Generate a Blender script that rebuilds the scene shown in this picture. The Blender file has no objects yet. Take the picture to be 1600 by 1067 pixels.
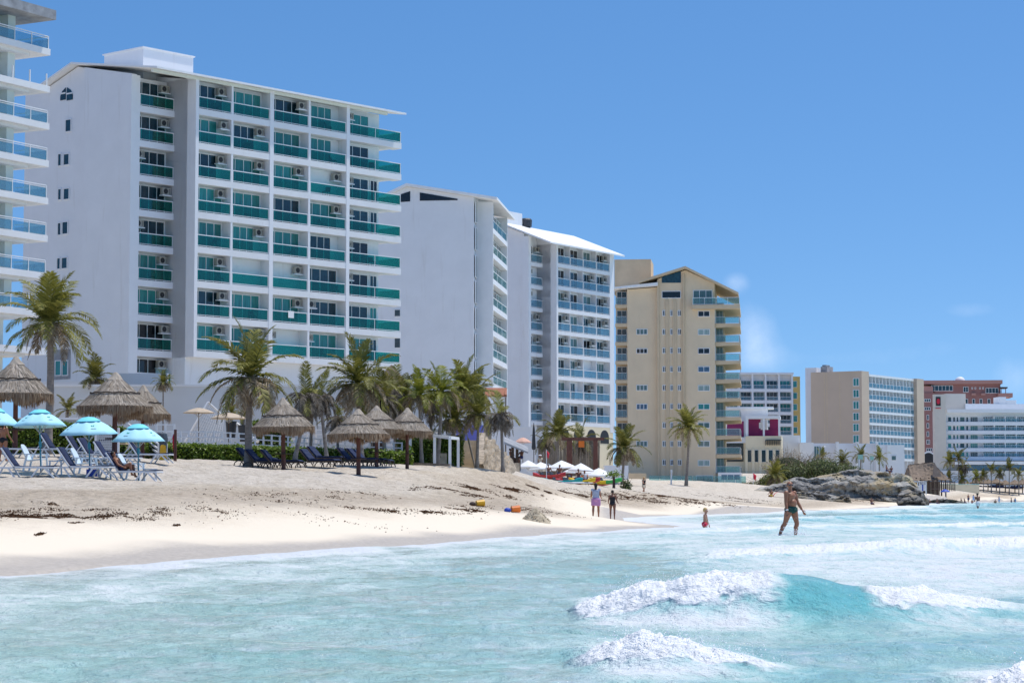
import bpy, bmesh, math, random
import numpy as np
from mathutils import Vector, Matrix
R = math.radians
scene = bpy.context.scene
COL = scene.collection
rng = random.Random(7)
# ---------------------------------------------------------------- camera maths
FPX, CAMZ, PITCH = 3500.0, 1.2, math.atan(242/3500.0)
def ray(px, py):
    c = (px-800)/FPX; s = (533.5-py)/FPX
    return (c, math.cos(PITCH)-s*math.sin(PITCH), math.sin(PITCH)+s*math.cos(PITCH))
def at(px, py, D):
    r = ray(px, py); t = D/r[1]
    return Vector((r[0]*t, D, CAMZ+r[2]*t))
def zat(px, py, D): return at(px, py, D).z
class Frame:
    """local frame of a building: x along its sea front, y inland, z up"""
    def __init__(s, px, D, vp=None, ang=None):
        p = at(px, 700, D); s.o = Vector((p.x, p.y, 0))
        s.a = math.atan2(1.0, (vp-800)/FPX) if ang is None else ang
        s.u = Vector((math.cos(s.a), math.sin(s.a), 0)); s.v = Vector((-math.sin(s.a), math.cos(s.a), 0))
    def hit(s, px, py, v=0.0):          # on the plane y=v  -> (u, z)
        r = Vector(ray(px, py)); o = Vector((0, 0, CAMZ))
        t = ((s.o+s.v*v-o).dot(s.v))/r.dot(s.v); p = o+r*t
        return (p-s.o).dot(s.u), p.z
    def hitend(s, px, py, u=0.0):       # on the plane x=u  -> (v, z)
        r = Vector(ray(px, py)); o = Vector((0, 0, CAMZ))
        t = ((s.o+s.u*u-o).dot(s.u))/r.dot(s.u); p = o+r*t
        return (p-s.o).dot(s.v), p.z
# ---------------------------------------------------------------- mesh builder
class MB:
    def __init__(s): s.v = []; s.f = []; s.m = []
    def add(s, vs, fs, mi=0):
        b = len(s.v); s.v += [tuple(p) for p in vs]; s.f += [tuple(b+i for i in f) for f in fs]; s.m += [mi]*len(fs); return s
    def box(s, x0, x1, y0, y1, z0, z1, mi=0):
        return s.add([(x0,y0,z0),(x1,y0,z0),(x1,y1,z0),(x0,y1,z0),(x0,y0,z1),(x1,y0,z1),(x1,y1,z1),(x0,y1,z1)],
              [(0,3,2,1),(4,5,6,7),(0,1,5,4),(1,2,6,5),(2,3,7,6),(3,0,4,7)], mi)
    def quad(s, a, b, c, d, mi=0): return s.add([a,b,c,d], [(0,1,2,3)], mi)
    def bar(s, a, b, w, h=None, mi=0):
        a = Vector(a); b = Vector(b); h = h or w; d = (b-a).normalized()
        up = Vector((0,0,1)) if abs(d.z) < .95 else Vector((0,1,0))
        x = d.cross(up).normalized()*w/2; y = x.cross(d).normalized()*h/2
        return s.add([a-x-y,a+x-y,a+x+y,a-x+y,b-x-y,b+x-y,b+x+y,b-x+y],
              [(0,1,2,3),(7,6,5,4),(0,4,5,1),(1,5,6,2),(2,6,7,3),(3,7,4,0)], mi)
    def tube(s, pts, rad, n=8, mi=0, cap=True, flat=1.0):
        pts = [Vector(p) for p in pts]
        if not isinstance(rad, (list, tuple)): rad = [rad]*len(pts)
        b = len(s.v)
        for i, p in enumerate(pts):
            d = (pts[min(i+1, len(pts)-1)]-pts[max(i-1, 0)]).normalized()
            up = Vector((0,0,1)) if abs(d.z) < .9 else Vector((0,1,0))
            x = d.cross(up).normalized(); y = x.cross(d).normalized()
            for k in range(n):
                a = 2*math.pi*k/n; q = p+x*(rad[i]*math.cos(a))+y*(rad[i]*flat*math.sin(a)); s.v.append(tuple(q))
        for i in range(len(pts)-1):
            for k in range(n):
                k2 = (k+1) % n; s.f.append((b+i*n+k, b+i*n+k2, b+(i+1)*n+k2, b+(i+1)*n+k)); s.m.append(mi)
        if cap:
            s.f.append(tuple(b+k for k in range(n))[::-1]); s.m.append(mi)
            e = b+(len(pts)-1)*n; s.f.append(tuple(e+k for k in range(n))); s.m.append(mi)
        return s
    def lathe(s, prof, n=16, c=(0,0,0), mi=0, wob=None):
        b = len(s.v)
        for i, (r, z) in enumerate(prof):
            for k in range(n):
                a = 2*math.pi*k/n; w = wob(i, k) if wob else 1.0
                s.v.append((c[0]+r*w*math.cos(a), c[1]+r*w*math.sin(a), c[2]+z))
        for i in range(len(prof)-1):
            for k in range(n):
                k2 = (k+1) % n; s.f.append((b+i*n+k, b+i*n+k2, b+(i+1)*n+k2, b+(i+1)*n+k)); s.m.append(mi)
        return s
    def ell(s, c, r, n=10, m=7, mi=0, rot=None):
        b = len(s.v); c = Vector(c)
        for i in range(m+1):
            t = math.pi*i/m
            for k in range(n):
                a = 2*math.pi*k/n; q = Vector((r[0]*math.sin(t)*math.cos(a), r[1]*math.sin(t)*math.sin(a), r[2]*math.cos(t)))
                if rot: q = rot @ q
                s.v.append(tuple(c+q))
        for i in range(m):
            for k in range(n):
                k2 = (k+1) % n; s.f.append((b+(i+1)*n+k, b+(i+1)*n+k2, b+i*n+k2, b+i*n+k)); s.m.append(mi)
        return s
    def prism(s, poly, x0, x1, mi=0):   # polygon in (y,z) extruded along x
        n = len(poly)
        return s.add([(x0,y,z) for y,z in poly]+[(x1,y,z) for y,z in poly],
              [tuple(range(n))[::-1], tuple(range(n,2*n))]+[(i,(i+1)%n,n+(i+1)%n,n+i) for i in range(n)], mi)
    def mesh(s, name, mats, smooth=False):
        me = bpy.data.meshes.new(name); me.from_pydata(s.v, [], s.f)
        for m in (mats if isinstance(mats, (list, tuple)) else [mats]): me.materials.append(m)
        if any(s.m): me.polygons.foreach_set('material_index', s.m)
        if smooth: me.polygons.foreach_set('use_smooth', [True]*len(s.f))
        me.update(); return me
    def build(s, name, mats, parent=None, loc=None, rz=None, smooth=False):
        return link(name, s.mesh(name, mats, smooth), parent, loc, rz)
def link(name, me, parent=None, loc=None, rz=None):
    o = bpy.data.objects.new(name, me); COL.objects.link(o)
    if parent: o.parent = parent
    if loc is not None: o.location = loc
    if rz is not None: o.rotation_euler = (0, 0, rz)
    return o
def fix_normals(me):
    bm = bmesh.new(); bm.from_mesh(me); bmesh.ops.recalc_face_normals(bm, faces=bm.faces); bm.to_mesh(me); bm.free()
def tag(o, label, cat, group=None):
    o['label'] = label; o['category'] = cat
    if group: o['group'] = group
    return o
def thing(name, label, cat, loc=(0,0,0), rz=0.0, group=None):
    o = bpy.data.objects.new(name, None); COL.objects.link(o); o.empty_display_size = .2
    o.location = loc; o.rotation_euler = (0, 0, rz)
    return tag(o, label, cat, group)
def kind(o, k): o['kind'] = k; return o
def dup(root, label, loc, rz=0.0, sc=None, group=None):
    """copy of a thing with copies of its parts and sub-parts"""
    def cp(o, par):
        c = o.copy(); COL.objects.link(c)
        if par: c.parent = par
        for ch in list(KIDS.get(o.name, [])): 
            k = cp(ch, c); KIDS.setdefault(c.name, []).append(k)
        return c
    r = cp(root, None); r.location = loc; r.rotation_euler = (0, 0, rz); r['label'] = label
    if sc is not None: r.scale = sc if isinstance(sc, (tuple, list)) else (sc, sc, sc)
    if group: r['group'] = group
    return r
KIDS = {}
def kids(root):
    for o in bpy.data.objects:
        if o.parent: 
            l = KIDS.setdefault(o.parent.name, [])
            if o not in l: l.append(o)
class Proto:
    """first use moves the thing itself, later uses copy it"""
    def __init__(s, maker, *a): s.maker = maker; s.a = a; s.root = None
    def put(s, label, loc, rz=0.0, sc=None, group=None):
        if s.root is None:
            s.root = s.maker(*s.a); kids(s.root)
            r = s.root; r.location = loc; r.rotation_euler = (0,0,rz); r['label'] = label
            if sc is not None: r.scale = sc if isinstance(sc, (tuple, list)) else (sc, sc, sc)
            if group: r['group'] = group
            return r
        return dup(s.root, label, loc, rz, sc if sc is not None else 1.0, group)
# ---------------------------------------------------------------- numpy noise
def _h(ix, iy, seed):
    n = (ix.astype(np.int64)*374761393+iy.astype(np.int64)*668265263+seed*1442695041) & 0x7fffffff
    n = ((n ^ (n >> 13))*1274126177) & 0x7fffffff
    n = (n ^ (n >> 16)) & 0xffff
    return n/65535.0
def vn(x, y, seed=0):
    x = np.asarray(x, float); y = np.asarray(y, float)
    ix = np.floor(x); iy = np.floor(y); fx = x-ix; fy = y-iy
    fx = fx*fx*(3-2*fx); fy = fy*fy*(3-2*fy)
    a = _h(ix,iy,seed); b = _h(ix+1,iy,seed); c = _h(ix,iy+1,seed); d = _h(ix+1,iy+1,seed)
    return (a*(1-fx)+b*fx)*(1-fy)+(c*(1-fx)+d*fx)*fy
def fbm(x, y, seed=0, o=4, g=.5):
    t = 0; a = 1; s = 0
    for i in range(o):
        t = t+a*vn(np.asarray(x)*2**i+i*17.3, np.asarray(y)*2**i-i*9.1, seed+i); s += a; a *= g
    return t/s
def sst(e0, e1, x):
    t = np.clip((x-e0)/(e1-e0), 0, 1); return t*t*(3-2*t)
# ---------------------------------------------------------------- materials
def nodes(name):
    m = bpy.data.materials.new(name); m.use_nodes = True
    nt = m.node_tree; b = nt.nodes['Principled BSDF']; return m, nt, b
def ramp(nt, src, stops, interp='LINEAR'):
    r = nt.nodes.new('ShaderNodeValToRGB'); r.color_ramp.interpolation = interp
    e = r.color_ramp.elements
    while len(e) < len(stops): e.new(.5)
    for i, (p, c) in enumerate(stops): e[i].position = p; e[i].color = (c[0], c[1], c[2], 1) if not isinstance(c, float) else (c, c, c, 1)
    nt.links.new(src, r.inputs[0]); return r.outputs[0]
def noise(nt, scale, detail=4, rough=.55, vec=None, dist=0.0):
    n = nt.nodes.new('ShaderNodeTexNoise'); n.inputs['Scale'].default_value = scale; n.inputs['Detail'].default_value = detail
    n.inputs['Roughness'].default_value = rough; n.inputs['Distortion'].default_value = dist
    if vec: nt.links.new(vec, n.inputs['Vector'])
    return n.outputs['Fac']
def coord(nt, scale=(1,1,1), which='Object'):
    t = nt.nodes.new('ShaderNodeTexCoord'); mp = nt.nodes.new('ShaderNodeMapping'); mp.inputs['Scale'].default_value = scale
    nt.links.new(t.outputs[which], mp.inputs['Vector']); return mp.outputs['Vector']
def mixc(nt, fac, a, b, mode='MIX'):
    m = nt.nodes.new('ShaderNodeMix'); m.data_type = 'RGBA'; m.blend_type = mode
    for sock, val in ((m.inputs[0], fac), (m.inputs[6], a), (m.inputs[7], b)):
        if hasattr(val, 'is_linked'): nt.links.new(val, sock)
        elif isinstance(val, (int, float)): sock.default_value = val
        else: sock.default_value = (val[0], val[1], val[2], 1)
    return m.outputs[2]
def math_(nt, op, a, b=0.0):
    m = nt.nodes.new('ShaderNodeMath'); m.operation = op
    for i, val in enumerate((a, b)):
        if hasattr(val, 'is_linked'): nt.links.new(val, m.inputs[i])
        else: m.inputs[i].default_value = val
    return m.outputs[0]
def bump(nt, b, h, strength=.3, dist=.05):
    n = nt.nodes.new('ShaderNodeBump'); n.inputs['Strength'].default_value = strength; n.inputs['Distance'].default_value = dist
    nt.links.new(h, n.inputs['Height']); nt.links.new(n.outputs[0], b.inputs['Normal'])
def plain(name, c, rough=.6, var=.12, scale=2.0, bmp=0.0, metal=0.0, spec=.4, stain=None, vec=(1,1,1), rand=0.0):
    m, nt, b = nodes(name); b.inputs['Roughness'].default_value = rough; b.inputs['Metallic'].default_value = metal
    b.inputs['Specular IOR Level'].default_value = spec
    cv = coord(nt, vec); n = noise(nt, scale, 5, .6, cv)
    col = ramp(nt, n, [(.3, [x*(1-var) for x in c]), (.7, [min(1, x*(1+var)) for x in c])])
    if stain:
        n2 = noise(nt, stain[2], 6, .65, coord(nt, stain[3]) if len(stain) > 3 else cv)
        f = ramp(nt, n2, [(stain[1], 0.0), (min(1, stain[1]+.16), 1.0)])
        col = mixc(nt, math_(nt, 'MULTIPLY', f, stain[4] if len(stain) > 4 else .5), col, stain[0])
    if rand:
        oi = nt.nodes.new('ShaderNodeObjectInfo'); hs = nt.nodes.new('ShaderNodeHueSaturation')
        nt.links.new(math_(nt, 'ADD', math_(nt, 'MULTIPLY', oi.outputs['Random'], rand), 1-rand/2), hs.inputs['Value'])
        nt.links.new(col, hs.inputs['Color']); col = hs.outputs[0]
    nt.links.new(col, b.inputs['Base Color'])
    if bmp: bump(nt, b, noise(nt, scale*6, 4, .6, cv), bmp, .03)
    return m
def glass(name, tint, refl=.12, body=None, bodyf=.25):
    """thin tinted sheet of glass: part see-through, part mirror"""
    m = bpy.data.materials.new(name); m.use_nodes = True; nt = m.node_tree; nt.nodes.clear()
    out = nt.nodes.new('ShaderNodeOutputMaterial'); tr = nt.nodes.new('ShaderNodeBsdfTransparent'); tr.inputs[0].default_value = (*tint, 1)
    df = nt.nodes.new('ShaderNodeBsdfDiffuse'); df.inputs[0].default_value = (*(body or tint), 1)
    gl = nt.nodes.new('ShaderNodeBsdfGlossy'); gl.inputs['Roughness'].default_value = .03
    m1 = nt.nodes.new('ShaderNodeMixShader'); m1.inputs[0].default_value = bodyf
    nt.links.new(tr.outputs[0], m1.inputs[1]); nt.links.new(df.outputs[0], m1.inputs[2])
    fr = nt.nodes.new('ShaderNodeLayerWeight'); fr.inputs[0].default_value = .35
    f = math_(nt, 'ADD', math_(nt, 'MULTIPLY', fr.outputs['Fresnel'], .22), refl*.2)
    m2 = nt.nodes.new('ShaderNodeMixShader'); nt.links.new(f, m2.inputs[0])
    nt.links.new(m1.outputs[0], m2.inputs[1]); nt.links.new(gl.outputs[0], m2.inputs[2]); nt.links.new(m2.outputs[0], out.inputs[0])
    return m
def pane(name, c, rough=.06, rand=.5, folds=0):
    """window pane: dark room or drawn curtain behind glass"""
    m, nt, b = nodes(name); b.inputs['Roughness'].default_value = rough; b.inputs['Specular IOR Level'].default_value = .6
    cv = coord(nt, (folds or 1, 1, .15 if folds else 1)); n = noise(nt, 3.0, 3, .5, cv)
    col = ramp(nt, n, [(.3, [x*.6 for x in c]), (.7, [x*1.3 for x in c])])
    oi = nt.nodes.new('ShaderNodeObjectInfo'); hs = nt.nodes.new('ShaderNodeHueSaturation')
    nt.links.new(math_(nt, 'ADD', math_(nt, 'MULTIPLY', oi.outputs['Random'], rand), 1-rand/2), hs.inputs['Value'])
    nt.links.new(col, hs.inputs['Color']); nt.links.new(hs.outputs[0], b.inputs['Base Color'])
    return m
M = {}
M['white_wall'] = plain('white_stucco', (.80,.81,.83), .8, .03, .5, .06, stain=((.52,.49,.45), .58, 1.0, (1,1,.12), .32))
M['white_paint'] = plain('white_paint', (.82,.83,.84), .6, .03, 1.0)
M['white_soiled'] = plain('white_soiled_slab', (.80,.80,.80), .75, .04, .6, .05, stain=((.42,.40,.36), .60, 2.2, (1,1,.6), .4))
M['concrete'] = plain('weathered_concrete', (.33,.34,.36), .9, .25, 1.2, .2, stain=((.16,.16,.17), .5, 1.5))
M['roof_white'] = plain('white_roof_membrane', (.86,.86,.86), .7, .05, 1.5, .05, stain=((.35,.33,.31), .64, 3.0))
M['greenish'] = plain('pale_green_white_wall', (.72,.76,.70), .8, .04, .8, stain=((.45,.45,.36), .62, 1.5, (1,1,.4), .3))
M['beige'] = plain('beige_stucco', (.78,.63,.44), .85, .05, .35, .05, stain=((.48,.36,.24), .6, .8, (1,1,.2), .25))
M['beige_trim'] = plain('beige_trim', (.66,.52,.35), .85, .08, .6)
M['tan'] = plain('tan_render', (.60,.47,.36), .85, .05, .15, stain=((.42,.33,.26), .6, .6, (1,1,.05), .25))
M['cream'] = plain('cream_wall', (.80,.70,.50), .85, .06, .3, stain=((.5,.42,.3), .62, .8, (1,1,.3), .3))
M['ochre'] = plain('ochre_wall', (.62,.44,.16), .85, .06, .3)
M['pink'] = plain('pink_stucco', (.33,.165,.150), .85, .08, .2, stain=((.32,.15,.13), .58, .5, (1,1,.3), .35))
M['pink_light'] = plain('light_pink_stucco', (.47,.25,.215), .85, .06, .2)
M['sandstone'] = plain('pale_sandstone_panel', (.68,.62,.54), .85, .06, .2, stain=((.5,.45,.4), .6, .5))
M['magenta'] = plain('magenta_wall', (.26,.02,.11), .6, .1, .5)
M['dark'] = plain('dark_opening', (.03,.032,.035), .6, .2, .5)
M['room'] = plain('shaded_room_wall', (.45,.45,.44), .9, .05, .5)
M['stone'] = plain('rubble_stone_wall', (.40,.33,.25), .95, .45, 2.5, .5, stain=((.22,.19,.15), .5, 3.0))
M['step'] = plain('weathered_stone_steps', (.58,.48,.34), .95, .2, 2.0, .3)
M['purple'] = plain('periwinkle_wall', (.20,.21,.62), .8, .05, .7)
M['grey_wall'] = plain('grey_painted_seawall', (.66,.68,.69), .9, .05, .35, .1, stain=((.42,.43,.44), .6, .6, (1,1,.35), .4))
M['grey_dark'] = plain('grey_lower_wall', (.34,.36,.38), .9, .08, .5)
M['ac'] = plain('air_conditioner_casing', (.40,.39,.34), .6, .1, 4.0, stain=((.35,.3,.25), .58, 5.0))
M['navy'] = plain('navy_sling_fabric', (.012,.024,.075), .8, .2, 12.0, .1)
M['plastic'] = plain('white_moulded_plastic', (.78,.80,.82), .35, .03, 3.0)
M['bluish_plastic'] = plain('pale_blue_white_plastic', (.66,.76,.84), .4, .04, 3.0)
M['brown_frame'] = plain('dark_brown_resin', (.06,.045,.04), .5, .2, 6.0)
M['wood_post'] = plain('reddish_wood_post', (.15,.062,.045), .75, .35, 5.0, .3, vec=(4,4,.5))
M['wood_dark'] = plain('dark_wood', (.07,.045,.035), .8, .3, 5.0, .2, vec=(3,3,.6))
M['wood_grey'] = plain('grey_timber', (.26,.22,.18), .85, .3, 4.0, .2, vec=(3,3,.5))
M['cyan'] = plain('light_blue_umbrella_cloth', (.46,.82,.92), .7, .05, 2.0)
M['cyan2'] = plain('turquoise_umbrella_cloth', (.20,.72,.84), .7, .05, 2.0)
M['teal_pole'] = plain('teal_metal_pole', (.03,.27,.36), .35, .05, 3.0)
M['canvas'] = plain('white_canvas', (.86,.86,.85), .8, .03, 1.0)
M['khaki'] = plain('khaki_canvas', (.52,.42,.31), .8, .08, 1.5)
M['red'] = plain('red_flag_cloth', (.62,.03,.06), .7, .1, 2.0)
M['yellow'] = plain('yellow_plastic', (.78,.42,.02), .4, .08, 3.0)
M['bin'] = plain('dark_grey_blue_bin_plastic', (.055,.075,.10), .5, .1, 3.0)
M['pot'] = plain('dark_planter', (.05,.055,.065), .5, .1, 2.0)
M['metal'] = plain('galvanised_metal', (.5,.5,.5), .4, .1, 3.0, metal=.6)
M['rope'] = plain('dark_rope', (.05,.04,.035), .9, .2, 6.0)
M['orange'] = plain('orange_plastic', (.75,.18,.02), .5, .1, 5.0)
M['blue'] = plain('blue_plastic', (.03,.08,.45), .5, .1, 5.0)
M['kteal'] = plain('teal_plastic_hull', (.02,.35,.36), .35, .08, 2.0)
M['kred'] = plain('red_plastic_hull', (.50,.05,.05), .35, .08, 2.0)
M['kyellow'] = plain('yellow_plastic_hull', (.80,.55,.03), .35, .08, 2.0)
M['kgreen'] = plain('green_plastic_hull', (.06,.42,.10), .35, .08, 2.0)
M['text'] = plain('dark_lettering', (.12,.13,.16), .7, .05, 3.0)
M['logo'] = plain('green_emblem_print', (.03,.36,.25), .7, .05, 3.0)
M['sign'] = plain('pale_grey_sign_board', (.52,.54,.55), .6, .05, 3.0)
M['teal_sign'] = plain('pale_teal_sign_board', (.30,.55,.50), .6, .05, 2.0)
M['glass_teal'] = glass('teal_balcony_glass', (.20,.72,.64), .12, (.02,.24,.20), .04)
M['glass_blue'] = glass('blue_grey_balcony_glass', (.55,.80,.88), .16, (.42,.60,.68), .16)
M['glass_pale'] = glass('pale_sea_glass', (.62,.84,.84), .16, (.40,.55,.55), .18)
M['pane_dark'] = pane('dark_window_pane', (.012,.045,.065))
M['pane_teal'] = pane('teal_curtained_pane', (.03,.23,.22), folds=6)
M['pane_dull'] = pane('grey_green_pane', (.10,.18,.18), folds=4)
M['pane_pale'] = pane('pale_green_curtained_pane', (.26,.35,.33), folds=5)
M['pane_blue'] = pane('sky_blue_pane', (.07,.15,.25))
M['pane_black'] = pane('black_pane', (.008,.010,.014), rand=.3)
# ================================================================ camera, sun, sky
SUN_EL, SUN_DIR = R(70), (0.90, 0.40)        # horizontal direction towards the sun
cam = bpy.data.cameras.new('camera'); cam.sensor_width = 36; cam.lens = FPX/1600*36; cam.clip_end = 20000; cam.clip_start = .5
co = bpy.data.objects.new('camera', cam); COL.objects.link(co); co.location = (0, 0, CAMZ); co.rotation_euler = (R(90)+PITCH, 0, 0)
scene.camera = co
sl = bpy.data.lights.new('sun', 'SUN'); sl.energy = 3.7; sl.angle = R(.5); sl.color = (1, .955, .88)
so = bpy.data.objects.new('sun', sl); COL.objects.link(so)
sd = Vector((SUN_DIR[0]*math.cos(SUN_EL), SUN_DIR[1]*math.cos(SUN_EL), math.sin(SUN_EL)))
so.rotation_euler = (-sd).to_track_quat('-Z', 'Y').to_euler(); so.location = (0, 0, 60)
w = bpy.data.worlds.new('World'); scene.world = w; w.use_nodes = True
nt = w.node_tree; bg = nt.nodes['Background']
sky = nt.nodes.new('ShaderNodeTexSky'); sky.sky_type = 'NISHITA'; sky.sun_disc = False
sky.sun_elevation = SUN_EL; sky.sun_rotation = math.atan2(SUN_DIR[0], SUN_DIR[1]); sky.air_density = 1.0; sky.dust_density = .4; sky.ozone_density = 3.0
tc = nt.nodes.new('ShaderNodeTexCoord'); sx = nt.nodes.new('ShaderNodeSeparateXYZ'); nt.links.new(tc.outputs['Generated'], sx.inputs[0])
# steeper look-up: the clear tropical air keeps its blue almost down to the horizon
z2 = math_(nt, 'ADD', math_(nt, 'MULTIPLY', sx.outputs['Z'], 1.55), .115)
cx = nt.nodes.new('ShaderNodeCombineXYZ'); nt.links.new(sx.outputs['X'], cx.inputs[0]); nt.links.new(sx.outputs['Y'], cx.inputs[1]); nt.links.new(z2, cx.inputs[2])
nrm = nt.nodes.new('ShaderNodeVectorMath'); nrm.operation = 'NORMALIZE'; nt.links.new(cx.outputs[0], nrm.inputs[0]); nt.links.new(nrm.outputs[0], sky.inputs[0])
hs = nt.nodes.new('ShaderNodeHueSaturation'); hs.inputs['Saturation'].default_value = 1.25; hs.inputs['Value'].default_value = 1.0
nt.links.new(sky.outputs[0], hs.inputs['Color'])
# faint small clouds low in the sky: direction-space blobs broken up by noise
def blob(px, py, rx, ry, amt):
    d = Vector(ray(px, py)).normalized()
    az = math_(nt, 'ARCTAN2', sx.outputs['X'], sx.outputs['Y']); a0 = math.atan2(d.x, d.y)
    ex = math_(nt, 'DIVIDE', math_(nt, 'SUBTRACT', az, a0), rx/FPX); ey = math_(nt, 'DIVIDE', math_(nt, 'SUBTRACT', sx.outputs['Z'], d.z), ry/FPX)
    r2 = math_(nt, 'ADD', math_(nt, 'MULTIPLY', ex, ex), math_(nt, 'MULTIPLY', ey, ey))
    return math_(nt, 'MULTIPLY', math_(nt, 'POWER', 2.718, math_(nt, 'MULTIPLY', r2, -1.0)), amt)
tot = None
for bl in ((1178,525,30,42,.75), (1150,442,18,14,.65), (1190,560,40,22,.4), (1512,484,44,13,.30), (1470,540,90,16,.12), (1585,590,30,30,.45), (1330,560,150,18,.16)):
    q = blob(*bl); tot = q if tot is None else math_(nt, 'ADD', tot, q)
cn = noise(nt, 60.0, 7, .66, tc.outputs['Generated'])
cf = ramp(nt, math_(nt, 'MULTIPLY', tot, cn), [(.06, 0.0), (.62, 1.0)])
skyc = mixc(nt, math_(nt, 'MULTIPLY', cf, .42), hs.outputs[0], (6.4, 7.2, 8.6))
nt.links.new(skyc, bg.inputs[0]); bg.inputs[1].default_value = .154
scene.view_settings.view_transform = 'Standard'; scene.view_settings.look = 'None'; scene.view_settings.exposure = 0.0
scene.cycles.max_bounces = 6; scene.cycles.transparent_max_bounces = 12; scene.cycles.glossy_bounces = 3; scene.cycles.diffuse_bounces = 3
scene.cycles.use_denoising = True
# ================================================================ beach terrain
WL = np.array([(-40,-26),(0,-15.5),(20,-11),(33.6,-7.7),(41,-6.4),(49,-4.2),(62,-.9),(72,1.4),(80,4.0),(87,6.4),(92,6.9),(98,6.4),(108,5.3),(123,5.8),(136,8.6),(150,12.9),(191,27),(250,42),(310,55),(350,62),(400,72),(466,93),(525,120),(640,160),(800,215),(1500,500)], float)
def xw(D): return np.interp(D, WL[:,0], WL[:,1])
ctrl = []
for px, py, D in [(0,870,38),(0,820,47),(30,808,50),(200,770,65),(60,745,85),(210,748,85),(300,725,108),(180,714,99),(445,738,109),(560,741,106),(630,731,114),(300,752,90),(500,765,86),(650,738,116),(740,742,124),(790,737,131),(600,772,88),(700,766,100),(800,771,110),(880,776,116),
     (700,802,75),(840,810,80.5),(931,806,104),(957,811,103),(560,800,72),(380,800,62),(150,830,48),(300,830,54),(850,752,165),(900,758,186),(878,758,181),(915,761,183),(940,759,188),(959,764,167),(860,750,186),(1006,773,200),(1090,752,318),(1000,758,258),(1150,776,235),(1200,776,252),(1250,779,255),(1300,786,262),(1180,757,320),
     (1440,770,440),(1500,766,520),(1600,763,560),(1500,756,640),(1600,752,700),(1400,770,400),
     (350,722,129),(200,716,125),(100,713,122),(0,715,118),(700,729,131),(640,728,130),(480,722,130),(-100,715,120),(800,735,180),(760,735,140),(1000,752,245),(945,760,165),(-150,770,70),(-150,800,55)]:
    p = at(px, py, D); ctrl.append((p.x, p.y, max(p.z, .03)))
for D, X in WL[1:-1]:
    ctrl.append((X, D, 0.0)); ctrl.append((X+8, D, -.5)); ctrl.append((X-2.2, D, .14))
for X, Y, z in [(-45,170,3.4),(-60,120,3.6),(-60,60,3.2),(-40,20,2.4),(-40,0,2.0),(-20,220,3.6),(-60,250,4.5),(0,300,3.8),(10,400,4.2),(60,500,4.5),(60,620,5.5),(150,760,6.5),(-80,400,5),(-60,600,6),(100,900,7),(250,900,6)]:
    ctrl.append((X, Y, z))
CT = np.array(ctrl)
def phi(r2): return .5*r2*np.log(r2+1e-9)
_A = CT[:,:2]/100.0; _n = len(CT)
_K = phi(((_A[:,None,:]-_A[None,:,:])**2).sum(-1))+np.eye(_n)*2e-4
_P = np.hstack([np.ones((_n,1)), _A]); _S = np.block([[_K,_P],[_P.T,np.zeros((3,3))]])
_W = np.linalg.solve(_S, np.concatenate([CT[:,2], np.zeros(3)]))
def tz(X, Y):
    X = np.atleast_1d(np.asarray(X, float)); Y = np.atleast_1d(np.asarray(Y, float)); sh = X.shape; X = X.ravel(); Y = Y.ravel()
    q = np.stack([X, Y], 1)/100.0; out = np.empty(len(q))
    for i in range(0, len(q), 20000):
        b = q[i:i+20000]; k = phi(((b[:,None,:]-_A[None,:,:])**2).sum(-1)); out[i:i+20000] = k @ _W[:_n]+_W[_n]+b @ _W[_n+1:]
    s = xw(Y)-X                                # metres inland of the waterline
    out = np.where(s > 0, np.maximum(out, .012*np.minimum(s, 12)), np.minimum(out, -.02))
    out = np.clip(out, -2.5, 7.5)
    lump = (fbm(X*.35, Y*.16, 3, 4)-.5)*.30*sst(5, 16, s)*np.where(Y < 330, 1, .4)+(fbm(X*1.6, Y*.8, 9, 3)-.5)*.16*sst(4, 12, s)*sst(260, 80, Y)
    return (out+lump).reshape(sh)
def ground(px, D):
    x = (px-800)/FPX; p = at(px, 775, D); return Vector((p.x, p.y, float(tz(p.x, p.y)[0])))
def grid_mesh(name, X, Y, Z, mat, attrs=None, smooth=True):
    nr, nc = X.shape; me = bpy.data.meshes.new(name)
    me.vertices.add(nr*nc); me.vertices.foreach_set('co', np.stack([X, Y, Z], -1).astype(np.float32).ravel())
    i = np.arange(nr-1)[:,None]*nc+np.arange(nc-1)[None,:]
    q = np.stack([i, i+1, i+nc+1, i+nc], -1).reshape(-1, 4); nf = len(q)
    me.loops.add(nf*4); me.loops.foreach_set('vertex_index', q.astype(np.int32).ravel())
    me.polygons.add(nf); me.polygons.foreach_set('loop_start', (np.arange(nf)*4).astype(np.int32)); me.polygons.foreach_set('loop_total', np.full(nf, 4, np.int32))
    me.polygons.foreach_set('use_smooth', np.full(nf, smooth)); me.update(calc_edges=True); me.validate()
    for k, a in (attrs or {}).items():
        at_ = me.attributes.new(k, 'FLOAT', 'POINT'); at_.data.foreach_set('value', a.astype(np.float32).ravel())
    me.materials.append(mat); return link(name, me)
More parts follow.
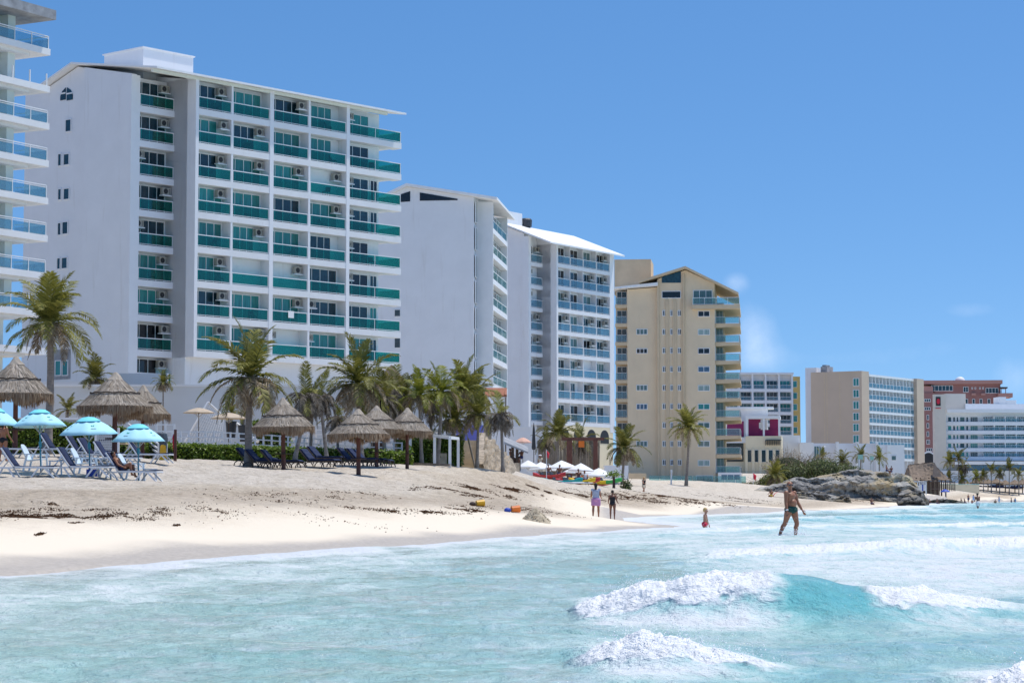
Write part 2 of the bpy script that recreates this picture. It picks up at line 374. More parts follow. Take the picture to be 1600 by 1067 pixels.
# ---- sand
m, nt, b = nodes('beach_sand'); b.inputs['Roughness'].default_value = .9
an = nt.nodes.new('ShaderNodeAttribute'); an.attribute_name = 'inland'; s_ = an.outputs['Fac']
ge = nt.nodes.new('ShaderNodeNewGeometry'); pos = ge.outputs['Position']
def gm(sc):
    mp = nt.nodes.new('ShaderNodeMapping'); mp.inputs['Scale'].default_value = sc; nt.links.new(pos, mp.inputs[0]); return mp.outputs[0]
jit = math_(nt, 'MULTIPLY', math_(nt, 'SUBTRACT', noise(nt, .35, 4, .6, gm((1,.5,1))), .5), 5.0)
sj = math_(nt, 'ADD', s_, jit)
base = ramp(nt, math_(nt, 'MULTIPLY', sj, 1/24.0), [(.0, (.80,.70,.55)), (.17, (.82,.715,.56)), (.28, (.76,.64,.49)), (.42, (.66,.545,.41)), (.55, (.75,.64,.495)), (.62, (.80,.70,.56)), (.75, (.82,.72,.59)), (1, (.80,.71,.59))])
mott = ramp(nt, noise(nt, 1.3, 6, .65, gm((1,.45,1))), [(.35, (.80,.78,.74)), (.6, (1,1,1))])
mf = ramp(nt, math_(nt, 'MULTIPLY', sj, 1/10.0), [(.38, 0.0), (.85, .75)])
base = mixc(nt, mf, base, mixc(nt, 1.0, base, mott, 'MULTIPLY'))
base = mixc(nt, mf, base, mixc(nt, 1.0, base, ramp(nt, noise(nt, 4.2, 6, .72, gm((1,.55,1))), [(.36, (.66,.62,.57)), (.52, (1,1,1))]), 'MULTIPLY'))
# scattered dry weed flecks
fl = ramp(nt, noise(nt, 2.1, 8, .72, gm((.55,.9,1))), [(.60, 0.0), (.66, 1.0)])
flf = math_(nt, 'MULTIPLY', math_(nt, 'MULTIPLY', fl, ramp(nt, math_(nt, 'MULTIPLY', sj, 1/24.0), [(.17, 0.0), (.27, .75), (.5, .55), (.72, .1)])), .6)
base = mixc(nt, flf, base, (.22,.14,.075))
wet = ramp(nt, math_(nt, 'ADD', s_, math_(nt, 'MULTIPLY', math_(nt, 'SUBTRACT', noise(nt, .22, 3, .5, gm((1,.6,1))), .5), 3.2)), [(.0, 1.0), (1.0, 1.0)])
wr = nt.nodes.new('ShaderNodeMapRange'); wr.inputs['From Min'].default_value = 2.3; wr.inputs['From Max'].default_value = .9; wr.interpolation_type = 'SMOOTHSTEP'
nt.links.new(math_(nt, 'ADD', s_, math_(nt, 'MULTIPLY', math_(nt, 'SUBTRACT', noise(nt, .22, 3, .5, gm((1,.45,1))), .5), 3.0)), wr.inputs['Value'])
wetc = ramp(nt, noise(nt, 9.0, 5, .7, gm((1,.5,1))), [(.4, (.47,.405,.32)), (.6, (.57,.495,.40))])
nt.links.new(mixc(nt, wr.outputs[0], base, wetc), b.inputs['Base Color'])
nt.links.new(ramp(nt, wr.outputs[0], [(0, .92), (1, .48)]), b.inputs['Roughness'])
hb = math_(nt, 'ADD', noise(nt, 3.0, 7, .74, gm((1,.8,1))), math_(nt, 'MULTIPLY', noise(nt, .9, 4, .6, gm((1,.8,1))), 1.5))
bs = math_(nt, 'MULTIPLY', ramp(nt, math_(nt, 'MULTIPLY', s_, .1), [(.25, .05), (.7, 1.0)]), .75)
bn = nt.nodes.new('ShaderNodeBump'); bn.inputs['Distance'].default_value = .48; nt.links.new(bs, bn.inputs['Strength']); nt.links.new(hb, bn.inputs['Height']); nt.links.new(bn.outputs[0], b.inputs['Normal'])
M['sand'] = m
Dr = np.concatenate([[-60,-20,0,10], np.geomspace(20, 330, 330), np.geomspace(335, 1500, 60)])
fan = np.concatenate([[-3.5,-1.6,-.8,-.45,-.33], np.linspace(-.27, .27, 330), [.33,.45,.7,1.2]])
DD, FF = np.meshgrid(Dr, fan, indexing='ij'); XX = FF*np.maximum(DD, 60)
XX = np.where(XX > xw(DD)+14, xw(DD)+14+(XX-xw(DD)-14)*.05, XX)
ZZ = tz(XX, DD)
kind(grid_mesh('beach_sand', XX, DD, ZZ, M['sand'], {'inland': (xw(DD)-XX)*.8*(1+.9*sst(68, 105, DD))}), 'structure')
g = MB(); g.quad((-9000,-3000,-2.6), (9000,-3000,-2.6), (9000,16000,-2.6), (-9000,16000,-2.6)); kind(g.build('seabed', M['sand']), 'structure')
# ================================================================ sea
def crest(pts): a = np.array(pts, float); return lambda x: np.interp(x, a[:,0], a[:,1])
# breakers: centre line Y(X), height A(X), breaking (foam) factor F(X), front width, back width
WAVES = [
 dict(yc=crest([(-1,23.3),(1,22.6),(2.2,22.0),(3.0,22.0),(4,22.3),(6,22.8),(9,23.5)]), A=crest([(.55,0),(1.0,.20),(1.35,.36),(2.0,.46),(2.5,.47),(2.95,.43),(3.35,.34),(3.7,.31),(4.05,.31),(4.4,.20),(5.2,.10),(7,.05),(9,0)]),
      F=crest([(.5,1),(2.0,1),(2.45,.55),(2.7,.0),(3.35,.0),(3.6,.75),(4.2,.9),(4.9,.5),(5.6,.15)]), wf=.85, wb=1.5),
 dict(yc=crest([(0,15.9),(1,15.6),(2.6,15.2)]), A=crest([(.35,0),(.62,.11),(.9,.22),(1.15,.22),(1.5,.14),(1.9,.07),(2.6,0)]), F=crest([(.4,.6),(.7,.92),(1.3,.85),(1.7,.45),(2.1,0)]), wf=.55, wb=.9),
 dict(yc=crest([(2,13.2),(3,13.3),(5,13.9)]), A=crest([(2.55,0),(2.85,.10),(3.2,.22),(4,.32),(6,.3),(8,0)]), F=crest([(2.5,1),(8,1)]), wf=.5, wb=.8),
 dict(yc=crest([(-2,17.8),(2.2,17.0),(4,17.6)]), A=crest([(-1.5,0),(.2,.05),(.55,.11),(.8,.03),(2.2,.05),(3.0,.09),(4.5,.02),(6,0)]), F=crest([(-2,0),(9,.05)]), wf=.5, wb=.9),
 dict(yc=crest([(1,38),(6,46),(12,52),(20,56),(30,60)]), A=crest([(2.5,0),(4.5,.10),(8,.20),(14,.26),(30,.26)]), F=crest([(2,.4),(5,.9),(30,1)]), wf=1.6, wb=7),
 dict(yc=crest([(0,60),(6,72),(10,80),(16,86),(40,100)]), A=crest([(2,0),(5,.12),(9,.18),(16,.16),(40,.2)]), F=crest([(2,.7),(40,.9)]), wf=2.5, wb=5),
 dict(yc=crest([(4,92),(14,112),(22,120),(60,150)]), A=crest([(8,0),(12,.16),(20,.28),(30,.22),(60,.25)]), F=crest([(4,.7),(60,.9)]), wf=3, wb=6),
 dict(yc=crest([(16,170),(40,180),(80,215)]), A=crest([(18,0),(26,.2),(40,.3),(80,.4)]), F=crest([(16,.5),(80,.9)]), wf=4, wb=7),
 dict(yc=crest([(40,250),(60,280),(120,330)]), A=crest([(42,0),(52,.3),(62,.5),(120,.5)]), F=crest([(40,.6),(120,.9)]), wf=5, wb=9)]
def sea(X, Y):
    far = sst(160, 20, Y)
    Z = (fbm(X*.55, Y*.9, 21, 4)-.5)*.16*(.5+.5*far)+(fbm(X*2.6+.6*np.sin(Y), Y*3.4, 31, 3)-.5)*.055*far
    Z = Z*sst(.0, 3.5, X-xw(Y)+.4); s0 = X-xw(Y); Z = Z+((fbm(X*.45, Y*.16, 71, 3)-.5)*.11+(fbm(X*1.5, Y*.6, 72, 3)-.5)*.05)*np.exp(-(s0/2.2)**2)
    foam = .8*np.exp(-(((X-8.73)/.9)**2+((Y-69.6)/1.6)**2))+.5*np.exp(-(((X-6.8)/.8)**2+((Y-79)/1.5)**2)); brk = np.zeros_like(X); face = np.zeros_like(X)
    for i, wv in enumerate(WAVES):
        yc = wv['yc'](X)+(fbm(X*.8, X*0+i*7, 40+i, 3)-.5)*1.1*wv['wf']; A = wv['A'](X); F = wv['F'](X); d = Y-yc
        if i > 3: F = F*np.clip(.25+1.5*(fbm(X*.16+i*3, Y*.03, 90+i, 3)-.28), .1, 1)
        sh = np.where(d < 0, np.exp(-(np.abs(d)/wv['wf'])**2.0), np.exp(-(d/wv['wb'])**1.5)); Z = Z+A*sh
        n1 = fbm(X*5/wv['wf']**.5, Y*5/wv['wf']**.5, 50+i, 4)
        up = np.where(d < 0, np.exp(-(np.abs(d)/(wv['wf']*(.55+.6*n1)))**4), np.exp(-(d/(wv['wb']*(.5+.9*n1)))**2))
        k = F*up*np.clip(A/.1, 0, 1); foam = np.maximum(foam, k); brk = np.maximum(brk, k*np.where(d < 0, 1, np.exp(-(d/(.5*wv['wb']))**2)))
        face = np.maximum(face, np.clip(A/.3, 0, 1)*np.exp(-((d+.7*wv['wf'])/(.9*wv['wf']))**2))
        foam = np.maximum(foam, .42*F*np.clip(A/.15, 0, 1)*np.exp(-((d+1.5*wv['wf'])/(1.1*wv['wf']))**2))
        # run-out of the foam behind and in front of the crest
        foam = np.maximum(foam, .55*F*np.clip(A/.15, 0, 1)*np.exp(-((d-wv['wb']*1.2)/(wv['wb']*1.6))**2))
    rough = (fbm(X*4, Y*4, 61, 5, .62)-.42)+.35*(vn(X*26, Y*26, 63)-.5); Z = Z+brk*rough*np.where(Y < 40, .125, .24)
    s = X-xw(Y); foam = np.maximum(foam, (.34+.25*(fbm(X*.3, Y*.12, 97, 3)-.5))*sst(24, 30, Y)*sst(75, 45, Y)*sst(1.5, 5, X)); foam = np.maximum(foam, .26*sst(45, 60, Y)*sst(140, 90, Y)); sj = s+(fbm(X*.9, Y*.45, 81, 4)-.5)*(2.2+.02*Y); edge = np.exp(-((sj-.2)/(.32+.012*Y))**2)*.62+.22*np.exp(-((sj-3.5)/2.5)**2); foam = np.maximum(foam, edge)
    Z = Z+.04*np.exp(-((s-.5)/.8)**2)-.03*sst(.5, -.6, s)
    return Z, foam, face, s, brk
Dn = np.concatenate([[-80,-30,-8,0,5], np.arange(10.5, 26.5, .05)])
D_ = 26.5
ext = []
while D_ < 700: ext.append(D_); D_ += max(.07, D_*D_/4200*.75)
Dr = np.concatenate([Dn, ext, [760,900,1200,2000,4000,9000]])
fan = np.concatenate([[-3,-1.2,-.6,-.36], np.linspace(-.26, .26, 900), [.36,.6,1.2,3,8]])
DD, FF = np.meshgrid(Dr, fan, indexing='ij'); XX = FF*np.maximum(DD, 9)
lim = xw(DD)-3.0; XX = np.where(XX < lim, lim+(XX-lim)*.02, XX)
ZZ, FO, FA, SS, BK = sea(XX, DD)
fine = (np.abs(FF) < .3) & (DD > 8); ZZ = np.where(fine, ZZ, 0.0); FO = np.where(fine | (DD < 8), FO, .2)
m, nt, b = nodes('sea_water'); ge = nt.nodes.new('ShaderNodeNewGeometry'); pos = ge.outputs['Position']
def at_(n): a = nt.nodes.new('ShaderNodeAttribute'); a.attribute_name = n; return a.outputs['Fac']
foam_a, face_a, s_a, brk_a = at_('foam'), at_('face'), at_('offshore'), at_('breaking')
dep = ramp(nt, math_(nt, 'MULTIPLY', s_a, 1/22.0), [(0, (.55,.52,.43)), (.05, (.50,.57,.52)), (.14, (.46,.61,.54)), (.40, (.36,.60,.545)), (1, (.275,.575,.545))])
pat = noise(nt, .30, 5, .62, gm((.8,.45,1)))
dep = mixc(nt, ramp(nt, pat, [(.38, 0.0), (.66, .65)]), dep, (.55,.68,.60))
dep = mixc(nt, math_(nt, 'MULTIPLY', face_a, .8), dep, (.12,.51,.54))
# lacy foam: stretched noise thresholded by the amount of foam
n1 = noise(nt, 1.0, 8, .68, gm((1.3,.9,1)), .6); n2 = noise(nt, 5.5, 6, .7, gm((1.2,.9,1)), .4)
strk = noise(nt, .60, 8, .64, gm((1.1,.75,1)), .7)
amt = math_(nt, 'ADD', foam_a, math_(nt, 'MULTIPLY', math_(nt, 'SUBTRACT', strk, .34), .95))
thr = math_(nt, 'ADD', math_(nt, 'MULTIPLY', n1, .55), math_(nt, 'MULTIPLY', n2, .45))
ff = nt.nodes.new('ShaderNodeMapRange'); ff.inputs['From Min'].default_value = -.34; ff.inputs['From Max'].default_value = .16; ff.interpolation_type = 'SMOOTHSTEP'
nt.links.new(math_(nt, 'SUBTRACT', amt, thr), ff.inputs['Value']); fo = ff.outputs[0]
yy = nt.nodes.new('ShaderNodeSeparateXYZ'); nt.links.new(pos, yy.inputs[0]); far_f = ramp(nt, math_(nt, 'MULTIPLY', yy.outputs['Y'], 1/200.0), [(.12, 1.0), (.5, .72), (1, .5)])
soft = ramp(nt, noise(nt, .75, 9, .68, gm((1.15,.7,1)), 1.0), [(.44, 0.0), (.54, .6), (.65, 1.0)])
soft2 = ramp(nt, noise(nt, 2.4, 6, .6, gm((1.2,.8,1)), .5), [(.45, .25), (.65, 1.0)])
dep = mixc(nt, math_(nt, 'MULTIPLY', math_(nt, 'MULTIPLY', soft, soft2), math_(nt, 'MULTIPLY', math_(nt, 'SUBTRACT', .80, math_(nt, 'MULTIPLY', face_a, .72)), far_f)), dep, (.74,.79,.80))
foc = mixc(nt, math_(nt, 'POWER', fo, 1.2), dep, mixc(nt, brk_a, (.74,.77,.78), (.95,.96,.97)))
nt.links.new(foc, b.inputs['Base Color']); nt.links.new(ramp(nt, fo, [(0, .10), (.6, .7)]), b.inputs['Roughness'])
b.inputs['IOR'].default_value = 1.33; nt.links.new(ramp(nt, fo, [(0, .34), (1, .1)]), b.inputs['Specular IOR Level'])
rip = math_(nt, 'ADD', math_(nt, 'MULTIPLY', noise(nt, 2.3, 6, .62, gm((1.0,1.1,1)), .5), 1.0), math_(nt, 'MULTIPLY', noise(nt, 9.0, 5, .65, gm((1,1,1))), .4))
hb = math_(nt, 'ADD', rip, math_(nt, 'MULTIPLY', math_(nt, 'ADD', n2, fo), .5))
bn = nt.nodes.new('ShaderNodeBump'); bn.inputs['Distance'].default_value = .13; bn.inputs['Strength'].default_value = 1.0; nt.links.new(hb, bn.inputs['Height']); nt.links.new(bn.outputs[0], b.inputs['Normal'])
M['sea'] = m
kind(grid_mesh('sea_water', XX, DD, ZZ, m, {'foam': FO, 'face': FA, 'offshore': SS, 'breaking': BK}), 'structure')
# flying droplets and froth lumps over the breaking crests
M['froth'] = plain('sea_froth', (.88,.91,.93), .5, .02, 3.0)
fv = MB(); r2 = random.Random(5)
TET = [(1,1,1),(-1,-1,1),(-1,1,-1),(1,-1,-1)]
def speck(x, y, z, r):
    q = Matrix.Rotation(r2.random()*6, 3, (r2.random(), r2.random(), r2.random()+.1))
    fv.add([Vector((x,y,z))+q @ Vector(t)*r*r2.uniform(.5,1.1) for t in TET], [(0,1,2),(0,3,1),(0,2,3),(1,3,2)])
xs = []
for wi, n, lo, hi in ((0,1500,.7,4.9), (1,900,.4,1.9), (2,400,2.6,6), (4,260,4,18), (5,160,3,20)):
    wv = WAVES[wi]; k = 0
    while k < n:
        x = r2.uniform(lo, hi); F = float(wv['F'](x)); A = float(wv['A'](x))
        if r2.random() > F*min(1, A/.2)**.7: k += .2; continue
        y = float(wv['yc'](x))+r2.gauss(-.05, .45)*wv['wf']*(.9 if wi < 3 else .6); xs.append((x, y, r2.expovariate(1/.035), r2.uniform(.0018,.0055) if wi < 3 else r2.uniform(.006,.014))); k += 1
for (fx, fy, k) in ((8.55,69.8,170),(8.95,69.6,170),(6.8,79.0,60)):
    for i in range(k): xs.append((fx+r2.gauss(0,.16), fy+r2.gauss(0,.16), r2.expovariate(1/.07), r2.uniform(.006,.016)))
if xs:
    a = np.array(xs); zz = sea(a[:,0], a[:,1])[0]
    for (x, y, h, r), z in zip(xs, zz): speck(x, y, z+.01+h*(1.3 if r < .0056 else 1.6), r)
o = fv.build('sea_spray', M['froth']); kind(o, 'stuff'); o['label'] = 'white spray and froth flying off the breaking wave crests'; o['category'] = 'spray'
# ================================================================ building components (shared meshes)
CACHE = {}
def win_meshes(w, h, n, glassm, fr=.06):
    """sliding window / door, origin bottom centre, facing -y: frame mesh, pane mesh"""
    key = ('w', round(w,1), round(h,1), n, glassm, fr)
    if key not in CACHE:
        w, h = key[1], key[2]; f = MB(); x0 = -w/2
        f.box(x0, x0+fr, -.05, .05, 0, h); f.box(-x0-fr, -x0, -.05, .05, 0, h); f.box(x0+fr, -x0-fr, -.05, .05, h-fr, h); f.box(x0+fr, -x0-fr, -.05, .05, 0, fr)
        for i in range(1, n): x = x0+w*i/n; f.box(x-fr*.45, x+fr*.45, -.045, .04, fr, h-fr)
        p = MB(); p.box(x0+fr*.5, -x0-fr*.5, -.012, .012, fr*.5, h-fr*.5)
        CACHE[key] = (f.mesh('window', M['white_paint']), p.mesh('pane', M[glassm]))
    return CACHE[key]
def add_win(root, x, y, z, w, h, n=2, g='pane_dark', rz=0.0, fr=.06):
    f, p = win_meshes(w, h, n, g, fr); o = link('window', f, root, (x, y, z), rz); link('pane', p, o); return o
def rail_meshes(w, h, posts, glassm, trim='white_paint', gap=.12, thick=.05):
    key = ('r', round(w,1), round(h,2), posts, glassm, trim)
    if key not in CACHE:
        w = key[1]; f = MB(); f.box(-w/2, w/2, -.045, .03, h-thick-.02, h); f.box(-w/2, w/2, -.025, .025, gap-.04, gap)
        for i in range(posts):
            x = -w/2+.03+(w-.06)*i/max(1, posts-1); f.box(x-.025, x+.025, -.026, .026, 0, h-thick)
        g = MB(); g.box(-w/2+.01, w/2-.01, -.008, .008, gap, h-thick)
        CACHE[key] = (f.mesh('balcony_railing', M[trim]), g.mesh('glass_panel', M[glassm]))
    return CACHE[key]
def add_rail(root, x, y, z, w, h=1.0, posts=2, g='glass_teal', rz=0.0, trim='white_paint'):
    f, p = rail_meshes(w, h, posts, g, trim); o = link('balcony_railing', f, root, (x, y, z), rz); link('glass_panel', p, o); return o
def ac_mesh():
    if 'ac' not in CACHE:
        b = MB(); b.box(-.42, .42, -.17, .17, 0, .58)
        b.lathe([(.22,0),(.22,.03),(.02,.03)], 14, (0,0,0), 1); n = len(b.v)-42
        for i in range(n, len(b.v)): x, y, z = b.v[i]; b.v[i] = (x-.12, -.17-z, y+.29)
        for i in range(6): b.box(.20, .36, -.178, -.172, .1+i*.07, .13+i*.07, 1)
        b.box(-.5, .5, -.25, .2, -.10, -.02, 2)
        CACHE['ac'] = b.mesh('air_conditioner', [M['ac'], M['dark'], M['white_paint']])
    return CACHE['ac']
def add_ac(root, x, y, z, rz=0.0): return link('air_conditioner', ac_mesh(), root, (x, y, z), rz)
def chair_maker():
    r = thing('balcony_chair', 'dark chair', 'chair'); b = MB()
    b.box(-.25,.25,-.25,.25,.40,.45); b.build('seat', M['dark'], r)
    c = MB(); c.add([(-.25,.20,.45),(.25,.20,.45),(.25,.25,.45),(-.25,.25,.45),(-.23,.30,.88),(.23,.30,.88),(.23,.35,.88),(-.23,.35,.88)], [(0,3,2,1),(4,5,6,7),(0,1,5,4),(1,2,6,5),(2,3,7,6),(3,0,4,7)]); c.build('backrest', M['dark'], r)
    for sx in (-.22,.22):
        for sy in (-.22,.22): l = MB(); l.bar((sx,sy,0),(sx*1.05,sy*1.05,.4),.045); l.build('leg', M['dark'], r)
    return r
CHAIR = Proto(chair_maker)
ORD = ['lowest','second','third','fourth','fifth','sixth','seventh','eighth','ninth','tenth','eleventh']
# ================================================================ nearest tower, a slice at the left edge
F0 = Frame(70, 157, vp=2760)
def b_left():
    f = F0; r = thing('balcony_tower', 'pale green white tower with wide cantilevered balconies, cut by the left edge', 'apartment building', f.o, f.a)
    _, zt = f.hit(70, 75); _, zt2 = f.hit(70, 133); _, zb = f.hit(70, 544); fl = (zt-zb)/8.0
    th = f.hit(70, 75)[1]-f.hit(70, 85)[1]
    body = MB(); xb = f.hit(10, 300, 1.6)[0]; body.box(-26, xb, 1.7, 12, 2, zt+2.35); body.build('wall', M['greenish'], r)
    for k in range(9):
        z = zt-fl*k; s = MB(); s.box(-26, 0, -.0, 3.6, z-th, z); s.box(-26, -1.6, .5, 3.4, z-th-.22, z-th); s.build('balcony_slab', M['white_soiled'], r)
        if k == 8: continue
        if k != 1:
            rm = MB(); rm.box(-26,-.12,.06,.12,z+.86,z+.92); rm.box(-26,-.12,.07,.11,z+.74,z+.77); rm.box(-.17,-.11,.06,3.0,z+.86,z+.92)
            for i in range(14): rm.box(-.17-i*1.75,-.11-i*1.75,.06,.12,z,z+.86)
            o = rm.build('balcony_railing', M['white_paint'], r)
            g = MB(); g.box(-26,-.18,.085,.095,z+.06,z+.70); g.box(-.145,-.135,.13,3.0,z+.06,z+.70); g.build('glass_panel', M['glass_blue'], o)
        else:
            rm = MB()
            for i in range(14): rm.box(-.30-i*1.75,-.22-i*1.75,.06,.14,z,z+.86)
            rm.build('bare_railing_posts', M['white_paint'], r)
        c = MB(); c.box(xb-.75, xb, 1.0, 1.69, z, z+fl-th-.22); c.build('column', M['greenish'], r)
        for wx in (-6, -11): add_win(r, wx+xb, 1.66, z, 3.2, 2.1, 3, 'pane_dark')
    u1, z1 = f.hit(86, 32, -.6); _, z0 = f.hit(86, 17, -.6)
    s = MB(); s.box(-26, u1, -.7, 6, z1, z0); s.build('roof_slab', M['concrete'], r)
    return r
b_left()
# ================================================================ generic bay-fronted hotel (white)
def bay_front(r, f, bays, ztops, fh, slab, v0, depth, glassm, panes, wh=2.2, wfrac=.72, ac=.5, rail_h=1.0, fin=.16, posts=2, seed=1, end_u=None, acs=True):
    rg = random.Random(seed)
    for k, zt in enumerate(ztops):
        zb = zt-(fh-slab)
        for bi, (u0, u1) in enumerate(bays):
            w = u1-u0; add_rail(r, (u0+u1)/2, v0+.08, zb, w-.02, rail_h, posts, glassm)
            ww = min(w-.3, w*wfrac*rg.choice((1,1,.8,1.05))); n = 4 if ww > 3 else 3 if ww > 2.2 else 2
            x = u0+.12+ww/2
            if rg.random() < .93: add_win(r, x, v0+depth-.06, zb, ww, min(wh, fh-slab-.15), n, rg.choice(panes))
            if acs and rg.random() < ac: add_ac(r, u1-.55 if rg.random() < .8 else u0+.55, v0+depth-.33 if rg.random() < .8 else v0+.4, zb+1.52)
# ---------------------------------------------------------------- the big white hotel on the left
F1 = Frame(301, 181, vp=3800)
def b_white():
    f = F1; r = thing('white_hotel', 'large white hotel with teal glass balconies, widest building on the left', 'hotel', f.o, f.a)
    U = lambda px, v=0.0, py=300: f.hit(px, py, v)[0]
    zt1 = f.hit(330, 129)[1]; zt8 = f.hit(330, 505)[1]; fh = (zt1-zt8)/7; slab = .52
    VO = f.hitend(272, 300, 0)[0]                                   # set-back of the first bay
    ue = U(212, VO); uend = U(605); utip = U(627)
    ztops = [zt1-fh*k for k in range(9)]; zbot8 = ztops[7]-(fh-slab)-slab; base = 3.0
    dep = 1.05; eav = zt1+.16
    vL, zL = f.hitend(40, 145, ue); vS, zS = f.hitend(75, 133, ue); vR, zR = f.hitend(122, 99, ue)
    ridge = zR-.3
    # walls: gabled body
    b = MB(); b.prism([(VO+dep, base), (vL, base), (vL, zL-.2), (vS, zS-.25), (vR, ridge), (VO+dep, eav+.0)], ue, -.02)
    b.prism([(dep, base), (vL, base), (vL, zL-.2), (vS, zS-.25), (vR, ridge), (dep, eav)], 0.0, uend)
    b.build('wall', M['white_wall'], r)
    # proud part of the end wall
    vA = f.hitend(138, 300, ue)[0]; b = MB(); zA = ridge-(ridge-eav)*(vR-vA)/(vR-VO)
    b.prism([(VO, base), (vA, base), (vA, zA), (VO, eav)], ue-.55, ue-.003); b.build('end_wall', M['white_wall'], r)
    # roof
    def rz(v): return ridge+.12+(eav-ridge)*(vR-v)/(vR-0) if v < vR else ridge+.12+(zS-.25-ridge)*(v-vR)/(vS-vR)
    t = MB(); ur = U(635, -.75, 176)
    zt_ = f.hit(635, 174, -1.2)[1]
    pts = [(-.75, rz(-.75)), (vR, rz(vR)), (vS+.7, rz(vS+.7))]
    t.prism([(v, z) for v, z in pts]+[(v, z+.16) for v, z in pts[::-1]], ue-.75, ur); t.build('roof', M['roof_white'], r)
    fs = MB(); fs.box(ue-.5, uend, -.02, .25, ztops[0]+.0, rz(0)-.02); fs.build('roof_beam', M['greenish'], r)
    # rooftop room
    v0 = 5.0; c0, zc = f.hit(224, 75, v0); c1, _ = f.hit(302, 88, v0); vc, _ = f.hitend(163, 87, c0)
    b = MB(); b.box(c0, c1, v0, vc, rz(v0)-1.5, zc); b.box(c0-.12, c1+.12, v0-.12, vc+.12, zc+.003, zc+.10); b.build('rooftop_room', M['white_wall'], r)
    # pilaster and dividing walls
    p = MB(); p.box(-.0, .34, -.0, VO+dep-.01, zbot8, rz(0)-.05); p.box(-.02, .30, VO-.1, VO+dep-.01, base, zbot8-.003); p.build('pilaster', M['white_wall'], r)
    p = MB(); p.box(ue-.54, ue+.36, VO+.003, VO+dep, base, eav-.05); p.build('pilaster', M['white_wall'], r)
    cuts = [(361,364,.0),(421,427,.30),(482,485,.0),(541,546,.30)]; fins = []
    for a, c, pr in cuts:
        u0, u1 = U(a), U(c); w = max(.16, u1-u0); fins.append((u0, u0+w)); d = MB()
        d.box(u0, u0+w, -.03 if pr else .012, dep, zbot8+.05, rz(0)-.06); d.build('dividing_wall', M['white_wall'], r)
    bays = [(.34, fins[0][0])]+[(fins[i][1], fins[i+1][0]) for i in range(3)]+[(fins[3][1], uend)]
    bay0 = [(ue+.36, -.02)]
    for k in range(8):
        z = ztops[k]-(fh-slab); s = MB(); s.box(.34, utip, 0, dep-.01, z-slab, z); s.box(uend+.01, utip, dep-.01, dep+2.4, z-slab+.1, z-.003); s.build('balcony_slab', M['white_soiled'], r)
    for k in range(9):
        z = ztops[k]-(fh-slab); s = MB(); s.box(ue+.361, -.021, VO+.01, VO+dep-.01, z-slab, z); s.build('balcony_slab', M['white_wall'], r)
    pn = ['pane_teal']*3+['pane_dark']*3+['pane_black']
    bay_front(r, f, bays[:4], ztops[:8], fh, slab, 0, dep, 'glass_teal', pn, ac=.55, seed=4, wfrac=.94)
    bay_front(r, f, bay0, ztops[:9], fh, slab, VO, dep, 'glass_teal', pn, ac=.9, seed=8, wfrac=.92)
    rg = random.Random(3); u0, u1 = bays[4]
    for k in range(8):
        z = ztops[k]-(fh-slab); add_rail(r, (u0+utip)/2, .08, z, utip-u0-.1, 1.0, 3, 'glass_teal'); add_rail(r, utip-.08, dep/2+1.1, z, 3.2, 1.0, 2, 'glass_teal', R(90))
        add_win(r, u0+.1+(uend-u0)*.36, dep-.06, z, (uend-u0)*.62, 2.1, 3, rg.choice(pn))
        if rg.random() < .45: add_win(r, uend-.75, dep-.06, z, .9, 2.1, 2, rg.choice(pn))
        if rg.random() < .5: add_ac(r, u0+.55, dep-.4, z+1.45)
    # recessed ground-floor glazing beside the first bay
    z = ztops[8]-(fh-slab); add_rail(r, 1.6, VO+dep-.75, z, 3.0, 1.0, 2, 'glass_teal'); add_win(r, 1.7, VO+dep-.9, z, 2.9, 2.2, 3, 'pane_teal')
    g = MB(); g.box(.31, uend, dep+1.2, dep+1.4, base, zbot8-.01); g.build('recessed_wall', M['beige_trim'], r)
    # end-wall windows
    def ew(px0, px1, py0, py1, n=1, g='pane_dark'):
        va, za = f.hitend(px1, py1, ue); vb, zb = f.hitend(px0, py0, ue)
        add_win(r, ue-.04, (va+vb)/2, za, max(.45, vb-va), max(.5, zb-za), n, g, R(-90), .07)
    for a in ((103,112,187,206),(92,96,241,260),(100,109,241,258),(92,96,295,313),(100,109,295,312),(92,95,348,368),(98,107,347,366),(90,95,403,421),(97,106,402,420),(92,97,455,472),(99,107,455,471)): ew(*a)
    for a in ((87,96,563,587),(98,107,563,587)): ew(*a, 1, 'pane_teal')
    va, za = f.hitend(110, 592, ue); vb, zb = f.hitend(83, 547, ue); pm = MB()
    pm.box(ue-.030, ue-.003, va, vb, za, zb); pm.build('bare_render_patch', M['concrete'], r)
    for (a, c, top) in ((95,103,139),(105,114,137)):               # the twin arched lights under the gable
        va, za = f.hitend(c, 156, ue); vb, zb = f.hitend(a, top, ue); vm = (va if a > 100 else vb)
        ar = MB(); vi, vo = (vb, va) if a > 100 else (va, vb)
        zm = za+(zb-za)*.35; pts = [(vi, za), (vo, za), (vo, zm), (vo+(vi-vo)*.35, za+(zb-za)*.75), (vi, zb)]
        ar.prism(pts, ue-.05, ue-.002); o = ar.build('arched_window', M['pane_dark'], r); ml = MB(); ml.box(ue-.07, ue-.051, min(va,vb), max(va,vb), za+.5, za+.62); ml.build('glazing_bar', M['white_paint'], o)
    # small land-side balconies
    for k in range(1, 8):
        z = ztops[k]-(fh-slab); s = MB(); s.box(ue+1.5, ue+6, vL, vL+1.5, z-.3, z); s.build('balcony_slab', M['white_wall'], r); add_rail(r, ue+1.55, vL+.75, z, 1.4, 1.0, 2, 'glass_teal', R(90))
    # chairs left out on the balconies
    rg = random.Random(11); allb = [(bay0[0], VO, 'set-back bay')]+[(bays[i], 0, f'{["","first","second","third","fourth","fifth"][i+1]} main bay') for i in range(5)]
    n = 0
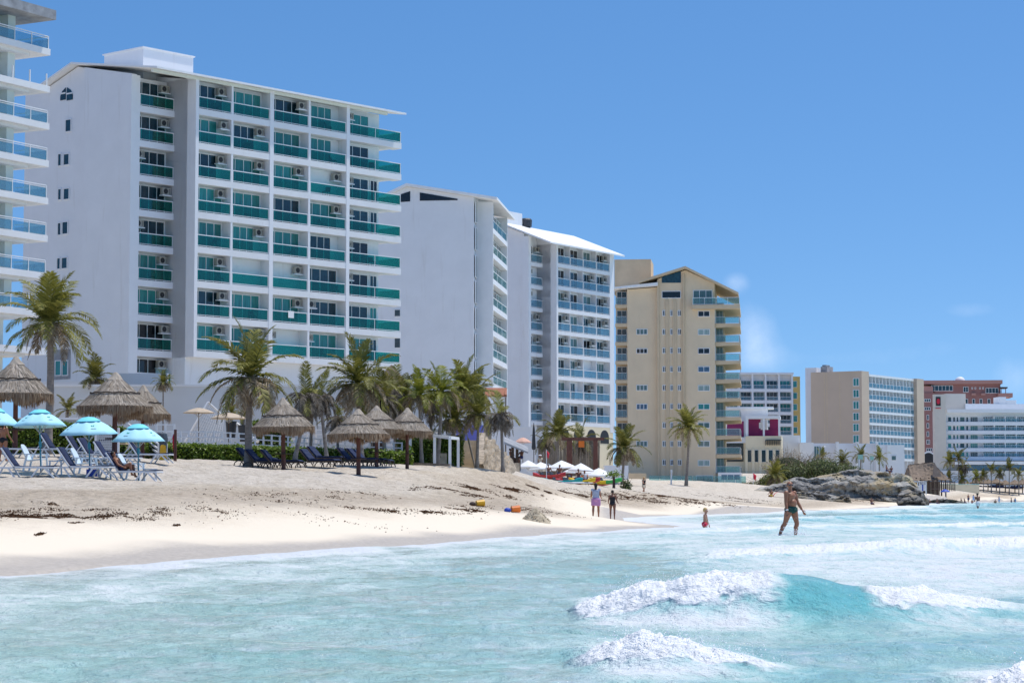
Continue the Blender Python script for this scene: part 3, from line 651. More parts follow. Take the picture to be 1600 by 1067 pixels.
    for k in range(8):
        for (ab, v, nm) in allb:
            if rg.random() < .55:
                z = ztops[k]-(fh-slab); p = f.o+f.u*(ab[0]+(ab[1]-ab[0])*rg.uniform(.5,.85))+f.v*(v+rg.uniform(.5,.9))
                CHAIR.put(f'dark chair behind teal glass, {ORD[8-k]} balcony row of the largest hotel, {nm}', (p.x, p.y, z), f.a+rg.uniform(-1.5,1.5), None, 'chairs on the teal glass balconies')
    # towel over a rail
    tu, tzv = f.hit(455, 482, 0); t = MB(); p0 = f.o+f.u*tu
    t.box(-.33,.33,-.045,-.03,-.55,.03); t.box(-.33,.33,-.045,.06,.031,.045)
    o = t.build('towel', M['canvas'], None, (p0.x+f.v.x*.05, p0.y+f.v.y*.05, ztops[6]-(fh-slab)+1.0), f.a); tag(o, 'white towel hung over a teal glass balcony rail of the largest hotel', 'towel')
    return r
b_white()
# ---------------------------------------------------------------- white building with the blank end wall
F2 = Frame(770, 240, vp=1180)
def b_blank():
    f = F2; r = thing('white_hotel', 'white hotel with broad blank end wall and dark strip window under its gable', 'hotel', f.o, f.a)
    VO = f.hitend(748, 400, 0)[0]; vE = f.hitend(627, 400, 0)[0]; vP, zP = f.hitend(640, 291, 0); _, zE = f.hitend(768, 311, 0); z0 = 3
    u1 = f.hit(793, 500, 0)[0]; dep = 1.6; vW = f.hitend(743, 400, 0)[0]
    ue = -1.6
    def top(v): return zP-(zP-zE)*(vP-v)/vP
    zl = f.hitend(627, 297, 0)[1]
    b = MB(); b.prism([(vW, z0), (vE+6, z0), (vE+6, zl-3.0), (vE, zl-.3), (vP, zP-.3), (vW, top(vW)-.3)], ue, u1)
    b.prism([(dep, z0), (vW-.003, z0), (vW-.003, top(vW)-.31), (dep, top(dep)-.3)], .0, u1); b.build('wall', M['white_wall'], r)
    b = MB(); va = f.hitend(643, 400, ue)[0]; b.prism([(va, z0), (vE, z0), (vE, zl-.4), (va, top(va)-.4)], ue+.4, ue+.9)
    p = MB(); p.box(0.02, .4, 0, dep-.003, z0, zE-.3); p.box(u1-.3, u1, 0, dep-.003, z0, zE-.3); p.build('pilaster', M['white_paint'], r)
    t = MB(); pts = [(-.7, top(-.7)), (vP, zP), (vE+6.5, zl-3.0)]
    t.prism([(v, z-.28) for v, z in pts]+[(v, z) for v, z in pts[::-1]], ue-.7, u1+1.5); t.build('roof', M['roof_white'], r)
    zs = [f.hit(782, y, 0)[1] for y in (372,410,449,489,528,568,608)]; fh = (zs[0]-zs[-1])/6
    for k, z in enumerate(zs):
        s = MB(); s.box(.4, u1-.3, .0, dep-.003, z-.25, z+.25); s.build('balcony_slab', M['white_wall'], r)
    for k, z in enumerate([zs[0]]+zs[1:]+[]):
        for i in range(3):
            w = (u1-.7)/3; uc = .4+w*(i+.5)
            add_rail(r, uc, .1, z+.25, w-.05, .95, 2, 'glass_pale'); add_win(r, uc, .75, z+.25, w-.35, 2.1, 2, ['pane_dull','pane_dark','pane_teal'][(k*2+i)%3])
    # slit of set-back windows beside the end wall
    for y0, y1 in ((318,350),(357,392),(400,435),(440,475),(482,515),(523,560),(565,600)):
        va, za = f.hitend(748, y1, 0); add_win(r, ue+.05+.9, VO+.2, za, 1.3, f.hitend(748, y0, 0)[1]-za, 2, 'pane_dull')
    # dark strip windows under the gable
    def poly(pp, nm='gable_window'):
        b = MB(); q = [f.hitend(px, py, ue) for px, py in pp]; b.prism(q, ue-.04, ue-.003); b.build(nm, M['pane_black'], r)
    poly([(656,301),(715,311),(715,313),(656,314)]); poly([(626,304),(641,299),(641,315),(626,316)])
    for px0, px1, y0, y1 in ((616,626,484,495),(616,626,528,544)): 
        q0 = f.hitend(px0, y1, ue); q1 = f.hitend(px1, y0, ue); add_win(r, ue-.03, (q0[0]+q1[0])/2, q0[1], abs(q0[0]-q1[0]), q1[1]-q0[1], 1, 'pane_dark', R(-90))
    return r
b_blank()
# ---------------------------------------------------------------- third white hotel, bluish glass
F3 = Frame(870, 288, vp=3000)
def b_third():
    f = F3; r = thing('white_hotel', 'white hotel with pale blue balcony glass and a steep sunlit white roof', 'hotel', f.o, f.a)
    U = lambda px, v=0.0, py=520: f.hit(px, py, v)[0]
    VO = f.hitend(848, 500, 0)[0]; ue = U(828, VO); uend = U(953); dep = .9; z0 = 3.5
    ys = (421,456,490.5,525,560,595,629.5,663); zs = [f.hit(912, y)[1] for y in ys]; fh = (zs[0]-zs[-1])/7; zs = [zs[0]-fh*k for k in range(8)]; slab = .5
    zroof = f.hit(872, 381, 0)[1]; ztops = [z+fh-slab/2-.0 for z in zs]; ztops[0] = min(ztops[0], zroof)
    vF, zF = f.hitend(797, 352, ue); vR = vF+5
    ur = U(974, -1.3, 402); vR, zRr = f.hitend(897, 369, ur); slope = (zRr-.35-zroof)/vR; zr = lambda v: zroof+slope*v
    b = MB(); b.prism([(VO+dep, z0), (vR+8, z0), (vR+8, zr(vR)-4), (vR, zr(vR)), (VO+dep, zr(VO+dep))], ue, -.01)
    b.prism([(dep, z0), (vR+8, z0), (vR+8, zr(vR)-4), (vR, zr(vR)), (dep, zr(dep))], 0, U(959.3)); b.build('wall', M['white_wall'], r)
    t = MB(); pts = [(-1.5, zr(-1.5)+.15), (vR, zr(vR)+.15), (vR+9, zr(vR)-4.2)]
    t.prism(pts+[(v, z+.2) for v, z in pts[::-1]], ue-.8, ur); t.build('roof', M['roof_white'], r)
    v0 = 6.5; c0, zc = f.hit(800, 331, v0); c1 = f.hit(816, 336, v0)[0]; b = MB(); b.box(c0-2.0, c1, v0, v0+4, zr(v0)-1, zc); b.build('rooftop_room', M['white_wall'], r)
    b = MB(); c2, zc2 = f.hit(822, 343, v0); b.lathe([(0.01,0),(.75,0),(.8,.9),(.6,1.1),(.01,1.15)], 14, (c2, v0, zc2-1.0)); b.build('water_tank', M['pot'], r, smooth=False)
    p = MB(); p.box(0, .4, 0, VO+dep-.01, zs[7]-.9, zr(0)-.05); p.build('pilaster', M['white_wall'], r)
    p = MB(); p.box(ue-.3, ue+.3, VO, VO+dep, z0, zr(VO)-.05); p.build('pilaster', M['white_wall'], r)
    p = MB(); p.box(uend, U(959.5), -.02, dep-.01, zs[7]-.9, zr(0)-.05); p.build('pilaster', M['white_wall'], r)
    cut = [U(x) for x in (891.5, 912, 932.5)]; bays = [(.4, cut[0]), (cut[0]+.12, cut[1]), (cut[1]+.12, cut[2]), (cut[2]+.12, uend)]
    for c in cut: d = MB(); d.box(c, c+.12, .10, dep-.01, zs[7]+.26, zr(.1)-.1); d.build('dividing_wall', M['white_wall'], r)
    for k, z in enumerate(zs):
        s = MB(); s.box(.4, uend, 0, dep-.011, z-slab/2, z+slab/2); s.build('balcony_slab', M['white_wall'], r)
        s = MB(); s.box(ue+.3, -.011, VO+.01, VO+dep-.011, z-slab/2, z+slab/2); s.build('balcony_slab', M['white_wall'], r)
    pn = ['pane_dark','pane_dull','pane_dark','pane_black']
    bay_front(r, f, bays, ztops, fh, slab, 0, dep, 'glass_blue', pn, ac=.55, seed=21, wfrac=.85, rail_h=1.05)
    bay_front(r, f, [(ue+.32, -.03)], ztops, fh, slab, VO, dep, 'glass_blue', pn, ac=.8, seed=22, wfrac=.5, rail_h=1.05)
    # arcade of the ground floor
    zb, zt = z0+1.0, zs[7]-slab/2-.01; za_ = f.hit(925, 692)[1]
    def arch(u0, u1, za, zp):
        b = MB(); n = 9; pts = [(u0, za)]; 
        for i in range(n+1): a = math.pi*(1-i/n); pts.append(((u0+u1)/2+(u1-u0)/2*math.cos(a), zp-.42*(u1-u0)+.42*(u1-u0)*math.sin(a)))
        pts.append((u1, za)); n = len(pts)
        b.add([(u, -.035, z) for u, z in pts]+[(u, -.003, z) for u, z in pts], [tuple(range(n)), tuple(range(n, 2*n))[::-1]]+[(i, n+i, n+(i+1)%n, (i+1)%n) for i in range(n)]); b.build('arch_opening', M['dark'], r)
    b = MB(); b.box(.0, uend+.8, .0, dep-.01, z0, zt); b.build('arcade_wall', M['cream'], r)
    zp = f.hit(925, 671)[1]; wv = (uend)/4
    for i in range(4): arch(wv*i+.8, wv*(i+1)-.4, za_, zp)
    rg = random.Random(31)
    for k in range(8):
        for i in range(4):
            if rg.random() < .4:
                p = f.o+f.u*(bays[i][0]+1.3)+f.v*.6; CHAIR.put(f'dark chair behind pale blue glass, {ORD[7-k]} balcony row of the steep-roofed hotel, {["first","second","third","fourth"][i]} bay', (p.x, p.y, zs[k]+slab/2), f.a+rg.uniform(-1,1), None, 'chairs on the pale blue glass balconies')
    return r
b_third()
# ---------------------------------------------------------------- beige tower
F4 = Frame(1118, 335, vp=1190)
def b_beige():
    f = F4; r = thing('beige_tower', 'tall beige apartment tower with a pitched roof and stacked balconies on both sides', 'apartment building', f.o, f.a)
    E = lambda px, py, u=0.0: f.hitend(px, py, u)
    z0 = 2.5; LEN = 20
    vR = 0.0; vC0 = E(1064, 600)[0]; vC1 = E(1036, 600)[0]; vM = E(1028, 600)[0]; vL = E(980, 600)[0]
    zpk = E(1071, 418); zer = E(1115, 440); zel = E(1028, 432); 
    b = MB(); b.prism([(0, z0), (vM, z0), (vM, zel[1]-.4), (zpk[0], zpk[1]-.4), (0, zer[1]-.3)], 0, LEN)
    zll = E(980, 452)[1]; b.prism([(vM+.003, z0), (vL, z0), (vL, zll), (vM+.003, zll+.3)], .5, LEN); b.build('wall', M['beige'], r)
    # stair strip with ribs
    b = MB(); zt = E(1050, 468)[1]
    for px in (1041.5, 1044, 1053, 1056, 1066): v = E(px, 600)[0]; b.box(-.16, -.003, v-.14, v+.14, z0, zt)
    v = E(1067.5,600)[0]; b.box(-.30,-.003, v-.25, v+.0, z0, zpk[1]-1.0); v = E(1030.5,600)[0]; b.box(-.30,-.003, v, v+.3, z0, zel[1]-.6); b.build('rib', M['beige_trim'], r)
    # roofs
    t = MB(); ve, ze = E(1154, 458); vk, zk = E(1071, 417); vl, zl2 = E(998, 440)
    pts = [(ve, ze), (vk, zk), (vl, zl2)]; t.prism([(a, z-.35) for a, z in pts]+[(a, z) for a, z in pts[::-1]], -1.2, LEN+1); t.build('roof', M['beige_trim'], r)
    t = MB(); a, za = E(958, 449); c, zc = E(1028, 446); t.prism([(c, zc-.1), (a, za-.3), (a, za-.05), (c, zc+.4)], -.8, LEN); t.build('lower_roof', M['roof_white'], r)
    q0 = E(960, 440, 4); q1 = E(1017, 405, 4); b = MB(); b.box(4, 12, q1[0], q0[0], q0[1]-2, q1[1]); b.build('rooftop_room', M['beige_trim'], r)
    def ew(px0, px1, py0, py1, n=1, g='pane_pale', u=0.0, frm=.09):
        a, za = E(px1, py1, u); c, zc = E(px0, py0, u); add_win(r, u-.03, (a+c)/2, za, abs(c-a), zc-za, n, g, R(-90), frm)
    rg = random.Random(9)
    for y0 in (484.5,513.7,543,572,601,630,659.5,688.5,717.5,747): 
        for x in (1035,1047,1059): ew(x, x+6, y0, y0+9.5, 2, rg.choice(['pane_black','pane_dark','pane_dark']), frm=.1)
    for y0, y1, g in ((514,523,'pane_dull'),(544,552.5,'pane_black'),(601.5,610.5,'pane_dull'),(631,640,'pane_blue'),(689,698,'pane_dull')): ew(994,1012,y0,y1,3,g,.5)
    for i, y0 in enumerate((486,514.5,544,572.5,602,631,660,689,719)): ew(1090.5,1109,y0,y0+9,2,['pane_black','pane_pale','pane_black','pane_blue','pane_pale','pane_teal','pane_dull','pane_pale','pane_pale'][i])
    ew(1034,1064,455,466,1,'pane_black')
    b = MB(); b.prism([E(1034,442), E(1064,442), E(1064,424), E(1034,432)], -.05, -.003); o = b.build('gable_window', M['pane_dark'], r)
    ew(1088, 1114, 742, 757, 1, 'pane_dull')
    # sea-side balconies
    wv0 = E(1119, 600)[0]; a0_ = E(1131, 600)[0]; wv1 = E(1157, 600)[0]; rows = (505.5,534.5,563.5,593,622,651.5,680.5,709.5,739)
    for y in rows:
        _, z = E(1140, y, .6); s = MB(); s.prism([(vR-.003, z-.62), (vR-.003, z), (wv1, z), (wv1, z-.45)], .4, 17); s.build('balcony_slab', M['beige_trim'], r)
        gw = abs(wv1-vR)-.3
        add_rail(r, .5, (vR+wv1)/2, z, gw, 1.05, 2, 'glass_pale', R(-90), 'metal'); add_rail(r, 8.7, wv1+.1, z, 16, 1.05, 8, 'glass_pale', 0, 'metal')
        add_win(r, 3.85, (a0_+vR)/2, z, abs(a0_-vR)*.8, 2.3, 2, 'pane_pale', R(-90)); add_win(r, 2.0, vR-.05, z, 3.0, 2.3, 2, 'pane_teal') 
    ax = MB(); a0 = E(1131, 600)[0]; zt = E(1120, 470)[1]
    ax.box(3.9, LEN, a0, -.004, z0, zt); ax.build('sea_side_wall', M['beige_trim'], r)
    _, z = E(1105, 477, -.3); s = MB(); s.box(-1.2, 16, wv1, E(1082,600)[0], z-.6, z); s.build('balcony_slab', M['beige_trim'], r)
    c0 = E(1082,470)[0]; add_rail(r, -1.1, (c0+wv1)/2, z, c0-wv1-.1, 1.1, 5, 'glass_pale', R(-90), 'white_paint'); ew(1083,1113,453,476,3,'pane_dull')
    # sunroom at the foot
    b = MB(); q0 = E(1122,752,-1); q1 = E(1158,738,-1); b.box(-1, 6, q1[0], q0[0], z0, q1[1]); b.build('ground_floor_sunroom', M['white_paint'], r)
    ew(1126,1157,740.5,750,3,'pane_blue',-1.0)
    # land-side balconies
    wl = E(961, 600)[0]
    for y in (476,505.5,534.5,564,593.5,623,652,682):
        _, z = E(970, y, .6); s = MB(); s.box(.6, 14, vL+.003, wl, z-.5, z); s.build('balcony_slab', M['beige_trim'], r)
        add_rail(r, .7, (vL+wl)/2, z, abs(wl-vL)-.15, 1.1, 2, 'glass_blue', R(-90), 'metal')
        add_win(r, 2.2, (vL+wl)/2, z, abs(wl-vL)*.8, 2.1, 2, 'pane_dark', R(-90))
    b = MB(); b.box(2.3, LEN, vL+.004, wl, z0, E(970,458,2.3)[1]); b.build('land_side_wall', M['beige_trim'], r)
    return r
b_beige()
# glass pool fence on a beige kerb in front of the tower
def glass_fence():
    p0 = ground(1014, 316); p1 = ground(1166, 322); d = p1-p0; L = math.hypot(d.x, d.y); a = math.atan2(d.y, d.x); z = zat(1090, 757, 318)
    r = thing('glass_fence', 'low glass fence on a beige kerb along the foot of the beige tower', 'fence', (p0.x, p0.y, z), a)
    b = MB(); b.box(-2.5, L, -.3, .3, -.9, .25); b.build('kerb', M['beige_trim'], r)
    g = MB()
    for i in range(9): g.box(L*i/9+.04, L*(i+1)/9-.04, -.02, .02, .25, 1.25)
    g.build('glass_panel', M['glass_pale'], r)
    k = MB(); k.box(-5.2,.1,1.0,1.4,-.5,1.6); k.build('end_wall', M['beige_trim'], r)
glass_fence()
# ================================================================ farther hotels
# ---- white grid hotel behind the beige tower
F5 = Frame(1246, 560, ang=R(180)+R(3))        # its front faces the camera: u runs to the left
def b_grid():
    f = F5; r = thing('white_hotel', 'white square-grid hotel with teal windows behind the beige tower', 'hotel', f.o, f.a)
    # local -y would face away here, so the front lies on +y side: work with explicit signs
    H = lambda px, py, v=0.0: f.hit(px, py, v)
    z0 = 4; uR = H(1238, 600)[0]; uL = H(1120, 600)[0]; zt = H(1190, 585)[1]
    cols = [1238,1217.5,1196.5,1176,1155,1134]; ytops = [594,612,630,648,666,684]
    b = MB(); b.box(uR, uL, -14, -1.5, z0, zt); b.build('wall', M['white_wall'], r)
    b = MB(); b.box(uR-.3, uL, -14.2, .3, zt+.003, zt+.5); b.build('roof_parapet', M['white_paint'], r)
    us = [H(c, 620)[0] for c in cols]
    for u in us+[us[-1]+3.4]: d = MB(); d.box(u-.22, u+.22, -1.49, 0, z0, zt); d.build('dividing_wall', M['white_wall'], r)
    zs = [H(1190, y)[1] for y in ytops]; fh = (zs[0]-zs[-1])/5
    for k in range(9):
        z = zs[0]-fh*k-2.15; s = MB()
        for i in range(6): s.box(us[i]+.22, us[i]+3.15 if i == 5 else us[i+1]-.22, -1.49, .02, z-.75, z)
        s.build('balcony_slab', M['white_wall'], r)
        if k > 6: continue
        for i in range(5):
            w = us[i+1]-us[i]-.5; uc = (us[i]+us[i+1])/2
            add_win(r, uc, -1.42, z, w-.1, 2.1, 3, ['pane_teal','pane_dark','pane_teal','pane_dull'][(k*3+i*5+k*i)%4], R(180)); add_rail(r, uc, -.08, z, w, .95, 2, 'glass_blue')
    uy = H(1251, 620)[0]; b = MB(); b.box(uy, uR-.31, -12, -.6, z0, H(1245, 588)[1]); b.build('ochre_wing', M['ochre'], r)
    for k in range(6):
        z = zs[0]-fh*k-1.75; add_win(r, (uy+uR)/2+.3, -.56, z, 1.1, 1.6, 1, 'pane_teal', R(180))
    m = MB(); m.tube([(uL-8.4,-4,zt), (uL-8.4,-4,zt+18)], .09, 5); 
    m = MB(); q = at(1160, 548, 555)
    m.tube([(0,0,0),(0,0,q.z-zt)], [.12,.05], 5); pr = f.o+f.u*H(1160, 560)[0]
    m.build('antenna_mast', M['metal'], r, (H(1160,560)[0], -3, zt+.3))
b_grid()
# ---- tan slab with a glazed sea front
F6 = Frame(1347.5, 505, vp=3080)
def b_tan():
    f = F6; r = thing('tan_hotel', 'hotel with a tall blank tan end wall and a long glazed balcony front', 'hotel', f.o, f.a)
    E = lambda px, py, u=0.0: f.hitend(px, py, u)
    z0 = 4; ztop = E(1340, 579.5)[1]; vL = E(1267, 600)[0]; vW = E(1249.5, 600)[0]; uend = f.hit(1428, 640)[0]; zf = f.hit(1350, 587)[1]; dep = 2.0
    b = MB(); b.box(.0, 4, -.0, vL, z0, ztop); b.build('end_wall', M['tan'], r)
    b = MB(); b.box(4.003, uend, dep, vL-3, z0, zf); b.build('wall', M['white_wall'], r)
    b = MB(); zw = E(1262, 573.5)[1]; b.box(3, 12, vL+.003, vW, z0, zw); b.build('lift_tower', M['white_wall'], r)
    b = MB(); v0 = E(1290,578)[0]; v1 = E(1280, 578)[0]; b.box(.8, 4, v0, v1, ztop+.003, ztop+1.3); b.box(1.2, 3.4, v0+.5, v1-.2, ztop+1.3, ztop+1.7); b.build('rooftop_plant', M['concrete'], r)
    ur = f.hit(1439, 640)[0]; b = MB(); b.box(uend+.003, ur, -.8, 12, z0, f.hit(1432, 592)[1]); b.build('far_end_wall', M['tan'], r)
    b = MB(); b.box(4.003, uend, -.05, vL-3, zf+.003, zf+.5); b.build('roof_parapet', M['white_paint'], r)
    ys = [608.5,626.5,644.5,662,680,698,716]; zs = [f.hit(1388, y)[1] for y in ys]; fh = (zs[0]-zs[-1])/6
    n = 13; w = (uend-4)/n
    for i in range(n+1): d = MB(); u = 4+w*i; d.box(u-.1 if i else 4.004, u+.1 if i < n else uend-.003, .08, dep-.003, z0, zf-.01); d.build('dividing_wall', M['white_paint'], r)
    for k in range(7):
        z = zs[0]-fh*k; s = MB()
        s.box(4.003, uend-.003, -.02, .079, z-.5, z)
        for i in range(n): s.box(4+w*i+.101, 4+w*(i+1)-.101, .079, dep-.004, z-.4, z)
        s.build('balcony_slab', M['white_paint'], r)
        for i in range(n):
            uc = 4+w*(i+.5); add_rail(r, uc, .03, z, w-.05, 1.1, 2, 'glass_blue'); add_win(r, uc, dep-.07, z, w*.72, 2.2, 2, ['pane_dull','pane_teal','pane_dull','pane_dark'][(k*5+i*3)%4])
    # recessed corner loggias on the tan end wall
    for y0, y1 in ((591,603),(609,621),(627,639),(645,657),(662,674),(680,692)):
        a, za = E(1342.5, y1); c, zc = E(1333, y0); add_win(r, -.04, (a+c)/2, za, abs(c-a), zc-za, 2, 'pane_teal', R(-90), .12)
    g = MB()
    for px in (1288, 1292, 1312): v = E(px, 600)[0]; g.box(-.02, -.003, v-.06, v+.06, z0, ztop-.3)
    g.build('wall_joint', M['beige_trim'], r)
b_tan()
# ---- low white annex in front of it
def b_annex():
    f = Frame(1251, 430, ang=R(-4)); r = thing('white_annex', 'low plain white building with stepped bays, behind the rock outcrop', 'building', f.o, f.a)
    H = lambda px, py, v=0.0: f.hit(px, py, v)
    z0 = 3
    for i, (a, c, yt, v, d, mt) in enumerate(((1220,1250,680,3,9,'white_paint'),(1250,1271,691,0,8,'white_wall'),(1271,1309,692,2.5,9,'white_wall'),(1309,1340,692,2.0,9,'white_wall'),(1340,1371,692,1.5,9,'white_wall'),(1371,1386,694,.6,9,'white_wall'),(1386,1413,694,0,10,'white_paint'))):
        u0, zt = H(a, yt, v); u1 = H(c, yt, v)[0]; b = MB(); b.box(u0+.004, u1, v, v+d, z0, zt-.02*i); b.build('wall', M[mt], r)
        if i in (2,3,4): w = MB(); w.box(u1-.45, u1+.02, -.2, v-.003, z0, zt+.15); w.build('fin_wall', M['white_paint'], r)
    u0, z1 = H(1272, 717, 2.5); u1, z2 = H(1283, 697, 2.5); add_win(r, (u0+u1)/2, 2.44, z1, u1-u0, z2-z1, 3, 'pane_dull')
    u0, z1 = H(1393, 719); u1, z2 = H(1400, 712); add_win(r, (u0+u1)/2, -.05, z1, u1-u0, z2-z1, 1, 'pane_dull')
b_annex()
# ---- cream clubhouse with magenta roof terrace
def b_club():
    f = Frame(1165, 420, ang=R(-8)); r = thing('cream_clubhouse', 'cream two-storey clubhouse with a magenta rooftop terrace beside the beige tower', 'building', f.o, f.a)
    H = lambda px, py, v=0.0: f.hit(px, py, v)
    z0 = 3; uA = H(1165, 700)[0]; uB = H(1221, 700)[0]; zt = H(1190, 681)[1]; uW = H(1138, 700)[0]
    b = MB(); b.box(uA, uB, 0, 14, z0, zt); b.build('wall', M['cream'], r)
    b = MB(); b.box(uW-6, uA-.003, 1.5, 14, z0, zt-.3); b.build('side_wing', M['cream'], r)
    b = MB(); q0 = H(1138, 702, 1.5); q1 = H(1161.5, 692, 1.5); q2 = H(1161.5, 721, 1.5)
    b.box(q0[0]-6, q1[0], 1.42, 1.497, q2[1], q1[1]); b.build('shopfront_glass', M['pane_dark'], r)
    b = MB(); b.box(q0[0]-6, q1[0]+1, 1.0, 1.498, q1[1]+.003, H(1150,683,1.5)[1]); b.build('fascia', M['white_paint'], r)
    for x0, x1 in ((1167.5,1174),(1179,1185),(1190,1196.5),(1201,1207.5),(1211.5,1218)):
        u0, z1 = H(x0, 722); u1, z2 = H(x1, 702.5); add_win(r, (u0+u1)/2, -.045, z1, u1-u0, z2-z1, 1, 'pane_dark', 0, .05)
    for x0 in (1164.5,1175,1186,1197,1208,1218.5): u0 = H(x0, 702)[0]; p = MB(); p.box(u0, u0+.45, -.35, -.003, z0, H(1190,701.5)[1]); p.build('pier', M['cream'], r)
    b = MB(); u0 = H(1196, 690)[0]; u1 = H(1221, 690)[0]; zz = H(1200, 688)[1]; b.box(u0, u1, -.5, -.42, zz, zz+.12); b.box(u0,u1,-.2,-.1,zz,zz+.12)
    for i in range(9): b.box(u0+(u1-u0)*i/9, u0+(u1-u0)*i/9+.08, -.5, -.004, zz-.9, zz-.003)
    b.build('pergola_rail', M['dark'], r)
    # roof terrace: white frame, magenta walls
    u0, z1 = H(1165, 679, .3); u1 = H(1219, 679, .3)[0]; z2 = H(1190, 654, .3)[1]; um = H(1192, 679, .3)[0]; fr = MB()
    fr.box(u0, u1, .3, 8, z2, z2+.55); fr.box(u0, u0+.45, .3, .75, zt+.003, z2-.003); fr.box(um, um+.35, .3, .7, zt+.003, z2-.003); fr.box(u1-.35, u1, .3, .7, zt+.003, z2-.003); fr.build('terrace_frame', M['white_paint'], r)
    w = MB(); w.box(u0+.45, um-.5, 3.2, 3.4, zt+.003, z2-.003); w.box(um-.5, u1-.36, 3.2, 3.4, zt+.003, zt+1.25); w.box(u1-2.0, u1-.36, 3.41, 3.6, zt+.003, z2-.003); w.build('terrace_wall', M['magenta'], r)
    w = MB(); a = H(1136, 679, 2)[0]; w.box(a, u0-.4, 2.2, 2.4, zt-.29, H(1150, 658, 2)[1]); w.build('terrace_wall', M['magenta'], r)
    u2 = H(1186,668,3.2)[0]; u3 = H(1190,668,3.2)[0]; w = MB(); w.box(u2, u3, 3.1, 3.19, H(1188,669,3.2)[1], H(1188,660,3.2)[1]); w.build('hatch', M['white_paint'], r)
    w = MB(); a, za = H(1136, 636, 9); c, zc = H(1208, 640, 9); w.box(a, H(1199,640,9)[0], 9, 13, zt+.01, za-.35); w.build('upper_block', M['white_wall'], r)
    w = MB(); w.box(a, c, 8.2, 14, za-.34, za); w.build('canopy_roof', M['white_paint'], r)
b_club()
# ---- pink tower
def b_pink():
    f = Frame(1463, 780, ang=R(-6)); r = thing('pink_hotel', 'pink stucco hotel tower with a flat overhanging top storey in the distance', 'hotel', f.o, f.a)
    H = lambda px, py, v=0.0: f.hit(px, py, v)
    def bx(nm, a, c, y0, y1, v, d, mt, par=None):
        u0, z1 = H(a, y1, v); u1 = H(c, y1, v)[0]; z2 = H((a+c)/2, y0, v)[1]; b = MB(); b.box(u0, u1, v, v+d, z1, z2); return b.build(nm, M[mt], par or r)
    bx('wall', 1439, 1462, 613.5, 790, 0, 20, 'pink'); bx('wall', 1462.2, 1566, 598, 790, 4, 24, 'pink')
    bx('roof_storey', 1442, 1566.5, 594, 600, 2.5, 28, 'pink_light'); bx('setback', 1440, 1458, 604, 613.4, .5, 15, 'pink_light')
    bx('balcony', 1560, 1582.5, 614, 620.5, 1, 12, 'pink_light'); bx('awning', 1563, 1574.5, 604.5, 606.5, 2, 6, 'dark'); bx('post', 1564, 1565, 606.6, 613.9, 2.4, .4, 'pink'); bx('post', 1571, 1572, 606.6, 613.9, 2.4, .4, 'pink')
    u, z = H(1500, 592, 8); d = MB(); d.ell((u, 8, z-.8), (1.8,1.8,1.6), 12, 8); d.build('roof_dome', M['white_paint'], r, smooth=True)
    def w(a, c, y0, y1, v, n=2, g='pane_dark'): u0, z1 = H(a, y1, v); u1, z2 = H(c, y0, v); add_win(r, (u0+u1)/2, v-.06, z1, max(u1-u0,.5), max(z2-z1,.5), n, g, 0, .14)
    for y in (623,636): w(1444,1454,y,y+5,0,3)
    for y in (648,661,674): w(1448,1451.5,y,y+8,0,1)
    w(1447.5,1453,687,694,0); w(1447,1457,700,705,0,3); w(1455,1489,602,611,3.94,6); w(1505,1513,604,613,3.94,2); w(1540,1560,606,614.5,3.94,4)
    for x in (1518,1523,1530,1535): w(x,x+2,605,608,3.94,1)
    for x in (1508,1519,1530.5,1543,1555): w(x,x+4.5,623,631,3.94,1)
    for x in (1526,1541): bx('balcony', x-8, x-1, 614, 617.5, 3, .9, 'pink_light')
    u, z = H(1451, 716, -.1); b = MB(); b.lathe([(0,0),(2.0,0)], 18, mi=0); 
    for i in range(len(b.v)): x, y, q = b.v[i]; b.v[i] = (x, 0, y)
    b.build('round_window', M['dark'], r, (u, -.08, z)); t = MB(); t.lathe([(2.0,0),(2.5,0)], 18)
    for i in range(len(t.v)): x, y, q = t.v[i]; t.v[i] = (x, 0, y)
    t.build('window_surround', M['white_paint'], r, (u, -.12, z)); 
b_pink()
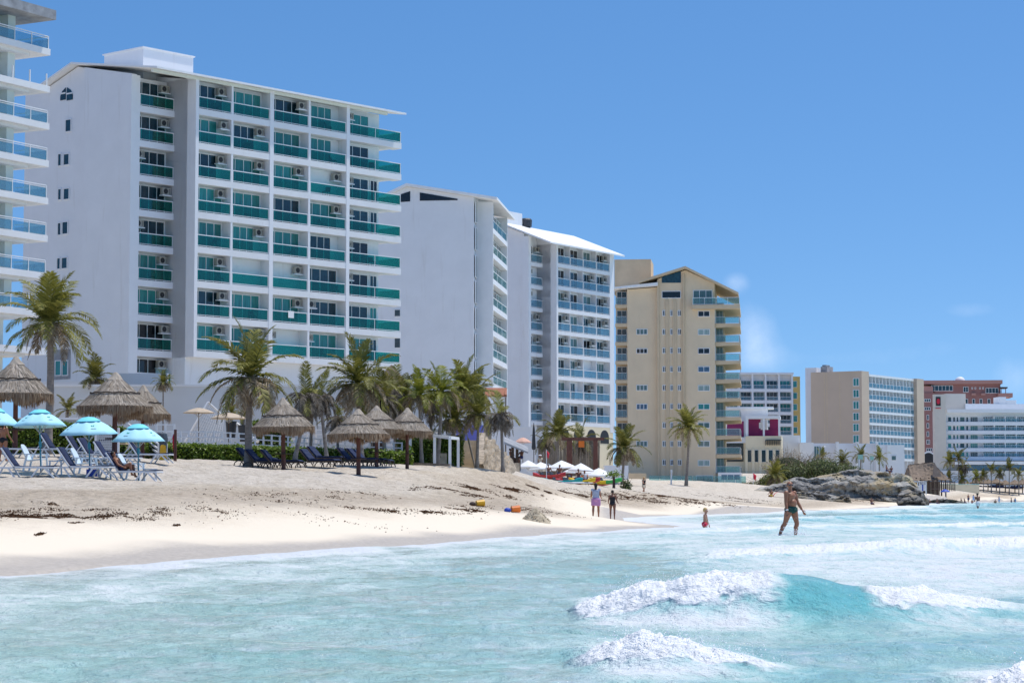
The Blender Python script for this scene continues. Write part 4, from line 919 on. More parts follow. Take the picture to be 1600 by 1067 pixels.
# ---- wide white hotel with curved terraces, far right
def b_terr():
    f = Frame(1479, 640, ang=R(3)); r = thing('terraced_hotel', 'wide white terraced hotel with a sandstone tower, farthest to the right', 'hotel', f.o, f.a)
    H = lambda px, py, v=0.0: f.hit(px, py, v)
    def bx(nm, a, c, y0, y1, v, d, mt):
        u0, z1 = H(a, y1, v); u1 = H(c, y1, v)[0]; z2 = H((a+c)/2, y0, v)[1]; b = MB(); b.box(u0, u1, v, v+d, z1, z2); return b.build(nm, M[mt], r)
    bx('tower', 1462, 1480, 616, 800, -1, 1.9, 'sandstone'); bx('tower', 1478, 1509, 615, 640, 8.1, 8, 'sandstone')
    u, z = H(1465, 627, -1); b = MB(); 
    b.lathe([(0,0),(1.35,0)], 16)
    for i in range(len(b.v)): x, y, q = b.v[i]; b.v[i] = (x*.36, 0, y*.62)
    u1, z1 = H(1462.3, 634, -1); u2, z2 = H(1469.5, 620, -1); g = MB(); g.box(u1, u2, -1.12, -1.003, z1, z2); g.build('sign_recess', M['dark'], r)
    b.build('round_emblem', M['red'], r, ((u1+u2)/2, -1.16, (z1+z2)/2)); bx('sign_lettering', 1462, 1470, 637, 638.2, -1.2, .15, 'red')
    bx('wall', 1480.2, 1700, 640, 800, 1.0, 16, 'white_wall')
    bx('roof_storey', 1509, 1700, 631, 643, 7, 10, 'white_paint'); bx('roof_block', 1561, 1572, 620, 632, 8, 6, 'white_paint'); bx('roof_block', 1572.2, 1588, 625, 632, 8, 6, 'white_paint')
    # upper roof slab with its curved nose
    def band(y0, y1, out, mt, nm):
        _, za = H(1540, y1, 0); _, zb = H(1540, y0, 0); pts = []
        uS = H(1479.5, 700, 0)[0]; uC = H(1528, 700, 0)[0]; uE = H(1700, 700, 0)[0]
        for i in range(9): t = i/8; pts.append((uS+(uC-uS)*t, -out-1.4*math.sin(t*math.pi/2)+.9))
        pts.append((uE, -out-.5)); top = [(u, v, zb) for u, v in pts]+[(uE, 0.99, zb), (uS, 0.99, zb)]; bot = [(u, v, za) for u, v, _ in top]; n = len(top)
        b = MB(); b.add(top+bot, [tuple(range(n))[::-1] if False else tuple(range(n)), tuple(range(n,2*n))[::-1]]+[(i, n+i, n+(i+1)%n, (i+1)%n) for i in range(n)])
        o = b.build(nm, M[mt], r); fix_normals(o.data); return za, zb
    band(639.5, 645, 1.6, 'white_paint', 'roof_slab')
    ys = [659,672.7,686.3,700,713.5]
    for y in ys: band(y, y+5.6, .2, 'white_wall', 'balcony_slab')
    band(721, 726, 6, 'white_paint', 'terrace_canopy')
    bx('restaurant_glass', 1500, 1700, 726.5, 735, -1.5, 3.5, 'pane_blue'); bx('podium', 1470, 1700, 735.2, 760, -2.5, 4, 'white_wall')
    tops = [650.5]+[y+5.2 for y in ys]
    rg = random.Random(2)
    for k, y0 in enumerate(tops[:5]):
        y1 = ys[k]; zb = H(1540, y1, 0)[1]; h = H(1540, y0, 0)[1]-zb-.1
        for a, c in ((1480.5,1487),(1488.5,1493),(1494,1498),(1499.5,1507.5),(1509,1513.5)):
            u0 = H(a, y1, 0.95)[0]; u1 = H(c, y1, 0.95)[0]; add_win(r, (u0+u1)/2, .93, zb, u1-u0, h, 1, rg.choice(['pane_dark','pane_dull','pane_teal']), 0, .14)
        for i, a in enumerate((1516,1536,1553,1570.5,1587.5,1604)):
            c = a+(12 if i == 0 else 14.5); u0 = H(a, y1, 0.95)[0]; u1 = H(c, y1, 0.95)[0]; w = u1-u0
            add_win(r, (u0+u1)/2, .93, zb, w, h, 4, rg.choice(['pane_teal','pane_teal','pane_dark']), 0, .1)
            if i: add_rail(r, (u0+u1)/2, -.45, zb, w+.5, 1.0, 3, 'glass_blue')
            if i: d = MB(); uu = u1+.28; d.box(uu-.2, uu+.2, -.3, .9, zb, zb+h+.08); d.build('dividing_wall', M['white_wall'], r)
b_terr()
# ================================================================ foliage
def leafmat(name, c1, c2, rough=.55, rand=.5):
    m, nt, b = nodes(name); b.inputs['Roughness'].default_value = rough; b.inputs['Specular IOR Level'].default_value = .35
    g = nt.nodes.new('ShaderNodeNewGeometry'); col = ramp(nt, g.outputs['Random Per Island'], [(0, c1), (1, c2)])
    oi = nt.nodes.new('ShaderNodeObjectInfo'); hs = nt.nodes.new('ShaderNodeHueSaturation')
    nt.links.new(math_(nt, 'ADD', math_(nt, 'MULTIPLY', oi.outputs['Random'], rand), 1-rand/2), hs.inputs['Value']); nt.links.new(col, hs.inputs['Color'])
    nt.links.new(hs.outputs[0], b.inputs['Base Color'])
    tr = nt.nodes.new('ShaderNodeBsdfTranslucent'); nt.links.new(hs.outputs[0], tr.inputs[0]); mx = nt.nodes.new('ShaderNodeMixShader'); mx.inputs[0].default_value = .28
    nt.links.new(b.outputs[0], mx.inputs[1]); nt.links.new(tr.outputs[0], mx.inputs[2]); nt.links.new(mx.outputs[0], nt.nodes['Material Output'].inputs[0]); return m
M['frond'] = leafmat('green_palm_frond', (.095,.105,.015), (.30,.28,.06))
M['frond_lime'] = leafmat('yellow_green_palm_frond', (.13,.16,.015), (.30,.30,.04))
M['frond_dry'] = leafmat('dry_palm_frond', (.21,.15,.085), (.54,.44,.31), .8)
M['frond_grey'] = leafmat('grey_withered_frond', (.10,.085,.065), (.27,.235,.195), .85)
M['leaf'] = leafmat('hedge_leaf', (.09,.15,.02), (.26,.36,.05), .4)
M['leaf_olive'] = leafmat('sea_grape_leaf', (.045,.065,.02), (.17,.20,.07), .5)
M['twig'] = leafmat('dry_twig', (.16,.12,.08), (.36,.30,.22), .85)
M['core'] = plain('foliage_shade', (.022,.034,.010), .9, .3, 3.0)  # shade deep among the leaves, put into one dark colour
def trunkmat():
    m, nt, b = nodes('palm_trunk'); b.inputs['Roughness'].default_value = .9
    cv = coord(nt, (1,1,5.5)); n = noise(nt, 1.6, 4, .6, cv); n2 = noise(nt, 5, 4, .6, coord(nt))
    c = ramp(nt, n, [(.3, (.15,.125,.105)), (.7, (.36,.32,.28))]); nt.links.new(mixc(nt, .4, c, ramp(nt, n2, [(.3, (.16,.13,.10)), (.7, (.38,.33,.29))])), b.inputs['Base Color'])
    bump(nt, b, n, .5, .03); return m
M['trunk'] = trunkmat()
def frond(mb, rg, az, el, L, droop, leaf=.66, np_=26, wid=.062, ragged=0.0, twist=0.0, hang=.35):
    p = Vector((0,0,0)); d = Vector((math.cos(az)*math.cos(el), math.sin(az)*math.cos(el), math.sin(el))); N = np_; st = L/N; pts = [p.copy()]; ds = [d.copy()]
    side0 = Vector((-math.sin(az), math.cos(az), 0))
    for i in range(N):
        d = (d+Vector((0,0,-1))*droop*(st/L)*(.35+1.5*i/N)+side0*twist*st/L).normalized(); p = p+d*st; pts.append(p.copy()); ds.append(d.copy())
    mb.tube(pts[::4]+([pts[-1]] if (N % 4) else []), [.028*(1-.85*i/(len(pts[::4])+.01)) for i in range(len(pts[::4])+(1 if N % 4 else 0))], 4, cap=False)
    for i in range(2, N+1):
        t = i/N; ll = leaf*(math.sin(math.pi*min(1, t*.86+.12))**.6)*rg.uniform(.8,1.1)
        for s in (-1, 1):
            for q in range(2):
                if rg.random() < ragged: continue
                f = pts[i]-ds[i]*st*.5*q; side = ds[i].cross(Vector((0,0,1)))
                if side.length < .05: side = side0.copy()
                side = side.normalized()*s; up = side.cross(ds[i]).normalized()*s
                dr = (side*.78+ds[i]*(.55+.35*t)+up*.10+Vector((rg.uniform(-.1,.1), rg.uniform(-.1,.1), rg.uniform(-.12,.08)))).normalized()
                mid = f+dr*ll*.5; tip = mid+(dr+Vector((0,0,-hang*rg.uniform(.6,1.6)))).normalized()*ll*.5; w = ds[i]*wid*.5
                mb.add([f-w*.5, f+w*.5, mid+w, mid-w, tip], [(0,1,2,3),(3,2,4)])
def crown_meshes(key):
    if key in CACHE: return CACHE[key]
    rg = random.Random(hash(key[1]) % 1000 if not isinstance(key[1], int) else key[1]*13+5); kind_ = key[2]; g = MB(); dd = MB(); L = 2.35
    spec = {'healthy': (24,8), 'mixed': (19,23), 'shaggy': (8,34), 'dead': (4,38), 'lime': (17,12), 'young': (15,2)}[kind_]
    n = spec[0]
    for i in range(n):
        t = i/max(1, n-1); el = R(82-95*t+rg.uniform(-9,9)); az = i*2.399+rg.uniform(-.3,.3)
        frond(g, rg, az, el, L*rg.uniform(.85,1.08), rg.uniform(1.0,1.9)*(.7+.6*t), ragged=.12+.22*t, twist=rg.uniform(-.4,.4), hang=.25+.5*t)
    n = spec[1]
    for i in range(n):
        el = R(rg.uniform(-35,18) if kind_ in ('healthy','mixed','lime') else rg.uniform(-70,45)); az = i*2.399+rg.uniform(-.5,.5)+1
        frond(dd, rg, az, el, L*rg.uniform(.55,.95), rg.uniform(1.8,3.6), leaf=.5, np_=20, wid=.058, ragged=.22, twist=rg.uniform(-.9,.9), hang=1.1)
    for i in range(24):                                            # fibre and husks at the top of the trunk
        a = rg.random()*6.28; dd.tube([(math.cos(a)*.07, math.sin(a)*.07, -.45), (math.cos(a)*.17, math.sin(a)*.17, -.1+rg.random()*.2)], [.05,.02], 4, cap=False)
    gm = g.mesh('crown', M['frond_lime'] if kind_ == 'lime' else M['frond']); dm = dd.mesh('dry_fronds', M['frond_grey'] if kind_ in ('shaggy','dead') else M['frond_dry'])
    CACHE[key] = (gm, dm); return CACHE[key]
def palm(label, base, top, kind_='healthy', seed=0, sc=1.0, rad=.13, group='palm trees along the beach', name='palm_tree', bend=.0):
    r = thing(name, label, 'palm tree', base, 0, group); t = Vector(top)-Vector(base); pts = []; rr = []
    for i in range(11):
        s = i/10; q = t*s; q.x += bend*math.sin(math.pi*s)*t.z; pts.append(q); rr.append(rad*(1.0-.35*s+.55*max(0, 1-s*7)))
    pts[0] = pts[0]-Vector((0,0,.5)); MB().tube(pts, rr, 10).build('trunk', M['trunk'], r, smooth=True)
    g, d = crown_meshes(('palm', seed % 3, kind_))
    for nm, me in (('crown', g), ('dry_fronds', d)): o = link(nm, me, r, t, seed*1.7); o.scale = (sc, sc, sc)
    return r
def P(label, bx, by, tx, ty, D, rpx, kind_, seed, bend=0.0, rad=.13):
    """palm from the pixel of its foot, the pixel of its crown's heart, its distance and crown radius in pixels"""
    b = ground(bx, D); t = at(tx, ty, D+.3); sc = rpx*D/FPX/1.80
    return palm(label, b, t, kind_, seed, sc, rad*max(.7, min(1.2, sc*1.1)), bend=bend)
P('tall healthy coconut palm at far left, trunk rising between thatched shelter and blue umbrellas', 72,712, 78,505, 112, 74, 'healthy', 1, .015, .19)
P('small half-hidden palm with drooping fronds behind the second thatched shelter', 150,690, 149,592, 151, 34, 'mixed', 2)
P('thin scraggly little palm against the seawall left of the volleyball net', 254,690, 255,598, 149, 18, 'mixed', 3, 0, .09)
P('low dark green palm against the grey wall, between two thatched shelters', 106,665, 106,640, 141, 24, 'young', 4)
P('large green palm with bare sunlit trunk standing alone in front of the seawall', 388,737, 392,590, 112, 78, 'mixed', 5, -.012, .17)
P('withered grey palm left of the pair, just right of the lone green palm', 459,725, 478,622, 124, 44, 'dead', 6, .02)
P('withered grey palm with hanging skirt, right of another withered one', 511,722, 500,622, 126, 40, 'dead', 7, .0)
P('grey skirted palm trunk behind the shelter with the lounger pair', 484,710, 489,615, 131, 36, 'shaggy', 8)
P('big ragged palm, green top over brown skirt, behind the three clustered shelters', 564,712, 560,600, 128, 62, 'mixed', 9, 0, .15)
P('dry brown palm directly right of the big ragged palm', 601,715, 598,625, 130, 42, 'shaggy', 10)
P('dry skirted palm left of the yellow green ones', 635,716, 632,622, 134, 36, 'shaggy', 11)
P('yellow green palm, leftmost of the bright ones by the white frame', 659,722, 655,618, 132, 38, 'lime', 12)
P('yellow green palm with leaning trunk inside the white post frame', 683,724, 690,612, 133, 42, 'lime', 13, .01)
P('tall dark green palm, highest of the clump by the white frame', 701,730, 725,610, 136, 46, 'healthy', 14, -.02)
P('green palm in front of the purple wall beside the stone steps', 745,735, 748,648, 134, 34, 'mixed', 15)
P('shaggy dead palm with hanging skirt right of the stone steps', 786,736, 783,650, 131, 36, 'dead', 16)
P('withered low palm between the lone shelter and the front shelter', 528,720, 527,655, 130, 30, 'dead', 51)
P('brown palm squeezed behind the apexes of the clustered shelters', 580,720, 578,612, 135, 44, 'shaggy', 52)
P('dry palm hanging over the rightmost clustered shelter', 618,720, 617,612, 138, 44, 'dead', 53)
P('ragged palm behind the leftmost yellow green palm', 672,725, 675,632, 138, 36, 'shaggy', 54)
P('green palm leaning right, highest beside the terracotta canopy', 716,730, 741,618, 139, 40, 'mixed', 55, -.02)
P('low drooping palm just left of the purple wall', 706,728, 708,655, 135, 34, 'mixed', 56)
P('feathery green palm left of the wooden swing frame', 872,735, 872,678, 224, 32, 'healthy', 17)
P('brown drooping palm behind the wooden swing frame', 905,735, 908,690, 236, 30, 'shaggy', 18)
P('grey palm left of the feathery green one near the reed fence', 856,735, 852,690, 228, 22, 'shaggy', 25)
P('palm with pale drooping fronds between swing frame and beige tower', 972,748, 976,700, 234, 34, 'mixed', 19)
P('slender curved palm standing before the beige tower', 1072,750, 1076,668, 300, 31, 'healthy', 20, .01, .17)
for i, (x, y, q) in enumerate(((1284,716,15),(1316,720,17),(1345,712,16),(1374,716,16))):
    P(['dark palm nearest the bush, before the low white annex','olive palm, second before the low white annex','palm beside the teal sign board above the rock','rightmost palm before the low white annex'][i], x, 745, x, y, 395, q, ['young','mixed','young','young'][i], 21+i)
for i, (bx, x, y, q, k) in enumerate(((1486,1484,722,15,'young'),(1499,1497,716,17,'young'),(1507,1506,729,14,'shaggy'),(1503,1503,748,12,'lime'),(1483,1483,746,11,'young'),(1526,1526,746,11,'lime'),(1537,1536,743,10,'mixed'),(1549,1549,735,13,'young'),(1562,1562,740,11,'mixed'),(1577,1577,732,14,'young'),(1592,1592,742,12,'young'))):
    lb = ['tall dark palm nearest the big thatched hut','tallest far palm before the sandstone tower','brown dry palm right of the tall far pair','orange tinged low palm by the far shelters','low dark palm in front of the tall far pair','bright yellow green far palm left of the far shelters','dull palm behind the first far thatched shelter','dark palm before the terraced hotel, left of two tall ones','small dull palm between two taller dark far palms','tall dark palm before the terraced hotel near the right edge','low palm cut close to the right edge'][i]
    P(lb, bx, 765, x, y, 540, q, k, 30+i, 0, .12)
# ---- hedges and bushes
def leaves(mb, n, fn, size, rg):
    for i in range(n):
        p, nrm = fn(rg); s = size*rg.uniform(.6,1.3); a = Vector((rg.uniform(-1,1), rg.uniform(-1,1), rg.uniform(-.6,1))).normalized(); a = (a+nrm*.8).normalized()
        x = a.cross(Vector((rg.uniform(-1,1), rg.uniform(-1,1), rg.uniform(-1,1)))).normalized(); y = a.cross(x)
        mb.add([p-x*s*.5, p+y*s*.28, p+x*s*.6, p-y*s*.28], [(0,1,2,3)])
def hedge(label, px0, px1, D0, D1, h0, h1, n, seed, leaf='leaf', thick=1.3, sink=.2):
    a = ground(px0, D0); b = ground(px1, D1); d = Vector((b.x-a.x, b.y-a.y, 0)); L = d.length; r = thing('hedge', label, 'hedge', a, math.atan2(d.y, d.x)); rg = random.Random(seed); dz = b.z-a.z
    def top(x): return (h0+(h1-h0)*x/L)*(.93+.14*float(vn(x*.7, 0, seed)))+dz*x/L
    def fn(rg):
        x = rg.uniform(0, L); k = rg.random(); h = top(x)
        if k < .55: return Vector((x, -thick/2+rg.gauss(0,.12), rg.uniform(-sink, h))), Vector((0,-.5,.9))
        if k < .92: return Vector((x, rg.uniform(-thick/2, thick/2), h+rg.gauss(0,.06))), Vector((0,0,1))
        return Vector((rg.choice((0, L))+rg.gauss(0,.06), rg.uniform(-thick/2, thick/2), rg.uniform(-sink, h))), Vector((0,-.3,.5))
    m = MB(); leaves(m, n, fn, .17, rg); m.build('foliage', M[leaf], r)
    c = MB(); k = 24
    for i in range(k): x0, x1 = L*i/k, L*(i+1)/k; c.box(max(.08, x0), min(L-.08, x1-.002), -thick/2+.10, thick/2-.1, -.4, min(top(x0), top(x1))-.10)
    c.build('shade_core', M['core'], r); return r  # solid inner boxes whose dark colour stands for the shade inside the hedge
hedge('leafy green hedge behind the blue umbrellas at the far left', -20, 214, 118, 124, 1.75, 1.55, 9000, 1)
hedge('leafy hedge below the stair railing, beside the dark bin', 222, 250, 121, 117, 1.4, .75, 1800, 2)
hedge('long low hedge running under the white fence', 256, 640, 127, 130, .95, .80, 10000, 3)
hedge('tall hedge inside the white post frame, left of the stone steps', 628, 713, 134, 136, 1.3, 1.75, 5500, 4, thick=1.6)
hedge('low clipped hedge up on the terrace by the lone white wall', 395, 455, 140, 140, 2.35, 2.3, 1500, 5, thick=.8)
def bush(label, px, D, lobes, n, size, seed, leaf='leaf_olive', twigs=0, cat='shrub'):
    g = ground(px, D); r = thing('shrub', label, cat, g); rg = random.Random(seed); tot = sum(l[3]*l[4] for l in lobes)
    def fn(rg):
        k = rg.random()*tot
        for l in lobes:
            k -= l[3]*l[4]
            if k <= 0: break
        th = rg.random()*6.283; ph = math.acos(rg.uniform(-.35,1)); q = rg.uniform(.72,1.06)*(.8+.4*float(vn(th*2, ph*3, seed+int(l[0]))))
        nrm = Vector((math.sin(ph)*math.cos(th), math.sin(ph)*math.sin(th), math.cos(ph)))
        return Vector((l[0]+nrm.x*l[3]*q, l[1]+nrm.y*l[3]*q, l[2]+nrm.z*l[4]*q)), nrm
    m = MB(); leaves(m, n, fn, size, rg); m.build('foliage', M[leaf], r)
    if twigs:
        t = MB()
        for i in range(twigs):
            p, nn = fn(rg); t.tube([p*.6, p+nn*rg.uniform(.1,.8)+Vector((0,0,.3))], [.035,.012], 3, cap=False)
        t.build('twigs', M['twig'], r)
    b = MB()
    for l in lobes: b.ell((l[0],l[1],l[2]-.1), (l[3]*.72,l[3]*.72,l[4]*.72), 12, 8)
    b.build('shade_core', M['core'], r, smooth=True); return r  # solid dark lobes, painted as the shade inside the bush
bush('wide olive green sea grape bush left of the rock outcrop', 1268, 340, [(-5.5,0,1.2,2.6,1.8),(-2.0,.5,2.4,3.0,2.2),(1.8,0,2.9,3.2,2.3),(5.0,.4,2.7,2.8,1.9),(-9,1,.6,2.2,1.2)], 8500, .30, 1, twigs=260)
bush('dry straw coloured brush sloping beside the cream clubhouse', 1216, 345, [(0,0,.9,2.8,1.7),(2.4,1,1.9,2.4,2.0),(-2.4,0,.3,1.9,.9)], 2400, .26, 2, 'twig', twigs=260)
bush('grey leafless brush behind the olive bush', 1232, 372, [(0,0,2.5,4.0,3.4),(5,0,2.5,3.6,2.8)], 2200, .25, 3, 'twig', twigs=420)
bush('small green shrub on the sand bank left of the beige tower', 978, 205, [(0,0,.5,.5,.75)], 380, .16, 4, twigs=10)
P('feathery young palm growing out of the dry brush', 1208, 752, 1211, 742, 335, 22, 'mixed', 44)
def sapling():
    g = ground(959, 166); r = thing('sapling', 'leafy topped sapling with a wrapped dark stem by the colourful kayaks', 'young tree', g)
    MB().tube([(0,0,-.2),(.02,0,.6),(0,0,1.0)], [.11,.10,.06], 8).build('trunk', M['wood_dark'], r); m = MB()
    leaves(m, 260, lambda q: (Vector((q.gauss(0,.28), q.gauss(0,.28), 1.05+q.gauss(0,.12))), Vector((0,0,1))), .17, random.Random(3)); m.build('crown', M['leaf'], r)
sapling()
# ================================================================ seawall, terrace, steps
def wbox(name, label, cat, px0, px1, D0, D1, ytop, thick, mat, zb=1.5, part='wall', cap=None):
    a = at(px0, ytop, D0); b = at(px1, ytop, D1); d = Vector((b.x-a.x, b.y-a.y, 0)); L = d.length; r = thing(name, label, cat, (a.x, a.y, 0), math.atan2(d.y, d.x)); z1 = a.z; z2 = b.z
    m = MB(); m.add([(0,0,zb),(L,0,zb),(L,thick,zb),(0,thick,zb),(0,0,z1),(L,0,z2),(L,thick,z2),(0,thick,z1)], [(0,3,2,1),(4,5,6,7),(0,1,5,4),(1,2,6,5),(2,3,7,6),(3,0,4,7)]); m.build(part, M[mat], r)
    if cap: c = MB(); c.add([(x, y, z) for z in (0,) for x, y, z in [(-.05,-.06,z1+.003),(L+.05,-.06,z2+.003),(L+.05,thick+.06,z2+.003),(-.05,thick+.06,z1+.003),(-.05,-.06,z1+.15),(L+.05,-.06,z2+.15),(L+.05,thick+.06,z2+.15),(-.05,thick+.06,z1+.15)]], [(0,3,2,1),(4,5,6,7),(0,1,5,4),(1,2,6,5),(2,3,7,6),(3,0,4,7)]); c.build('coping', M[cap], r)
    return r
wbox('seawall', 'long grey painted retaining wall in front of the largest hotel', 'wall', 66, 660, 150, 153, 604, .4, 'grey_wall', cap='white_paint')
wbox('seawall', 'raised grey wall piece standing above the long retaining wall', 'wall', 186, 262, 153.5, 153.6, 583, .4, 'grey_wall', 6)
wbox('terrace_wall', 'white ledge at the foot of the bare patch, behind the left shelters', 'wall', 60, 136, 157, 157, 596, 6, 'white_wall', 4)
wbox('garden_wall', 'dark grey low wall with white coping behind the two left shelters', 'wall', -30, 150, 136, 137, 656, .3, 'grey_dark', cap='white_paint')
a, b = at(60, 706, 134), at(700, 706, 137); q = MB(); q.box(a.x-12, b.x, 134.2, 149.9, 1.0, 3.78); kind(q.build('terrace', M['step']), 'structure')
# white fence along the terrace edge
def fence(name, label, pts, hgt, posts, rails, mat='white_paint', pw=.10, rw=.07):
    p0 = pts[0]; r = thing(name, label, 'fence', p0); S = [Vector(p)-Vector(p0) for p in pts]; 
    for i, s in enumerate(posts_along(S, posts)):
        m = MB(); m.box(-pw/2, pw/2, -pw/2, pw/2, 0, hgt); m.build('post', M[mat], r, s)
    for k in range(rails):
        z = hgt*(.22+.74*k/(rails-1)); m = MB()
        for u, v in zip(S, S[1:]): m.bar(u+Vector((0,-.06 if k < rails-1 else 0,z)), v+Vector((0,-.06 if k < rails-1 else 0,z)), rw*.6, rw)
        m.build('rail', M[mat], r)
def posts_along(S, n):
    Ls = [(b-a).length for a, b in zip(S, S[1:])]; T = sum(Ls); out = []
    for i in range(n):
        t = T*i/(n-1); k = 0
        while k < len(Ls)-1 and t > Ls[k]: t -= Ls[k]; k += 1
        out.append(S[k].lerp(S[k+1], min(1, t/Ls[k])))
    return out
fence('fence', 'long white ladder-like fence descending along the terrace edge above the hedge', [at(256,706,130.5), at(330,706,131), at(420,711,131.4), at(520,719,132), at(628,723,132.6)], 1.22, 30, 4)
fence('fence', 'short white railing up on the terrace behind the withered palms', [at(440,692,146), at(520,692,146.5)], 1.2, 7, 4)
fence('fence', 'white railing level with the sign board, left of the stair', [at(216,690,126), at(272,690,126.5)], 1.0, 5, 3)
def stair_rail():
    a = at(200, 690, 121); b = at(247, 722, 116); r = thing('beach_stair', 'white timber stair with slatted sloping sides leading down to the sand', 'stairs', b, 0); v = a-b
    for s, nm in ((0, 'side_panel'), (1.1, 'side_panel')):
        m = MB(); o = Vector((.25*s, s, 0)); m.add([o+Vector((0,0,-.3)), o+Vector((0,0,.25)), o+v+Vector((0,0,.3)), o+v+Vector((0,0,-1.4)), o+Vector((0,.06,-.3)), o+Vector((0,.06,.25)), o+v+Vector((0,.06,.3)), o+v+Vector((0,.06,-1.4))], [(0,1,2,3),(7,6,5,4),(0,4,5,1),(1,5,6,2),(2,6,7,3),(3,7,4,0)]); m.build(nm, M['white_paint'], r)
        k = MB()
        for h in (.95,.70,.48): k.bar(o+Vector((0,0,h)), o+v+Vector((0,0,h)), .06, .09)
        for i in range(5): q = o+v*(i/4); k.bar(q+Vector((0,0,0)), q+Vector((0,0,.98)), .08)
        k.build('handrail', M['white_paint'], r)
    for i in range(6): q = v*(i/6); m = MB(); m.box(q.x-.05, q.x+.32, .05, 1.15, q.z-.05, q.z+.02); m.build('tread', M['step'], r)
stair_rail()
def volley():
    a = at(325, 628, 142); l = at(289, 690, 141); c = at(350, 651, 143); e = at(403, 690, 139); r = thing('net_frame', 'white pole frame holding a slack net, leaning before the seawall', 'net', l)
    m = MB(); m.tube([l-l, a-l], .07, 6); m.build('pole', M['white_paint'], r); m = MB(); m.tube([a-l, c-l], .06, 6); m.build('pole', M['white_paint'], r); m = MB(); m.tube([at(370,662,141)-l, e-l], .10, 6); m.build('pole', M['white_paint'], r)
    n = MB()
    for i in range(13):
        t = i/12; n.bar((a-l).lerp(c-l, t), (Vector((0,0,0))).lerp(at(345,690,142)-l, t), .018)
        n.bar((a-l).lerp(Vector((0,0,0)), t), (c-l).lerp(at(345,690,142)-l, t), .018)
    n.build('net', M['white_paint'], r)
volley()
def parasol(kindname, label, base, h, rad, rise, mat, polem, n=8, group=None, sag=.05, logo=False, vent=None, tilt=None, prad=.025, valance=.0, dome=.75):
    r = thing(kindname, label, 'umbrella', base, 0, group)
    if kindname == 'beach_umbrella': q_ = random.Random(label); r.rotation_euler = (q_.uniform(-.06,.06), q_.uniform(-.06,.06), q_.uniform(0,.8))
    MB().tube([(0,0,-.15),(0,0,h+.02)], prad, 7).build('pole', M[polem], r)
    if polem == 'teal_pole': m = MB(); m.lathe([(.03,.0),(.055,.02),(.06,.22),(.03,.26)], 8, (0,0,1.0)); m.build('tilt_joint', M[polem], r)
    m = MB(); rings = 6; N = n*4
    def P_(t, a):
        w = abs(((a/(2*math.pi)*n) % 1)-.5)*2                      # 1 on the ribs, 0 mid-panel
        rr = rad*t*(1-.07*t*(1-w*w)); z = h-rise*((1-dome)*t+dome*t*t)-sag*(1-w*w)*t*(1-t)*2.2-sag*.25*(1-w*w)*t
        return (rr*math.cos(a), rr*math.sin(a), z)
    m.v = [(0,0,h)]+[P_(i/rings, 2*math.pi*k/N) for i in range(1, rings+1) for k in range(N)]
    for k in range(N): m.f.append((0, 1+k, 1+(k+1) % N)); m.m.append(0)
    for i in range(rings-1):
        for k in range(N): a0 = 1+i*N+k; a1 = 1+i*N+(k+1) % N; m.f.append((a0, a0+N, a1+N, a1)); m.m.append(0)
    if valance:
        b0 = len(m.v); e = 1+(rings-1)*N
        for k in range(N): x, y, z = m.v[e+k]; m.v.append((x*1.005, y*1.005, z-valance))
        for k in range(N): m.f.append((e+k, b0+k, b0+(k+1) % N, e+(k+1) % N)); m.m.append(0)
    c = m.build('canopy', M[mat], r, smooth=True); md = c.modifiers.new('cloth', 'SOLIDIFY'); md.thickness = .012
    if vent:
        v = MB(); v.lathe([(.01,h+.05),(rad*.2,h+.025),(rad*.42,h-rise*.19)], N); o = v.build('vent', M[vent], c, smooth=True)
    k = MB()
    for i in range(n):
        a = 2*math.pi*i/n; p1 = Vector(P_(1, a)); p0 = Vector((0,0,h-.06)); q = [Vector(P_(t, a))-Vector((0,0,.025)) for t in (.15,.45,.75,1)]
        k.tube([p0]+q, .010, 4, cap=False); k.bar((0,0,h-rise-.28), Vector(P_(.55, a))-Vector((0,0,.03)), .016)
    k.build('ribs', M['metal'] if polem != 'wood_post' else M['wood_post'], r)
    if logo:
        rg = random.Random(int(base[0]*50))
        for i in range(n):
            if i % 2: continue
            a = 2*math.pi*(i+.5)/n; lg = MB()
            def S(da, t, up=.014): x, y, z = P_(t, a+da); return (x, y, z+up)
            for s in (-1, 1): lg.add([S(0,.62), S(.05*s,.58), S(.11*s,.60), S(.05*s,.66)], [(0,1,2,3)])
            lg.build('emblem', M['logo'], c); tx = MB()
            for j in range(7):
                x0 = -.13+.037*j; tx.add([S(x0,.74+.02*(j%3==0)), S(x0+.022,.74), S(x0+.022,.775), S(x0,.775)], [(0,1,2,3)])
            tx.build('lettering', M['text'], c)
    return r
parasol('parasol', 'khaki parasol on the terrace left of the potted palms, nearer the net', at(310,704,140), 2.68, 1.0, .32, 'khaki', 'wood_dark', 8, 'khaki terrace parasols')
parasol('parasol', 'larger khaki parasol just left of the dark potted palm', at(357,706,137), 2.40, 1.15, .36, 'khaki', 'wood_dark', 8, 'khaki terrace parasols')
def potted(label, px, py0, py1, D, w, cr, seed):
    g = at(px, py1, D); h = at(px, py0, D).z-g.z; r = thing('potted_palm', label, 'plant', g); m = MB(); m.lathe([(.01,0),(w*.75,0),(w,h),(w*.9,h),(w*.85,h-.1),(.01,h-.1)], 16); m.build('planter', M['pot'], r)
    MB().tube([(0,0,h-.1),(0.02,0,h+.55)], .09, 7).build('trunk', M['trunk'], r); g_, d_ = crown_meshes(('palm', seed, 'young')); o = link('crown', g_, r, (0,0,h+.55), seed); o.scale = (cr, cr, cr)
potted('dark planter holding a small fan palm, taller of the two', 361, 658, 684, 141, .36, .42, 1)
potted('dark planter with small palm half hidden by the bare palm trunk', 380, 664, 690, 140, .34, .40, 2)
